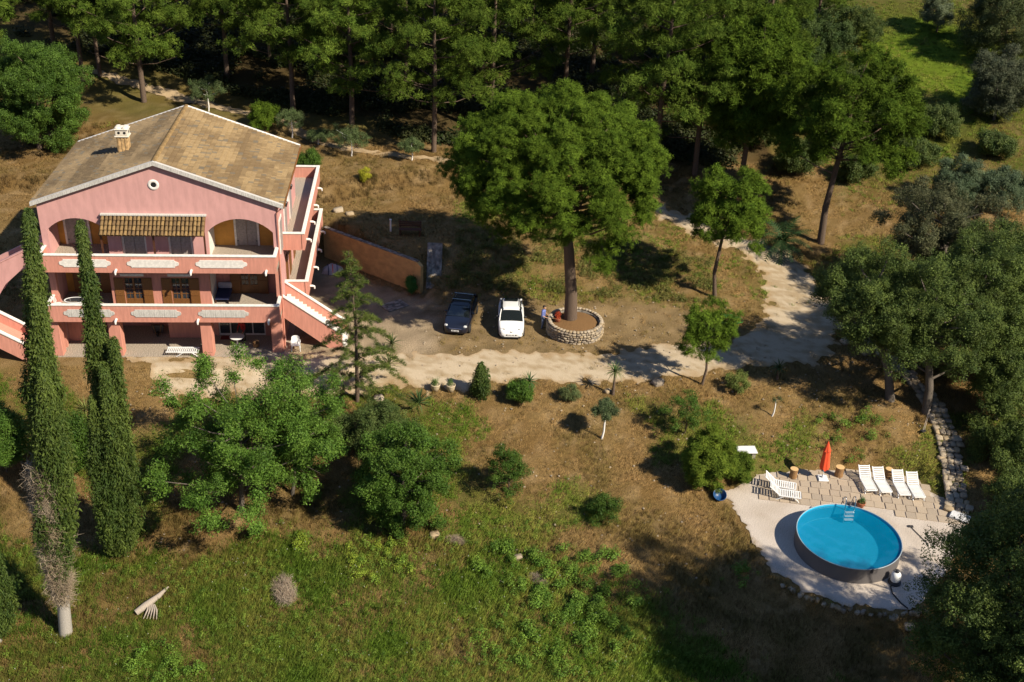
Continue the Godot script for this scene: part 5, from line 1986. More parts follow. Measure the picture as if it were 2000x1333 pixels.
func cypress(label: String, x: float, z: float, stems: Array, group: String, per: int) -> Node3D:
	# stems: [lean at the top (x, z), height, start height, radius, dead up to]
	var t := thing("cypress_tree", label, "cypress", on(x, z), 0.0, group)
	var green: Array = []
	var gc := PackedColorArray()
	var dead: Array = []
	var dc := PackedColorArray()
	for s in stems:
		var lean: Vector2 = s[0]
		var mb := Mb.new()
		var pts: Array = []
		var rad: Array = []
		for k in 6:
			var f: float = lerpf(0.0 if s[6] > 0.2 else s[2] / s[1], 1.0, k / 5.0)
			pts.append(Vector3(s[5].x * (1 - f) + lean.x * f, s[1] * f * 0.96 - 0.2, s[5].y * (1 - f) + lean.y * f))
			rad.append(lerpf(s[6], 0.03, f))
		mb.tube(pts, rad, 9)
		part("trunk", mb, M.pale_bark if s[6] > 0.2 else M.bark, t)
		for k in int(per * s[1] / 10.0 * s[3]):
			var f := rng.randf()
			var y: float = lerpf(s[2], s[1], f)
			var w: float = s[3] * minf(1.0, pow(maxf((1.0 - f) * 1.55, 0.0), 0.8)) * smoothstep(-0.1, 0.34 if s[4] > 0.0 else 0.16, f) 
			var a := rng.randf() * TAU
			w *= 0.9 + 0.85 * patch.get_noise_3d(cos(a) * 9.0 + x * 7.0 + lean.x * 20.0, y * 1.6, sin(a) * 9.0)
			var r := w * pow(rng.randf(), 0.35) * rng.randf_range(0.75, 1.18) * (1.25 if rng.randf() < 0.06 else 1.0)
			var g: float = y / s[1]
			var c := Vector3(s[5].x * (1 - g) + lean.x * g + cos(a) * r, y, s[5].y * (1 - g) + lean.y * g + sin(a) * r)
			var b := Basis(Vector3.UP, rng.randf() * TAU).rotated(Vector3(sin(a), 0, -cos(a)), -0.25).scaled(Vector3(0.26, 0.5, 0.26) * rng.randf_range(0.75, 1.3))
			var n := patch.get_noise_3d(c.x * 3.0 + x, c.y * 1.6, c.z * 3.0)
			if y < s[4] * (1.0 + n * 0.6) and not (cos(a) > 0.35 and y > 5.0 + n * 3.0):
				dead.append(Transform3D(Basis(Vector3.UP, rng.randf() * TAU).scaled(Vector3(0.55, 0.42, 0.55) * rng.randf_range(0.7, 1.3)), c))
				dc.append(Color(0.36, 0.29, 0.21).lerp(Color(0.22, 0.165, 0.105), rng.randf()) * rng.randf_range(0.8, 1.2))
				if rng.randf() > 0.25:
					continue
			green.append(Transform3D(b, c))
			gc.append(Color(0.04, 0.07, 0.014).lerp(Color(0.095, 0.13, 0.024), clampf(rng.randf() + n * 0.8, 0, 1)) * rng.randf_range(0.8, 1.2))
	many("crown", t, clumps.scale, M.leaf, green, gc)
	if dead.size():
		many("dead_twigs", t, clumps.twig, M.needle, dead, dc)
	return t


func conifer(label: String, x: float, z: float, h: float, rx: float) -> void:   # open young cedar with drooping boughs
	var t := thing("cedar_tree", label, "cedar", on(x, z))
	var mb := Mb.new()
	mb.tube([Vector3(0, -0.2, 0), Vector3(0.05, h * 0.5, 0), Vector3(-0.25, h, 0)], [0.14, 0.08, 0.012], 8)
	part("trunk", mb, M.bark, t)
	mb = Mb.new()
	var xf: Array = []
	var cols := PackedColorArray()
	for k in 50:
		var f := (k + 0.5) / 50.0
		var y := lerpf(0.9, h * 0.985, f)
		var reach := rx * pow(1.0 - f, 0.75) * rng.randf_range(0.65, 1.15) + 0.18
		var a := k * 2.39996 + rng.randf_range(-0.3, 0.3)
		var d := Vector3(cos(a), 0, sin(a))
		var s := Vector3(-0.25 * f * f, y, 0)
		var p1 := s + d * reach * 0.55 + Vector3(0, 0.10 * reach, 0)
		var p2 := s + d * reach + Vector3(0, -0.16 * reach, 0)
		mb.tube([s, p1, p2], [0.03, 0.018, 0.006], 4, false)
		var nn := int(3 + reach * 8.0)
		for q in nn:
			var e := lerpf(0.12, 1.05, (q + rng.randf()) / nn)
			var p := s.lerp(p1, e * 1.8) if e < 0.55 else p1.lerp(p2, (e - 0.55) / 0.45)
			p += Vector3(-d.z, 0, d.x) * rng.randf_range(-0.22, 0.22) * (1.2 - e * 0.6) + Vector3(0, rng.randf_range(-0.14, 0.02), 0)
			xf.append(Transform3D(Basis(Vector3.UP, rng.randf() * TAU).scaled(Vector3(0.24, 0.2, 0.24) * rng.randf_range(0.8, 1.3)), p))
			cols.append(Color(0.055, 0.085, 0.02).lerp(Color(0.115, 0.145, 0.03), rng.randf()) * rng.randf_range(0.85, 1.15))
	part("boughs", mb, M.bark, t)
	many("needles", t, clumps.needle, M.needle, xf, cols)


func rosette(called: String, label: String, cat: String, at: Vector3, stem: float, n: int, l: float, w: float, c: Color, droop := 0.5, group := "", dead := 0.0) -> Node3D:   # yucca, agave, palm: stiff leaves from one head
	var t := thing(called, label, cat, at, rng.randf() * 6.0, group)
	if stem > 0.05:
		var mb := Mb.new()
		mb.tube([Vector3(0, -0.1, 0), Vector3(0.03, stem * 0.5, 0), Vector3(0, stem, 0)], [0.09 + stem * 0.02, 0.075, 0.07], 8)
		part("stem", mb, M.bark, t)
	for k in n:
		var mb := Mb.new()
		var f := (k + 0.5) / n
		var el := lerpf(1.45, -0.35 if stem > 0.3 else 0.12, f) + rng.randf_range(-0.12, 0.12)
		var a := k * 2.39996
		var d := Vector3(cos(a), 0, sin(a))
		var s := Vector3(-d.z, 0, d.x)
		mb.col = c.lerp(Color(0.32, 0.26, 0.12), clampf(dead * f, 0, 1)) * rng.randf_range(0.8, 1.2)
		var ll := l * rng.randf_range(0.8, 1.1)
		var p := Vector3(0, stem, 0)
		var e := el
		var prev: Array = []
		for q in 5:
			var ww: float = w * [0.7, 1.0, 0.85, 0.5, 0.05][q]
			var lift := Vector3.UP * ww * 0.25
			var row := [p - s * ww + lift, p, p + s * ww + lift]
			if prev.size():
				for g in 2:
					mb.quad(prev[g], prev[g + 1], row[g + 1], row[g])
			prev = row
			p += (d * cos(e) + Vector3.UP * sin(e)) * ll / 4.0
			e -= droop * (0.2 + cos(el)) * 0.5
		part("leaf", mb, M.leaf, t)
	return t


func plants() -> void:
	rng.seed = 1001
	# --- the big stone pine in its round planter
	var g1 := Color(0.05, 0.09, 0.010)
	var g2 := Color(0.112, 0.17, 0.018)
	var t := thing("stone_pine", "huge round crowned stone pine growing from the stone planter", "pine", Vector3(3.86, 0.75, -68.75))
	var p := dome(Vector3(-1.45, 10.7, 0.0), 6.6, 4.7, 250, 0.75, -0.42, 0.8, 0.82, 1.05)
	p.append_array(dome(Vector3(-1.4, 10.3, 0), 4.8, 3.3, 60, 1.2, -0.3, 0.8, 0.7, 1.0))
	for q in [[1.5, 5.3, 0.6, 1.2], [2.4, 6.0, 0.4, 1.1], [-0.6, 6.6, 1.4, 1.0], [-4.6, 6.7, 1.2, 1.1], [3.1, 7.0, 1.0, 1.1], [-3.0, 7.0, 1.6, 1.0], [-5.9, 7.4, 0.6, 1.0], [2.0, 4.6, 0.9, 0.8]]:
		p.append([Vector3(q[0], q[1], q[2]), q[3], q[3] * 0.6])
	limbs(t, [Vector3(0.1, -0.6, 0), Vector3(0.0, 2.0, 0), Vector3(-0.35, 5.0, 0), Vector3(-0.8, 8.0, 0.1), Vector3(-1.4, 11.5, 0)], [0.5, 0.42, 0.36, 0.28, 0.1], p, 3, 4.0, M.bark, 0.12)
	gaps = 0.05
	crown(t, p, 58, 0.32, clumps.needle, M.needle, g1 * 1.05, g2 * 1.12)
	gaps = 0.08
	# --- other single pines
	t = tree("stone_pine", "tall stone pine with a bare forked trunk on the far right of the drive", 24.08, -82.81, Vector3(0.44, 10.0, 0), 4.7, 4.6, {cat = "pine", deep = 0.6, far = 1.1, n = 100, puff = 0.85, per = 30, size = 0.5, mesh = clumps.needle, mat = M.needle, c1 = g1 * 0.9, c2 = g2 * 0.9, r = 0.27, low = -0.65, from = 4.0, bend = Vector3(-0.25, 0, 0)})
	t = tree("young_pine", "round bright green young pine with a bent bare trunk behind the drive", 14.58, -73.7, Vector3(0.15, 6.7, 0), 2.7, 2.9, {cat = "pine", deep = 0.5, far = 1.12, n = 74, puff = 0.62, per = 20, size = 0.4, mesh = clumps.needle, mat = M.needle, c1 = g1 * 1.15, c2 = g2 * 1.2, r = 0.15, low = -0.7, from = 3.6, bend = Vector3(-0.35, 0, 0)})
	t = tree("young_pine", "small bright pine on a thin bent stem at the front edge of the drive", 12.25, -62.33, Vector3(-0.1, 3.85, 0), 1.65, 1.85, {cat = "pine", deep = 0.45, far = 1.14, n = 42, puff = 0.5, per = 13, size = 0.36, mesh = clumps.needle, mat = M.needle, c1 = g1 * 1.15, c2 = g2 * 1.2, r = 0.085, low = -0.75, from = 2.2, bend = Vector3(0.2, 0, 0)})
	t = tree("pine_tree", "tall narrow pine behind the bend of the drive", 18.12, -88.56, Vector3(0.2, 9.2, 0), 3.4, 5.9, {cat = "pine", n = 84, deep = 0.65, puff = 1.1, per = 34, size = 0.55, mesh = clumps.needle, mat = M.needle, c1 = g1 * 0.95, c2 = g2 * 0.95, r = 0.24, low = -0.85, from = 4.0})
	# --- the wood: a few shapes repeated, every tree by itself
	var kinds: Array = [forest_pine(14.5, 5.4, 4.9, 24, 0.9), forest_pine(15.5, 4.8, 4.7, 25, 0.9), forest_pine(12.0, 3.4, 4.5, 21, 1.08), forest_pine(17.5, 6.0, 4.2, 25, 0.92)]
	var wood := [
		[-20.5, -98.0, 0, 1.0, "pine with a straight bare grey trunk at the wood edge above the house roof"],
		[-14.9, -95.8, 2, 1.05, "pine with a leaning bare trunk and low dead branch at the wood edge"],
		[-7.4, -92.0, 1, 0.98, "shady pine whose trunk stands where the dirt path runs behind the big stone pine"],
		[-33.9, -98.3, 2, 1.1, "broad pale green pine standing over the house chimney, trunk on the dirt path"],
		[-40.1, -100.8, 3, 0.85, "dark pine with thin trunk behind the dense round tree, left of a pair"],
		[-38.9, -101.9, 3, 0.8, "dark pine with thin trunk behind the dense round tree, right of a pair"],
		[-2.7, -96.1, 1, 1.05, "tall pine directly behind the left half of the big stone pine"],
		[11.3, -89.8, 1, 1.12, "broad bushy pine right behind the big stone pine"],
		[3.7, -98.2, 3, 1.0, "tall pine peeping over the top of the big stone pine"],
		[14.7, -90.5, 2, 1.05, "low pine between the bushy pine and the tall narrow pine"],
		[-27.5, -103.0, 0, 1.0, "pine behind the olive trees, its crown cut by the top of the picture"],
		[-24.5, -108.0, 1, 0.95, "second row pine left of the yellow clearing"],
		[-11.0, -104.0, 3, 0.95, "second row pine at the yellow clearing"],
		[-44.5, -106.0, 1, 0.95, "pine in the top left corner of the wood"],
		[-35.5, -110.0, 0, 1.1, "second row pine above the dense round tree"],
		[-17.5, -106.5, 2, 1.1, "second row pine between the bare trunked pines"],
		[-4.0, -107.0, 0, 1.1, "second row pine behind the shady pine"],
		[6.5, -108.0, 1, 1.0, "second row pine above the bushy pine"],
		[12.5, -101.0, 3, 0.95, "tall second row pine right of the big stone pine crown"],
		[17.5, -103.0, 0, 0.95, "second row pine behind the tall narrow pine"],
		[-30.0, -118.0, 3, 1.0, "third row pine at the left of the top edge"],
		[-14.0, -117.0, 1, 1.0, "third row pine at the middle left of the top edge"],
		[0.5, -118.0, 0, 1.15, "third row pine at the middle of the top edge"],
		[10.5, -119.0, 2, 1.2, "third row pine right of the middle of the top edge"],
		[-47.0, -118.0, 0, 1.1, "third row pine at the far left of the top edge"],
		[-50.0, -99.0, 2, 1.1, "pine at the far left edge of the wood"],
		[22.5, -106.5, 1, 0.9, "tall pine left of the sunlit grass clearing at the top right"],
		[28.5, -113.0, 3, 0.85, "tall pine at the top edge beside the sunlit grass clearing"],
		[-22.5, -124.0, 1, 1.1, "farthest pine showing in the gap above the yellow clearing"],
	]
	var made := {}
	for q in wood:
		var k: int = q[2]
		var o: Node3D
		if made.has(k):
			o = copy(made[k], "pine_tree", q[4], on(q[0], q[1]), rng.randf() * TAU, "pines of the wood behind the house", q[3])
		else:
			o = kinds[k]
			o.name = numbered("pine_tree")
			add_child(o)
			o.position = on(q[0], q[1])
			o.scale = Vector3.ONE * q[3]
			tag(o, q[4], "pine", "pines of the wood behind the house")
			made[k] = o
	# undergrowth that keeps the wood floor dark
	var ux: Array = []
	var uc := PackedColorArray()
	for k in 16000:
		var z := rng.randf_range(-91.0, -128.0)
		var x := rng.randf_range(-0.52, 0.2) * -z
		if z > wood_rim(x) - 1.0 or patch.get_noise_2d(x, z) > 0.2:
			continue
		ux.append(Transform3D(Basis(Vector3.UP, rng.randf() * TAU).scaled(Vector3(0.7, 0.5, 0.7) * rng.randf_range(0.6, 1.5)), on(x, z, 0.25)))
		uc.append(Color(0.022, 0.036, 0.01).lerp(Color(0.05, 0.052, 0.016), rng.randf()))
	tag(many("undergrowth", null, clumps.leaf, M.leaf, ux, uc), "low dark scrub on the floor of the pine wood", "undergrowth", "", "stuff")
	# --- cypresses
	cypress("tall double topped cypress at the left with a brown dead lower side", -22.16, -42.93, [
		[Vector2(1.7, -0.6), 22.9, 2.3, 1.0, 8.5, Vector2(0, 0), 0.34],
		[Vector2(1.95, 0.5), 19.6, 4.0, 0.9, 8.5, Vector2(0.1, 0.1), 0.1],
		[Vector2(1.8, 0.9), 16.2, 3.2, 0.85, 10.0, Vector2(-0.1, 0.1), 0.1]], "tall cypresses in front of the house", 780)
	cypress("slender dark cypress with three pointed tips in front of the house", -20.77, -48.32, [
		[Vector2(0.2, -0.5), 19.0, 0.8, 0.72, 0.0, Vector2(0, 0), 0.22],
		[Vector2(1.25, 0.2), 13.2, 0.7, 0.65, 0.0, Vector2(0.4, 0.1), 0.12],
		[Vector2(0.75, 0.7), 12.0, 0.6, 0.75, 0.0, Vector2(0.2, 0.3), 0.12],
		[Vector2(-0.1, 0.6), 10.0, 0.5, 0.8, 0.0, Vector2(-0.3, 0.4), 0.1]], "tall cypresses in front of the house", 880)
	cypress("short cypress cut off by the left edge of the picture", -25.4, -42.31, [[Vector2(0.3, 0), 8.8, 0.9, 1.0, 0.0, Vector2(0, 0), 0.22], [Vector2(0.9, 0.3), 6.8, 0.9, 0.8, 0.0, Vector2(0.2, 0), 0.12]], "", 1200)
	# --- leafy trees on the slope
	var w1 := Color(0.045, 0.105, 0.012)
	var w2 := Color(0.115, 0.20, 0.028)
	tree("walnut_tree", "large bright leafy walnut tree in front of the house gallery", -14.98, -51.31, Vector3(0.4, 4.9, 0.2), 4.6, 4.3, {n = 125, puff = 0.62, per = 13, size = 0.5, deep = 0.3, far = 1.16, mesh = clumps.big_leaf, c1 = w1, c2 = w2, r = 0.16, low = -0.95, every = 3, from = 0.8, bark = M.grey_bark})
	tree("walnut_tree", "taller thin walnut right of the large one, its top over the stair foot", -12.3, -52.6, Vector3(0.6, 4.9, 0), 2.4, 3.6, {n = 70, puff = 0.55, per = 12, size = 0.46, deep = 0.35, far = 1.14, mesh = clumps.big_leaf, c1 = w1, c2 = w2, r = 0.11, low = -0.95, every = 3, bark = M.grey_bark})
	tree("mulberry_tree", "dense round leafy tree on the brown slope below the potted plants", -5.71, -50.62, Vector3(0.1, 3.2, 0), 2.6, 3.4, {n = 110, puff = 0.46, per = 15, size = 0.44, deep = 0.4, far = 1.12, mesh = clumps.big_leaf, c1 = w1 * 0.85, c2 = w2 * 0.8, r = 0.15, low = -0.9, every = 2, from = 0.3, bark = M.grey_bark})
	tree("green_shrub", "dull green shrub just behind the dense round leafy tree", -7.7, -55.8, Vector3(0.2, 1.5, 0), 1.9, 1.5, {cat = "shrub", n = 24, puff = 0.6, per = 30, size = 0.35, mesh = clumps.small_leaf, c1 = Color(0.05, 0.085, 0.02), c2 = Color(0.1, 0.13, 0.035), r = 0.05, from = 0.1})
	tree("green_shrub", "dull green shrub between the walnut and the dense round leafy tree", -10.69, -55.73, Vector3(0, 1.3, 0), 1.25, 1.3, {cat = "shrub", n = 18, puff = 0.5, per = 26, size = 0.34, mesh = clumps.small_leaf, c1 = Color(0.05, 0.085, 0.02), c2 = Color(0.1, 0.13, 0.035), r = 0.05, from = 0.1})
	tree("green_shrub", "green bush between the two tall cypresses", -24.98, -53.47, Vector3(0.3, 1.9, 0), 1.5, 1.9, {cat = "shrub", n = 26, puff = 0.55, per = 30, size = 0.38, c1 = w1 * 0.75, c2 = w2 * 0.65, r = 0.06, from = 0.2})
	tree("green_shrub", "bright leafy bush at the left picture edge beside the double cypress", -29.0, -53.2, Vector3(0.1, 2.2, 0), 1.5, 2.2, {cat = "shrub", n = 30, puff = 0.6, per = 30, size = 0.4, mesh = clumps.big_leaf, c1 = w1, c2 = w2 * 0.9, r = 0.06, from = 0.2})
	tree("round_bush", "bright yellow green feathery bush left of the white slab", 11.95, -54.3, Vector3(-0.3, 1.85, 0), 1.5, 1.75, {cat = "bush", n = 52, puff = 0.36, per = 24, size = 0.34, deep = 0.4, far = 1.1, mesh = clumps.needle, mat = M.needle, c1 = Color(0.07, 0.115, 0.014), c2 = Color(0.16, 0.21, 0.026), r = 0.05, from = 0.2, low = -0.9})
	tree("round_bush", "small feathery bush right beside the white slab", 13.95, -55.2, Vector3(-0.1, 1.1, 0), 0.75, 1.1, {cat = "bush", n = 18, puff = 0.35, per = 30, size = 0.28, mesh = clumps.needle, mat = M.needle, c1 = Color(0.06, 0.105, 0.014), c2 = Color(0.14, 0.19, 0.026), r = 0.03, from = 0.1, low = -0.9})
	tree("young_fruit_tree", "thin many stemmed young fruit tree on the slope left of the parasol", 10.75, -58.07, Vector3(0, 1.7, 0), 1.25, 1.25, {n = 18, puff = 0.42, per = 7, size = 0.3, deep = 0.4, far = 1.15, c1 = w1 * 0.8, c2 = w2 * 0.75, r = 0.045, every = 1, from = 0.2, low = -0.8})
	tree("green_shrub", "small dark leafy shrub alone in the middle of the brown slope", 0.11, -52.93, Vector3(0, 1.75, 0), 1.0, 1.6, {cat = "shrub", n = 22, puff = 0.46, per = 8, size = 0.32, deep = 0.3, far = 1.15, c1 = w1 * 0.7, c2 = w2 * 0.6, r = 0.05, every = 2, from = 0.3, low = -0.85})
	tree("green_shrub", "low dark shrub on the slope left of the pool terrace", 5.74, -51.42, Vector3(0, 0.7, 0), 0.85, 0.65, {cat = "shrub", n = 16, puff = 0.36, per = 9, size = 0.28, deep = 0.3, far = 1.15, c1 = w1 * 0.65, c2 = w2 * 0.55, r = 0.03, from = 0.1})
	# --- oaks on the right
	var o1 := Color(0.045, 0.075, 0.016)
	var o2 := Color(0.12, 0.16, 0.032)
	var oak := {n = 70, puff = 0.8, per = 28, size = 0.4, deep = 0.4, far = 1.1, mesh = clumps.small_leaf, c1 = o1, c2 = o2, r = 0.28, every = 2, bark = M.grey_bark, low = -0.75}
	var mk := func(label: String, x: float, z: float, off: Vector3, rx: float, ry: float, over: Dictionary) -> void:
		var d: Dictionary = oak.duplicate()
		d.merge(over, true)
		tree("oak_tree", label, x, z, off, rx, ry, d)
	mk.call("spreading oak whose forked grey trunk stands beside the stone steps", 26.3, -60.8, Vector3(-0.7, 5.4, -1.2), 3.8, 4.4, {from = 2.2, n = 84, low = -0.5})
	mk.call("oak left of the stone steps overhanging the drive", 24.3, -61.8, Vector3(-2.1, 6.0, -1.6), 3.4, 3.5, {from = 2.2, n = 64, low = -0.5})
	mk.call("oak behind the stone steps at the right edge of the picture", 30.8, -65.9, Vector3(-0.8, 6.0, 0), 3.7, 3.7, {c2 = o2 * 1.15})
	mk.call("greyish oak rising highest in the clump right of the drive", 31.6, -74.0, Vector3(-1.4, 5.4, -0.6), 4.3, 3.3, {c1 = Color(0.06, 0.07, 0.03), c2 = Color(0.13, 0.13, 0.06), per = 26})
	mk.call("rounded oak filling the gap between the oak clump and the right picture edge", 33.2, -69.5, Vector3(-0.8, 4.6, 0), 3.8, 3.6, {n = 66})
	mk.call("low oak at the right picture edge above the stone steps", 32.6, -63.5, Vector3(-0.6, 3.6, 0), 2.8, 2.8, {n = 50, r = 0.16})
	mk.call("low dark bush oak beside the bottom of the stone steps at the right picture edge", 29.9, -52.6, Vector3(-0.2, 1.3, 0), 2.0, 1.6, {n = 36, puff = 0.6, r = 0.1, from = 0.3})
	mk.call("low dense oak hedge running down right of the stone steps", 30.6, -60.6, Vector3(-0.3, 2.6, 0.2), 1.7, 2.6, {n = 36, puff = 0.75, r = 0.12})
	mk.call("low spreading dark oak right of the stone steps at the picture edge", 31.0, -57.0, Vector3(-0.2, 1.5, 0), 2.6, 1.9, {n = 44, puff = 0.7, r = 0.12, from = 0.4})
	mk.call("large dark oak filling the lower right corner beside the pool", 22.0, -36.6, Vector3(0.7, 8.9, -0.4), 4.5, 5.0, {n = 110, puff = 1.1, per = 38, r = 0.35, from = 1.5, low = -0.95})
	mk.call("second dark oak behind the corner oak at the right edge", 27.8, -41.5, Vector3(0.6, 5.8, 0), 3.6, 4.6, {n = 60, from = 1.5, low = -0.9})
	mk.call("oak just below the lower right corner whose shade falls on the meadow", 17.6, -29.0, Vector3(0, 7.8, 0), 4.6, 4.2, {from = 3.0})
	mk.call("tall oak right of the lower right corner oak, mostly outside the picture", 29.0, -33.5, Vector3(-0.5, 14.5, 0), 5.2, 5.0, {from = 3.0, n = 70, puff = 1.4})
	mk.call("tallest oak standing outside the right edge level with the corner oak", 25.6, -36.4, Vector3(-0.2, 15.0, 0), 4.6, 4.6, {from = 5.0, n = 70, puff = 1.3})
	# --- top of the picture
	tree("dense_tree", "dense dark green round tree in the top left corner", -39.83, -88.95, Vector3(0.4, 4.9, 0), 4.1, 4.7, {n = 90, puff = 0.95, per = 42, size = 0.42, c1 = Color(0.035, 0.075, 0.01), c2 = Color(0.085, 0.15, 0.02), r = 0.25, low = -0.9, from = 1.0})
	tree("dense_tree", "dark broad leaved tree at the top edge right of the wood", 21.0, -113.0, Vector3(-0.6, 4.2, 0), 4.4, 3.4, {n = 50, puff = 1.1, per = 34, size = 0.5, c1 = Color(0.03, 0.06, 0.018), c2 = Color(0.075, 0.11, 0.035), r = 0.2, low = -0.8})
	tree("dense_tree", "dark shrubby tree left of the sunlit grass at the top right", 28.0, -111.0, Vector3(0, 2.8, 0), 3.6, 2.6, {n = 42, puff = 0.9, per = 32, size = 0.46, c1 = Color(0.04, 0.075, 0.02), c2 = Color(0.09, 0.13, 0.035), r = 0.15, low = -0.8})
	tree("olive_tree", "pale grey green olive at the top of the sunlit grass", 42.0, -117.8, Vector3(-0.5, 2.1, 0), 1.6, 2.0, {cat = "olive tree", n = 26, puff = 0.55, per = 30, size = 0.36, mesh = clumps.small_leaf, c1 = Color(0.10, 0.13, 0.065), c2 = Color(0.19, 0.22, 0.12), r = 0.09, low = -0.8})
	tree("grey_tree", "greyish bushy tree at the right edge below the sunlit grass", 43.0, -101.2, Vector3(-0.5, 3.2, 0), 3.0, 3.2, {n = 44, puff = 0.85, per = 30, size = 0.42, mesh = clumps.small_leaf, c1 = Color(0.05, 0.065, 0.035), c2 = Color(0.11, 0.12, 0.065), r = 0.14, low = -0.9, bark = M.grey_bark})
	tree("grey_tree", "dark olive green tree in the top right corner", 47.2, -112.6, Vector3(-0.6, 3.6, 0), 4.2, 3.6, {n = 52, puff = 1.0, per = 32, size = 0.45, mesh = clumps.small_leaf, c1 = Color(0.045, 0.065, 0.02), c2 = Color(0.10, 0.12, 0.04), r = 0.16, low = -0.9})
	tree("olive_tree", "bluish green olive bush on the dry slope at the right, left of two", 36.0, -87.9, Vector3(-0.3, 2.2, 0), 1.9, 2.0, {cat = "olive tree", n = 30, puff = 0.6, per = 28, size = 0.38, mesh = clumps.small_leaf, c1 = Color(0.055, 0.09, 0.045), c2 = Color(0.13, 0.17, 0.085), r = 0.08, low = -0.9})
	tree("olive_tree", "bluish green olive bush on the dry slope at the right, right of two", 39.6, -87.5, Vector3(-0.3, 1.9, 0), 2.1, 1.8, {cat = "olive tree", n = 30, puff = 0.6, per = 28, size = 0.38, mesh = clumps.small_leaf, c1 = Color(0.055, 0.09, 0.045), c2 = Color(0.13, 0.17, 0.085), r = 0.08, low = -0.9})
	for q in [[31.0, -100.0, 1.8, "green scrub right of the far right stone pine"], [34.5, -104.5, 1.5, "green scrub just below the sunlit grass"], [27.5, -96.0, 1.5, "green scrub behind the crown of the far right stone pine"], [34.0, -94.0, 1.6, "green scrub in the shade under the greyish bushy tree"], [20.5, -96.0, 1.9, "green scrub between the tall narrow pine and the far right stone pine"], [25.0, -104.0, 2.2, "green scrub below the dark shrubby tree"], 
		[23.5, -92.0, 1.7, "scrub just behind the trunk of the far right stone pine"], [28.5, -91.5, 1.3, "small scrub on the dry slope right of the far right stone pine"], [32.5, -97.5, 1.7, "scrub in the middle of the slope under the sunlit grass"], [37.0, -98.5, 1.8, "scrub left of the greyish bushy tree"], [30.5, -106.5, 1.8, "scrub right under the dark shrubby tree"], [22.0, -100.0, 2.2, "tall scrub above the tall narrow pine"], [26.0, -99.5, 1.9, "scrub above the far right stone pine crown"], [33.5, -116.0, 2.2, "scrub at the upper left of the sunlit grass"], [30.0, -119.0, 2.6, "large scrub at the top edge left of the sunlit grass"], [24.5, -117.0, 2.6, "large scrub between the two dark trees at the top edge"], [46.0, -104.0, 2.4, "scrub at the right edge behind the greyish bushy tree"], [41.5, -95.5, 1.4, "low scrub at the right edge on the dry slope"], [35.0, -82.0, 1.5, "scrub above the oaks at the right"], [38.5, -79.0, 1.6, "scrub at the right edge above the oaks"], [32.0, -78.5, 1.6, "scrub behind the greyish oak"]]:
		tree("scrub_bush", q[3], q[0], q[1], Vector3(0, q[2] * 0.75, 0), q[2], q[2] * 0.8, {cat = "bush", group = "scrub bushes on the upper right slope", n = 18, puff = q[2] * 0.4, per = 26, size = 0.42, c1 = Color(0.05, 0.085, 0.02), c2 = Color(0.11, 0.14, 0.035), r = 0.05, from = 0.2})
	# --- cedar by the stair
	conifer("open young cedar with drooping boughs in front of the right hand stair", -9.41, -59.41, 10.2, 3.2)
	# --- small plants
	var yc := Color(0.055, 0.105, 0.035)
	rosette("yucca", "single stemmed yucca with a round leaf head at the front edge of the drive", "yucca", on(6.51, -60.93), 1.65, 44, 0.85, 0.035, yc, 0.55, "", 0.5)
	rosette("yucca", "small yellowish yucca between the two tall cypresses", "yucca", on(-25.76, -57.69), 0.1, 22, 0.95, 0.03, Color(0.13, 0.15, 0.04), 0.5)
	rosette("yucca", "leafy yucca rising from the green shrub at the edge of the drive", "yucca", on(1.2, -60.1), 1.35, 34, 0.75, 0.035, yc, 0.5)
	tree("green_shrub", "rounded green shrub at the foot of the leafy yucca", 0.75, -59.9, Vector3(0, 0.75, 0), 0.75, 0.75, {cat = "shrub", n = 16, puff = 0.32, per = 26, size = 0.28, c1 = w1, c2 = w2 * 0.8, r = 0.03, from = 0.1})
	rosette("agave", "spiky agave in front of the cream pots", "agave", on(-5.59, -59.39), 0.05, 34, 1.1, 0.045, Color(0.07, 0.12, 0.04), 0.35)
	rosette("agave", "dark spiky yucca beside the cedar, on the court", "agave", on(-7.86, -64.57), 0.5, 34, 0.9, 0.04, Color(0.045, 0.075, 0.03), 0.45, "", 0.4)
	rosette("agave", "spiky grey green plant just below the dark yucca on the court", "agave", on(-7.83, -62.85), 0.1, 28, 1.05, 0.035, Color(0.09, 0.115, 0.04), 0.4, "", 0.6)
	rosette("yucca", "dark yucca at the shaded lower edge of the drive", "yucca", on(17.26, -63.28), 0.9, 30, 0.75, 0.035, yc * 0.8, 0.5)
	var palm := rosette("date_palm", "low date palm with arching fronds behind the young pine", "palm", on(20.6, -81.0), 0.7, 0, 1, 1, yc)
	for k in 26:
		var mb := Mb.new()
		var a := k * 2.39996
		var el := lerpf(1.35, 0.1, (k + 0.5) / 26.0)
		var d := Vector3(cos(a), 0, sin(a))
		var s := Vector3(-d.z, 0, d.x)
		var q := Vector3(0, 0.9, 0)
		var e := el
		mb.col = Color(0.03, 0.062, 0.02) * rng.randf_range(0.8, 1.3)
		for i in 15:
			var dir := (d * cos(e) + Vector3.UP * sin(e))
			var l := 0.55 * sin(PI * clampf((i + 1.5) / 16.5, 0, 1)) + 0.08
			for g in [-1.0, 1.0]:
				var o: Vector3 = q + s * g * l + dir * l * 0.5 + Vector3(0, -0.08, 0)
				mb.tri(q - dir * 0.06, q + dir * 0.06, o)
			var q2 := q + dir * 0.185
			mb.quad(q - s * 0.015, q + s * 0.015, q2 + s * 0.012, q2 - s * 0.012)
			q = q2
			e -= 0.085 * (0.5 + cos(el))
		part("frond", mb, M.leaf, palm)
	cypress("small columnar thuja bush at the edge of the drive", -1.82, -60.22, [[Vector2(0, 0), 2.0, 0.15, 0.55, 0.0, Vector2(0, 0), 0.05]], "", 1900)
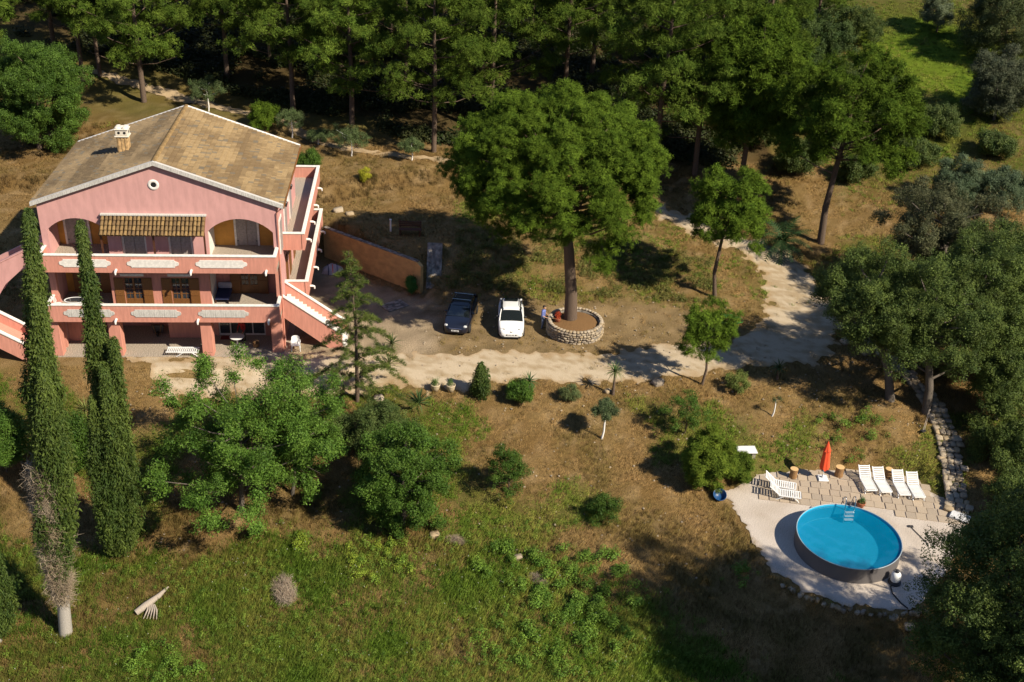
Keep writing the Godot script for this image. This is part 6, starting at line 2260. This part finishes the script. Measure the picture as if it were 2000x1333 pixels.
	tree("green_shrub", "low grey green shrub between the two yuccas at the drive edge", 3.76, -60.24, Vector3(0, 0.5, 0), 0.65, 0.5, {cat = "shrub", n = 12, puff = 0.22, per = 9, size = 0.24, mesh = clumps.small_leaf, c1 = Color(0.08, 0.11, 0.04), c2 = Color(0.14, 0.17, 0.06), r = 0.02, from = 0.1})
	tree("green_shrub", "light green leafy weed at the lower edge of the drive right of the small pine", 14.5, -62.0, Vector3(0, 0.6, 0), 0.8, 0.55, {cat = "shrub", n = 12, puff = 0.26, per = 8, size = 0.28, c1 = Color(0.10, 0.14, 0.03), c2 = Color(0.17, 0.2, 0.05), r = 0.02, from = 0.1})
	tree("white_trunk_tree", "little round tree with a whitewashed trunk in the middle of the slope", 5.67, -57.33, Vector3(0.1, 2.05, 0), 0.62, 0.55, {n = 14, puff = 0.28, per = 26, size = 0.24, c1 = Color(0.05, 0.08, 0.03), c2 = Color(0.11, 0.14, 0.06), r = 0.065, bark = M.lime_wash, from = 1.5, low = -0.5, every = 20})
	tree("white_trunk_tree", "bare little whitewashed sapling above the parasol", 16.35, -59.82, Vector3(0.12, 1.15, 0), 0.3, 0.2, {n = 3, puff = 0.15, per = 4, size = 0.2, c1 = Color(0.06, 0.08, 0.03), c2 = Color(0.11, 0.13, 0.05), r = 0.05, bark = M.lime_wash, from = 0.8, every = 9})
	for q in [[-27.7, -96.6, 1.6, 2.4, "young olive on the path just above the roof ridge"], [-19.8, -93.6, 1.3, 2.0, "young olive with white trunk behind the rear corner of the roof"], [-14.2, -90.3, 1.6, 2.1, "wide young olive on the bank right of the house"], [-9.1, -89.9, 0.9, 1.5, "smallest young olive on the bank, nearest the big stone pine"], [-17.4, -92.6, 0.9, 1.0, "low olive sprout between two young olives behind the house"]]:
		tree("young_olive", q[4], q[0], q[1], Vector3(0, q[3] * 0.8, 0), q[2], q[3] * 0.42, {cat = "olive tree", group = "young olives behind the house", n = 18, puff = q[2] * 0.3, per = 9, size = 0.3, mesh = clumps.small_leaf, c1 = Color(0.06, 0.095, 0.03), c2 = Color(0.12, 0.16, 0.06), r = 0.06, bark = M.lime_wash, from = q[3] * 0.45, low = -0.6, every = 4})
	tree("pine_sapling", "bushy bright pine sapling behind the roof", -22.2, -93.7, Vector3(0, 1.5, 0), 1.15, 1.4, {cat = "pine", n = 20, puff = 0.45, per = 26, size = 0.34, mesh = clumps.needle, mat = M.needle, c1 = g1 * 1.1, c2 = g2 * 1.2, r = 0.05, from = 0.3, low = -0.9})
	tree("green_shrub", "green bush showing behind the rear right corner of the house", -17.0, -86.5, Vector3(0, 0.8, 0), 0.8, 0.75, {cat = "shrub", n = 14, puff = 0.35, per = 24, size = 0.3, c1 = w1 * 0.8, c2 = w2 * 0.8, r = 0.03, from = 0.1})
	tree("yellow_broom", "bright yellow green sprig on the terrace bank right of the house", -12.4, -85.5, Vector3(0, 0.5, 0), 0.4, 0.55, {cat = "shrub", n = 8, puff = 0.2, per = 20, size = 0.22, mesh = clumps.small_leaf, c1 = Color(0.25, 0.26, 0.02), c2 = Color(0.38, 0.36, 0.03), r = 0.02, from = 0.1})
	tree("green_shrub", "leafy green plant at the tip of the orange retaining wall", -7.4, -72.75, Vector3(0, 0.75, 0), 0.32, 0.75, {cat = "shrub", n = 12, puff = 0.22, per = 18, size = 0.3, mesh = clumps.big_leaf, c1 = Color(0.03, 0.12, 0.02), c2 = Color(0.07, 0.2, 0.04), r = 0.02, from = 0.1})
	# bracken and weeds in the meadow
	for q in [[4.7, -46.5, 2.6, 1300, "broad patch of bracken in the meadow below the pool"], [3.6, -43.8, 2.9, 1500, "bracken patch nearest the bottom edge of the picture"], [0.6, -47.6, 1.7, 520, "bracken patch at the top of the meadow"], [-6.7, -47.9, 1.7, 420, "yellow green leafy weeds below the dense round tree"], [-10.2, -48.9, 1.0, 170, "small leafy weed clump left of the yellow green weeds"], [0.6, -42.3, 1.8, 420, "bracken at the middle of the bottom edge"], [-16.5, -40.8, 1.8, 420, "dark leafy weeds by the bottom edge on the left"], [12.8, -47.3, 0.8, 90, "leafy weeds beside the gravel edge"], [20.6, -58.6, 1.5, 200, "green weeds on the bank above the parasol"], [22.3, -59.3, 1.2, 160, "green weeds on the bank left of the stone steps"]]:
		var bx_: Array = []
		var bc := PackedColorArray()
		var yel := 1.0 if "yellow" in q[4] else 0.0
		for k in int(q[3] * 0.62):
			var r: float = q[2] * sqrt(rng.randf())
			var a := rng.randf() * TAU
			var x: float = q[0] + cos(a) * r * 1.25
			var z: float = q[1] + sin(a) * r
			if mottle.get_noise_2d(x * 2.2, z * 2.2) < 0.06 + 0.12 * r / q[2]:
				continue
			bx_.append(Transform3D(Basis(Vector3.UP, a * 7.0).scaled(Vector3(0.24, 0.17, 0.24) * rng.randf_range(0.6, 1.5)), on(x, z, rng.randf_range(0.1, 0.6))))
			bc.append(Color(0.06, 0.13, 0.016).lerp(Color(0.15, 0.24, 0.03), rng.randf()).lerp(Color(0.24, 0.30, 0.03), yel * rng.randf()) * rng.randf_range(0.8, 1.2))
		tag(many("bracken", null, clumps.leaf, M.leaf, bx_, bc), q[4], "ferns", "", "stuff")
	# bank plants above the cars
	var kx: Array = []
	var kc := PackedColorArray()
	for k in 2600:
		var x := rng.randf_range(-4.5, 15.0)
		var z := rng.randf_range(-72.8, -79.5)
		if mottle.get_noise_2d(x * 1.2, z * 1.2) < 0.02:
			continue
		kx.append(Transform3D(Basis(Vector3.UP, rng.randf() * TAU).scaled(Vector3(0.28, 0.22, 0.28) * rng.randf_range(0.6, 1.4)), on(x, z, 0.1)))
		kc.append(Color(0.08, 0.11, 0.02).lerp(Color(0.2, 0.17, 0.05), rng.randf()) * rng.randf_range(0.7, 1.2))
	tag(many("bank_weeds", null, clumps.small_leaf, M.leaf, kx, kc), "tangled weeds covering the bank behind the parked cars", "weeds", "", "stuff")


# ---------------------------------------------------------------- small things about the place
func details() -> void:
	rng.seed = 4242
	var sm := stone_mats()
	# round planter of stones
	var c := Vector3(4.26, 0.0, -68.4)
	var pl := thing("round_planter", "round rubble stone planter wall ringing the foot of the big pine", "planter", c)
	var mb := Mb.new()
	mb.lathe([Vector2(1.86, -0.2), Vector2(1.86, 0.8), Vector2(1.6, 0.8), Vector2(1.6, 0.6)], 40)
	part("mortar", mb, M.concrete, pl)
	mb = Mb.new()
	mb.lathe([Vector2(1.62, 0.68), Vector2(1.0, 0.78), Vector2(0.0, 0.85)], 32)
	part("soil", mb, M.soil, pl)
	var n := 0
	for row in 5:
		var a := rng.randf()
		var y := 0.05 + row * 0.17
		while a < TAU:
			var w := rng.randf_range(0.16, 0.36)
			a += w / 1.9
			if sin(a + 0.0) < -0.25 and row < 4:   # the far outside, which nothing shows
				continue
			mb = Mb.new()
			mb.stone(Vector3.ZERO, Vector3(w * 1.02, rng.randf_range(0.12, 0.21), rng.randf_range(0.14, 0.24)), rng, 0.0)
			fast_part("stone", n, mb.mesh(), sm[[1, 3, 3, 0, 4, 1][rng.randi() % 6]], pl, Transform3D(Basis(Vector3.UP, PI / 2 - a + w / 3.8), Vector3(cos(a - w / 3.8) * 1.89, y + rng.randf_range(-0.03, 0.03), sin(a - w / 3.8) * 1.89)))
			n += 1
	for k in 46:
		var a := TAU * k / 46.0
		mb = Mb.new()
		mb.stone(Vector3.ZERO, Vector3(0.25, 0.15, rng.randf_range(0.22, 0.3)), rng, 0.0)
		fast_part("cap_stone", k, mb.mesh(), sm[[0, 2, 2, 4][rng.randi() % 4]], pl, Transform3D(Basis(Vector3.UP, PI / 2 - a), Vector3(cos(a) * 1.78, 0.87, sin(a) * 1.78)))
	flower_pot("flower_pot", "orange pot with red flowers inside the round planter by the pine trunk", Vector3(3.05, 0.72, -68.3), 0.2, 0.3, M.terracotta, 0.35, Color(0.4, 0.06, 0.02))
	flower_pot("flower_pot", "left of the two cream pots with plants at the edge of the drive", on(-4.67, -60.55), 0.3, 0.5, M.cream_pot, 0.35, Color(0.08, 0.13, 0.03))
	flower_pot("flower_pot", "right of the two cream pots with plants at the edge of the drive", on(-3.7, -60.55), 0.28, 0.5, M.cream_pot, 0.3, Color(0.07, 0.12, 0.03))
	# loose rocks
	for q in [[-8.1, -59.55, 0.7, "grey boulder below the cedar at the edge of the drive"], [9.44, -62.14, 0.85, "flat grey boulder at the drive edge left of the small pine"], [6.2, -61.1, 0.5, "grey stone at the foot of the single stemmed yucca"], [-3.8, -49.8, 0.65, "grey rock on the slope below the dense round leafy tree"], [26.4, -57.4, 0.5, "white rock beside the stone steps"], [21.0, -44.1, 0.6, "rock at the end of the stone edging"], [22.9, -68.3, 0.9, "large pale rock where the drive meets the stone steps"], [23.9, -66.9, 0.7, "pale rock in the shade at the top of the stone steps"], [-13.9, -81.2, 0.9, "pale rock on the terrace behind the orange wall"], [-12.9, -80.6, 0.7, "smaller pale rock on the terrace behind the orange wall"], [0.9, -48.4, 0.5, "reddish stone among the bracken"]]:
		mb = Mb.new()
		mb.stone(Vector3.ZERO, Vector3(q[2], q[2] * 0.6, q[2] * 0.75), rng, 0.4)
		var o := part("rock", mb, sm[rng.randi() % 5])
		o.position = on(q[0], q[1], 0.1)
		tag(o, q[3], "rock", "loose rocks about the slope")
	var ex: Array = []
	var ec := PackedColorArray()
	mb = Mb.new()
	mb.stone(Vector3.ZERO, Vector3(1, 0.6, 0.8), rng)
	var pebble := mb.mesh()
	for k in 1500:
		var x := rng.randf_range(-24, 26)
		var z := rng.randf_range(-46, -74)
		if x < -6 and z < -60.5:
			continue
		if x > 12 and z > -57.5:
			continue
		ex.append(Transform3D(Basis(Vector3.UP, rng.randf() * 6).scaled(Vector3.ONE * rng.randf_range(0.04, 0.16)), on(x, z, 0.03)))
		ec.append(Color(0.5, 0.4, 0.28) * rng.randf_range(0.7, 1.2))
	tag(many("small_stones", null, pebble, M.stone, ex, ec), "small pale stones lying about the slope and drive", "stones", "", "stuff")
	# white slab and blue tub
	var sl := thing("stone_table", "white slab lying on two blocks above the feathery bushes", "table", on(14.45, -56.9), 0.1)
	bx("top", M.plastic, sl, Vector3(-0.6, 0.22, -0.38), Vector3(0.6, 0.3, 0.38), 0.02)
	for s in [-0.4, 0.4]:
		bx("block", M.concrete, sl, Vector3(s - 0.12, -0.2, -0.3), Vector3(s + 0.12, 0.22, 0.3), 0.02)
	var tub := thing("blue_tub", "round blue plastic tub at the foot of the feathery bush", "tub", on(12.42, -53.35, 0.03))
	mb = Mb.new()
	mb.lathe([Vector2(0.0, 0.0), Vector2(0.28, 0.0), Vector2(0.37, 0.3), Vector2(0.4, 0.32), Vector2(0.38, 0.34), Vector2(0.34, 0.3), Vector2(0.26, 0.05), Vector2(0.0, 0.05)], 22, Transform3D(Basis(Vector3.RIGHT, 0.5), Vector3(0, 0.12, 0)))
	part("bowl", mb, M.blue_plastic, tub)
	# hose
	mb = Mb.new()
	for k in 5:
		var pts: Array = []
		var rad: Array = []
		for i in 25:
			var a := TAU * i / 24.0
			var r := 0.5 + k * 0.11
			pts.append(Vector3(cos(a) * r * 1.1 + rng.randf_range(-0.04, 0.04), 0.08 + 0.05 * k * fposmod(i * 0.31, 0.5), sin(a) * r * 0.8 + rng.randf_range(-0.03, 0.03)))
			rad.append(0.022)
		mb.tube(pts, rad, 5, false)
	var ho := part("garden_hose", mb, M.green_plastic)
	ho.position = on(15.1, -70.6, 0.02)
	tag(ho, "coiled green garden hose beside the drive", "hose")
	# bench and post on the terrace
	var be := thing("wooden_bench", "dark wooden bench in the shade on the terrace behind the orange wall", "bench", on(-8.0, -78.0), 0.05)
	for k in 4:
		bx("seat_board", M.dark_wood, be, Vector3(-0.85, 0.42, -0.2 + k * 0.12), Vector3(0.85, 0.46, -0.1 + k * 0.12), 0.01)
	for k in 3:
		bx("back_board", M.dark_wood, be, Vector3(-0.85, 0.55 + k * 0.15, -0.27), Vector3(0.85, 0.66 + k * 0.15, -0.23), 0.01)
	for s in [-0.75, 0.75]:
		bx("leg", M.dark_wood, be, Vector3(s - 0.05, -0.15, -0.22), Vector3(s + 0.05, 0.42, 0.22))
		bx("back_post", M.dark_wood, be, Vector3(s - 0.04, 0.42, -0.32), Vector3(s + 0.04, 1.0, -0.27))
	mb = Mb.new()
	mb.tube([Vector3(0, -0.2, 0), Vector3(0, 0.9, 0)], [0.07, 0.06], 8)
	mb.lathe([Vector2(0.09, 0.9), Vector2(0.09, 0.96), Vector2(0.0, 0.98)], 8)
	var po := part("white_post", mb, M.lime_wash)
	po.position = on(-9.5, -78.3)
	tag(po, "short white post at the left end of the dark bench", "post")
	# covered bundle, grate, sloping slab
	var bu := thing("covered_bundle", "bundle under a pale striped cover in the back corner of the court", "bundle", Vector3(-13.6, 0.0, -75.9), 0.3)
	mb = Mb.new()
	var rings: Array = []
	for i in 7:
		var th := PI * 0.5 * i / 6.0
		var ring: Array = []
		for k in 18:
			var a := -TAU * k / 18.0
			var r := cos(th) * (1.0 + 0.08 * sin(a * 5.0 + i))
			ring.append(Vector3(cos(a) * r * 0.8, sin(th) * 0.62 * (1.0 + 0.1 * sin(a * 3.0)), sin(a) * r * 0.5))
		rings.append(ring)
	mb.skin(rings)
	part("cover", mb, M.blanket, bu)
	for k in 3:
		mb = Mb.new()
		var pts: Array = []
		for i in 9:
			var a := PI * i / 8.0
			pts.append(Vector3(-0.35 + k * 0.32 + sin(a) * 0.05, sin(a) * 0.62, cos(a) * 0.47))
		mb.tube(pts, [0.028, 0.028, 0.028, 0.028, 0.028, 0.028, 0.028, 0.028, 0.028], 5, false)
		part("stripe", mb, M.red_cloth if k == 1 else M.navy_cloth, bu)
	var gr := thing("floor_grate", "pale concrete cover slab on the court at the end of the orange wall", "slab", Vector3(-8.4, 0.01, -70.9), 0.7)
	bx("cover", M.concrete, gr, Vector3(-0.85, 0, -0.6), Vector3(0.85, 0.06, 0.6), 0.015)
	var rp := thing("concrete_slab", "sloping pale concrete slab between the orange wall and the dark car", "slab", Vector3(-5.9, 0.0, -74.6), 0.05)
	mb = Mb.new()
	var xs := Transform3D(Basis(Vector3.RIGHT, 0.62), Vector3(0, 1.5, 0))
	mb.box(Vector3(-0.55, -0.12, -1.9), Vector3(0.55, 0.12, 1.9), 0.03, xs)
	part("slope", mb, M.concrete, rp)
	# tools by the steps
	var tl := thing("garden_tools", "two long handled garden tools leaning by the stone steps", "tools", on(26.0, -59.7), 0.6)
	for s in 2:
		mb = Mb.new()
		mb.rod(Vector3(-0.5 + s * 0.15, 0.0, 0.2), Vector3(0.4 + s * 0.1, 1.0, -0.3), 0.022, 6)
		part("handle", mb, M.dead_wood, tl)
		mb = Mb.new()
		mb.box(Vector3(-0.65 + s * 0.15, -0.05, 0.1), Vector3(-0.45 + s * 0.15, 0.03, 0.32), 0.01)
		part("head", mb, M.dark_metal, tl)
	# dead wood in the meadow
	var dl := thing("dead_log", "pale broken dead log lying in the meadow", "log", on(-18.3, -44.6))
	mb = Mb.new()
	mb.tube([Vector3(-0.6, 0.15, 0.4), Vector3(-0.2, 0.3, 0.0), Vector3(0.3, 0.38, -0.7), Vector3(0.6, 0.4, -1.4)], [0.17, 0.2, 0.14, 0.05], 9)
	part("trunk", mb, M.dead_wood, dl)
	for k in 5:
		mb = Mb.new()
		mb.tube([Vector3(-0.1 + k * 0.08, 0.3, -0.1), Vector3(0.0 + k * 0.12, 0.32, 0.3), Vector3(-0.1 + k * 0.17, 0.1, 0.75)], [0.06, 0.05, 0.02], 6)
		part("branch", mb, M.dead_wood, dl)
	var db := thing("dead_bush", "heap of pale dead twigs in the meadow", "dead bush", on(-11.5, -46.0))
	var dx: Array = []
	var dc := PackedColorArray()
	for k in 150:
		var a := rng.randf() * TAU
		var r := sqrt(rng.randf())
		var q := Vector3(cos(a) * r * 0.5 + r * 0.3 * sin(a), rng.randf() * 0.5 * (1 - r * 0.5), sin(a) * r * 0.95)
		dx.append(Transform3D(Basis(Vector3.UP, rng.randf() * 6).scaled(Vector3.ONE * rng.randf_range(0.25, 0.45)), q))
		dc.append(Color(0.42, 0.34, 0.26).lerp(Color(0.26, 0.19, 0.13), rng.randf()))
	many("twigs", db, clumps.twig, M.needle, dx, dc)
	for q in [[-2.6, -49.5, "pale dried tuft on the slope right of the grey rock"], [2.0, -46.9, "small heap of pale dead twigs among the bracken"]]:
		var d2 := copy(db, "dead_bush", q[2], on(q[0], q[1]), rng.randf() * 6.0, "heaps of dead twigs", 0.55)
		d2.set_meta("group", "heaps of dead twigs")


func _ready() -> void:
	var cam := Camera3D.new()
	cam.name = "camera"
	cam.keep_aspect = Camera3D.KEEP_HEIGHT
	cam.fov = 33.5
	cam.position = Vector3(0, 37.07, 0)
	cam.near = 0.5
	cam.far = 2000.0
	add_child(cam)
	var pitch := deg_to_rad(29.1)
	var roll := deg_to_rad(-2.65)
	var fw := Vector3(0, -sin(pitch), -cos(pitch))
	var dn := Vector3(0, -cos(pitch), sin(pitch))
	var rt := Vector3.RIGHT * cos(roll) + dn * sin(roll)
	dn = -Vector3.RIGHT * sin(roll) + dn * cos(roll)
	cam.basis = Basis(rt, -dn, -fw)
	cam.current = true
	var we := WorldEnvironment.new()
	we.name = "environment"
	var env := Environment.new()
	env.background_mode = Environment.BG_SKY
	var sky := Sky.new()
	var sm := ProceduralSkyMaterial.new()
	sm.sky_top_color = Color(0.38, 0.49, 0.68)
	sm.sky_horizon_color = Color(0.74, 0.765, 0.78)
	sm.sky_curve = 0.12
	sm.ground_bottom_color = Color(0.12, 0.10, 0.07)
	sm.ground_horizon_color = Color(0.5, 0.52, 0.5)
	sky.sky_material = sm
	env.sky = sky
	env.background_energy_multiplier = 0.6
	env.tonemap_mode = Environment.TONE_MAPPER_LINEAR
	env.tonemap_exposure = 1.7
	env.sdfgi_enabled = true
	env.ssao_enabled = true
	env.ssil_enabled = true
	we.environment = env
	add_child(we)
	var sun := DirectionalLight3D.new()
	sun.name = "sun"
	sun.light_color = Color(1.0, 0.955, 0.875)
	sun.light_energy = 1.45
	sun.light_angular_distance = 0.6
	sun.shadow_enabled = true
	add_child(sun)
	sun.look_at_from_position(Vector3.ZERO, Vector3(-0.633, -0.656, -0.411), Vector3.UP)
	materials()
	lay_land()
	land()
	clump_kinds()
	roads()
	house()
	pool_side()
	car("parked_car", "white crossover car with black roof rails parked left of the stone planter", on(-0.14, -68.85, 0.02), deg_to_rad(2), 4.2, 1.82, 1.5, M.car_white, true)
	car("parked_car", "dark navy estate car with silver roof bars parked beside the white car", on(-3.6, -69.2, 0.02), deg_to_rad(-7), 4.45, 1.84, 1.56, M.car_navy, false)
	people()
	details()
	plants()
	grass()
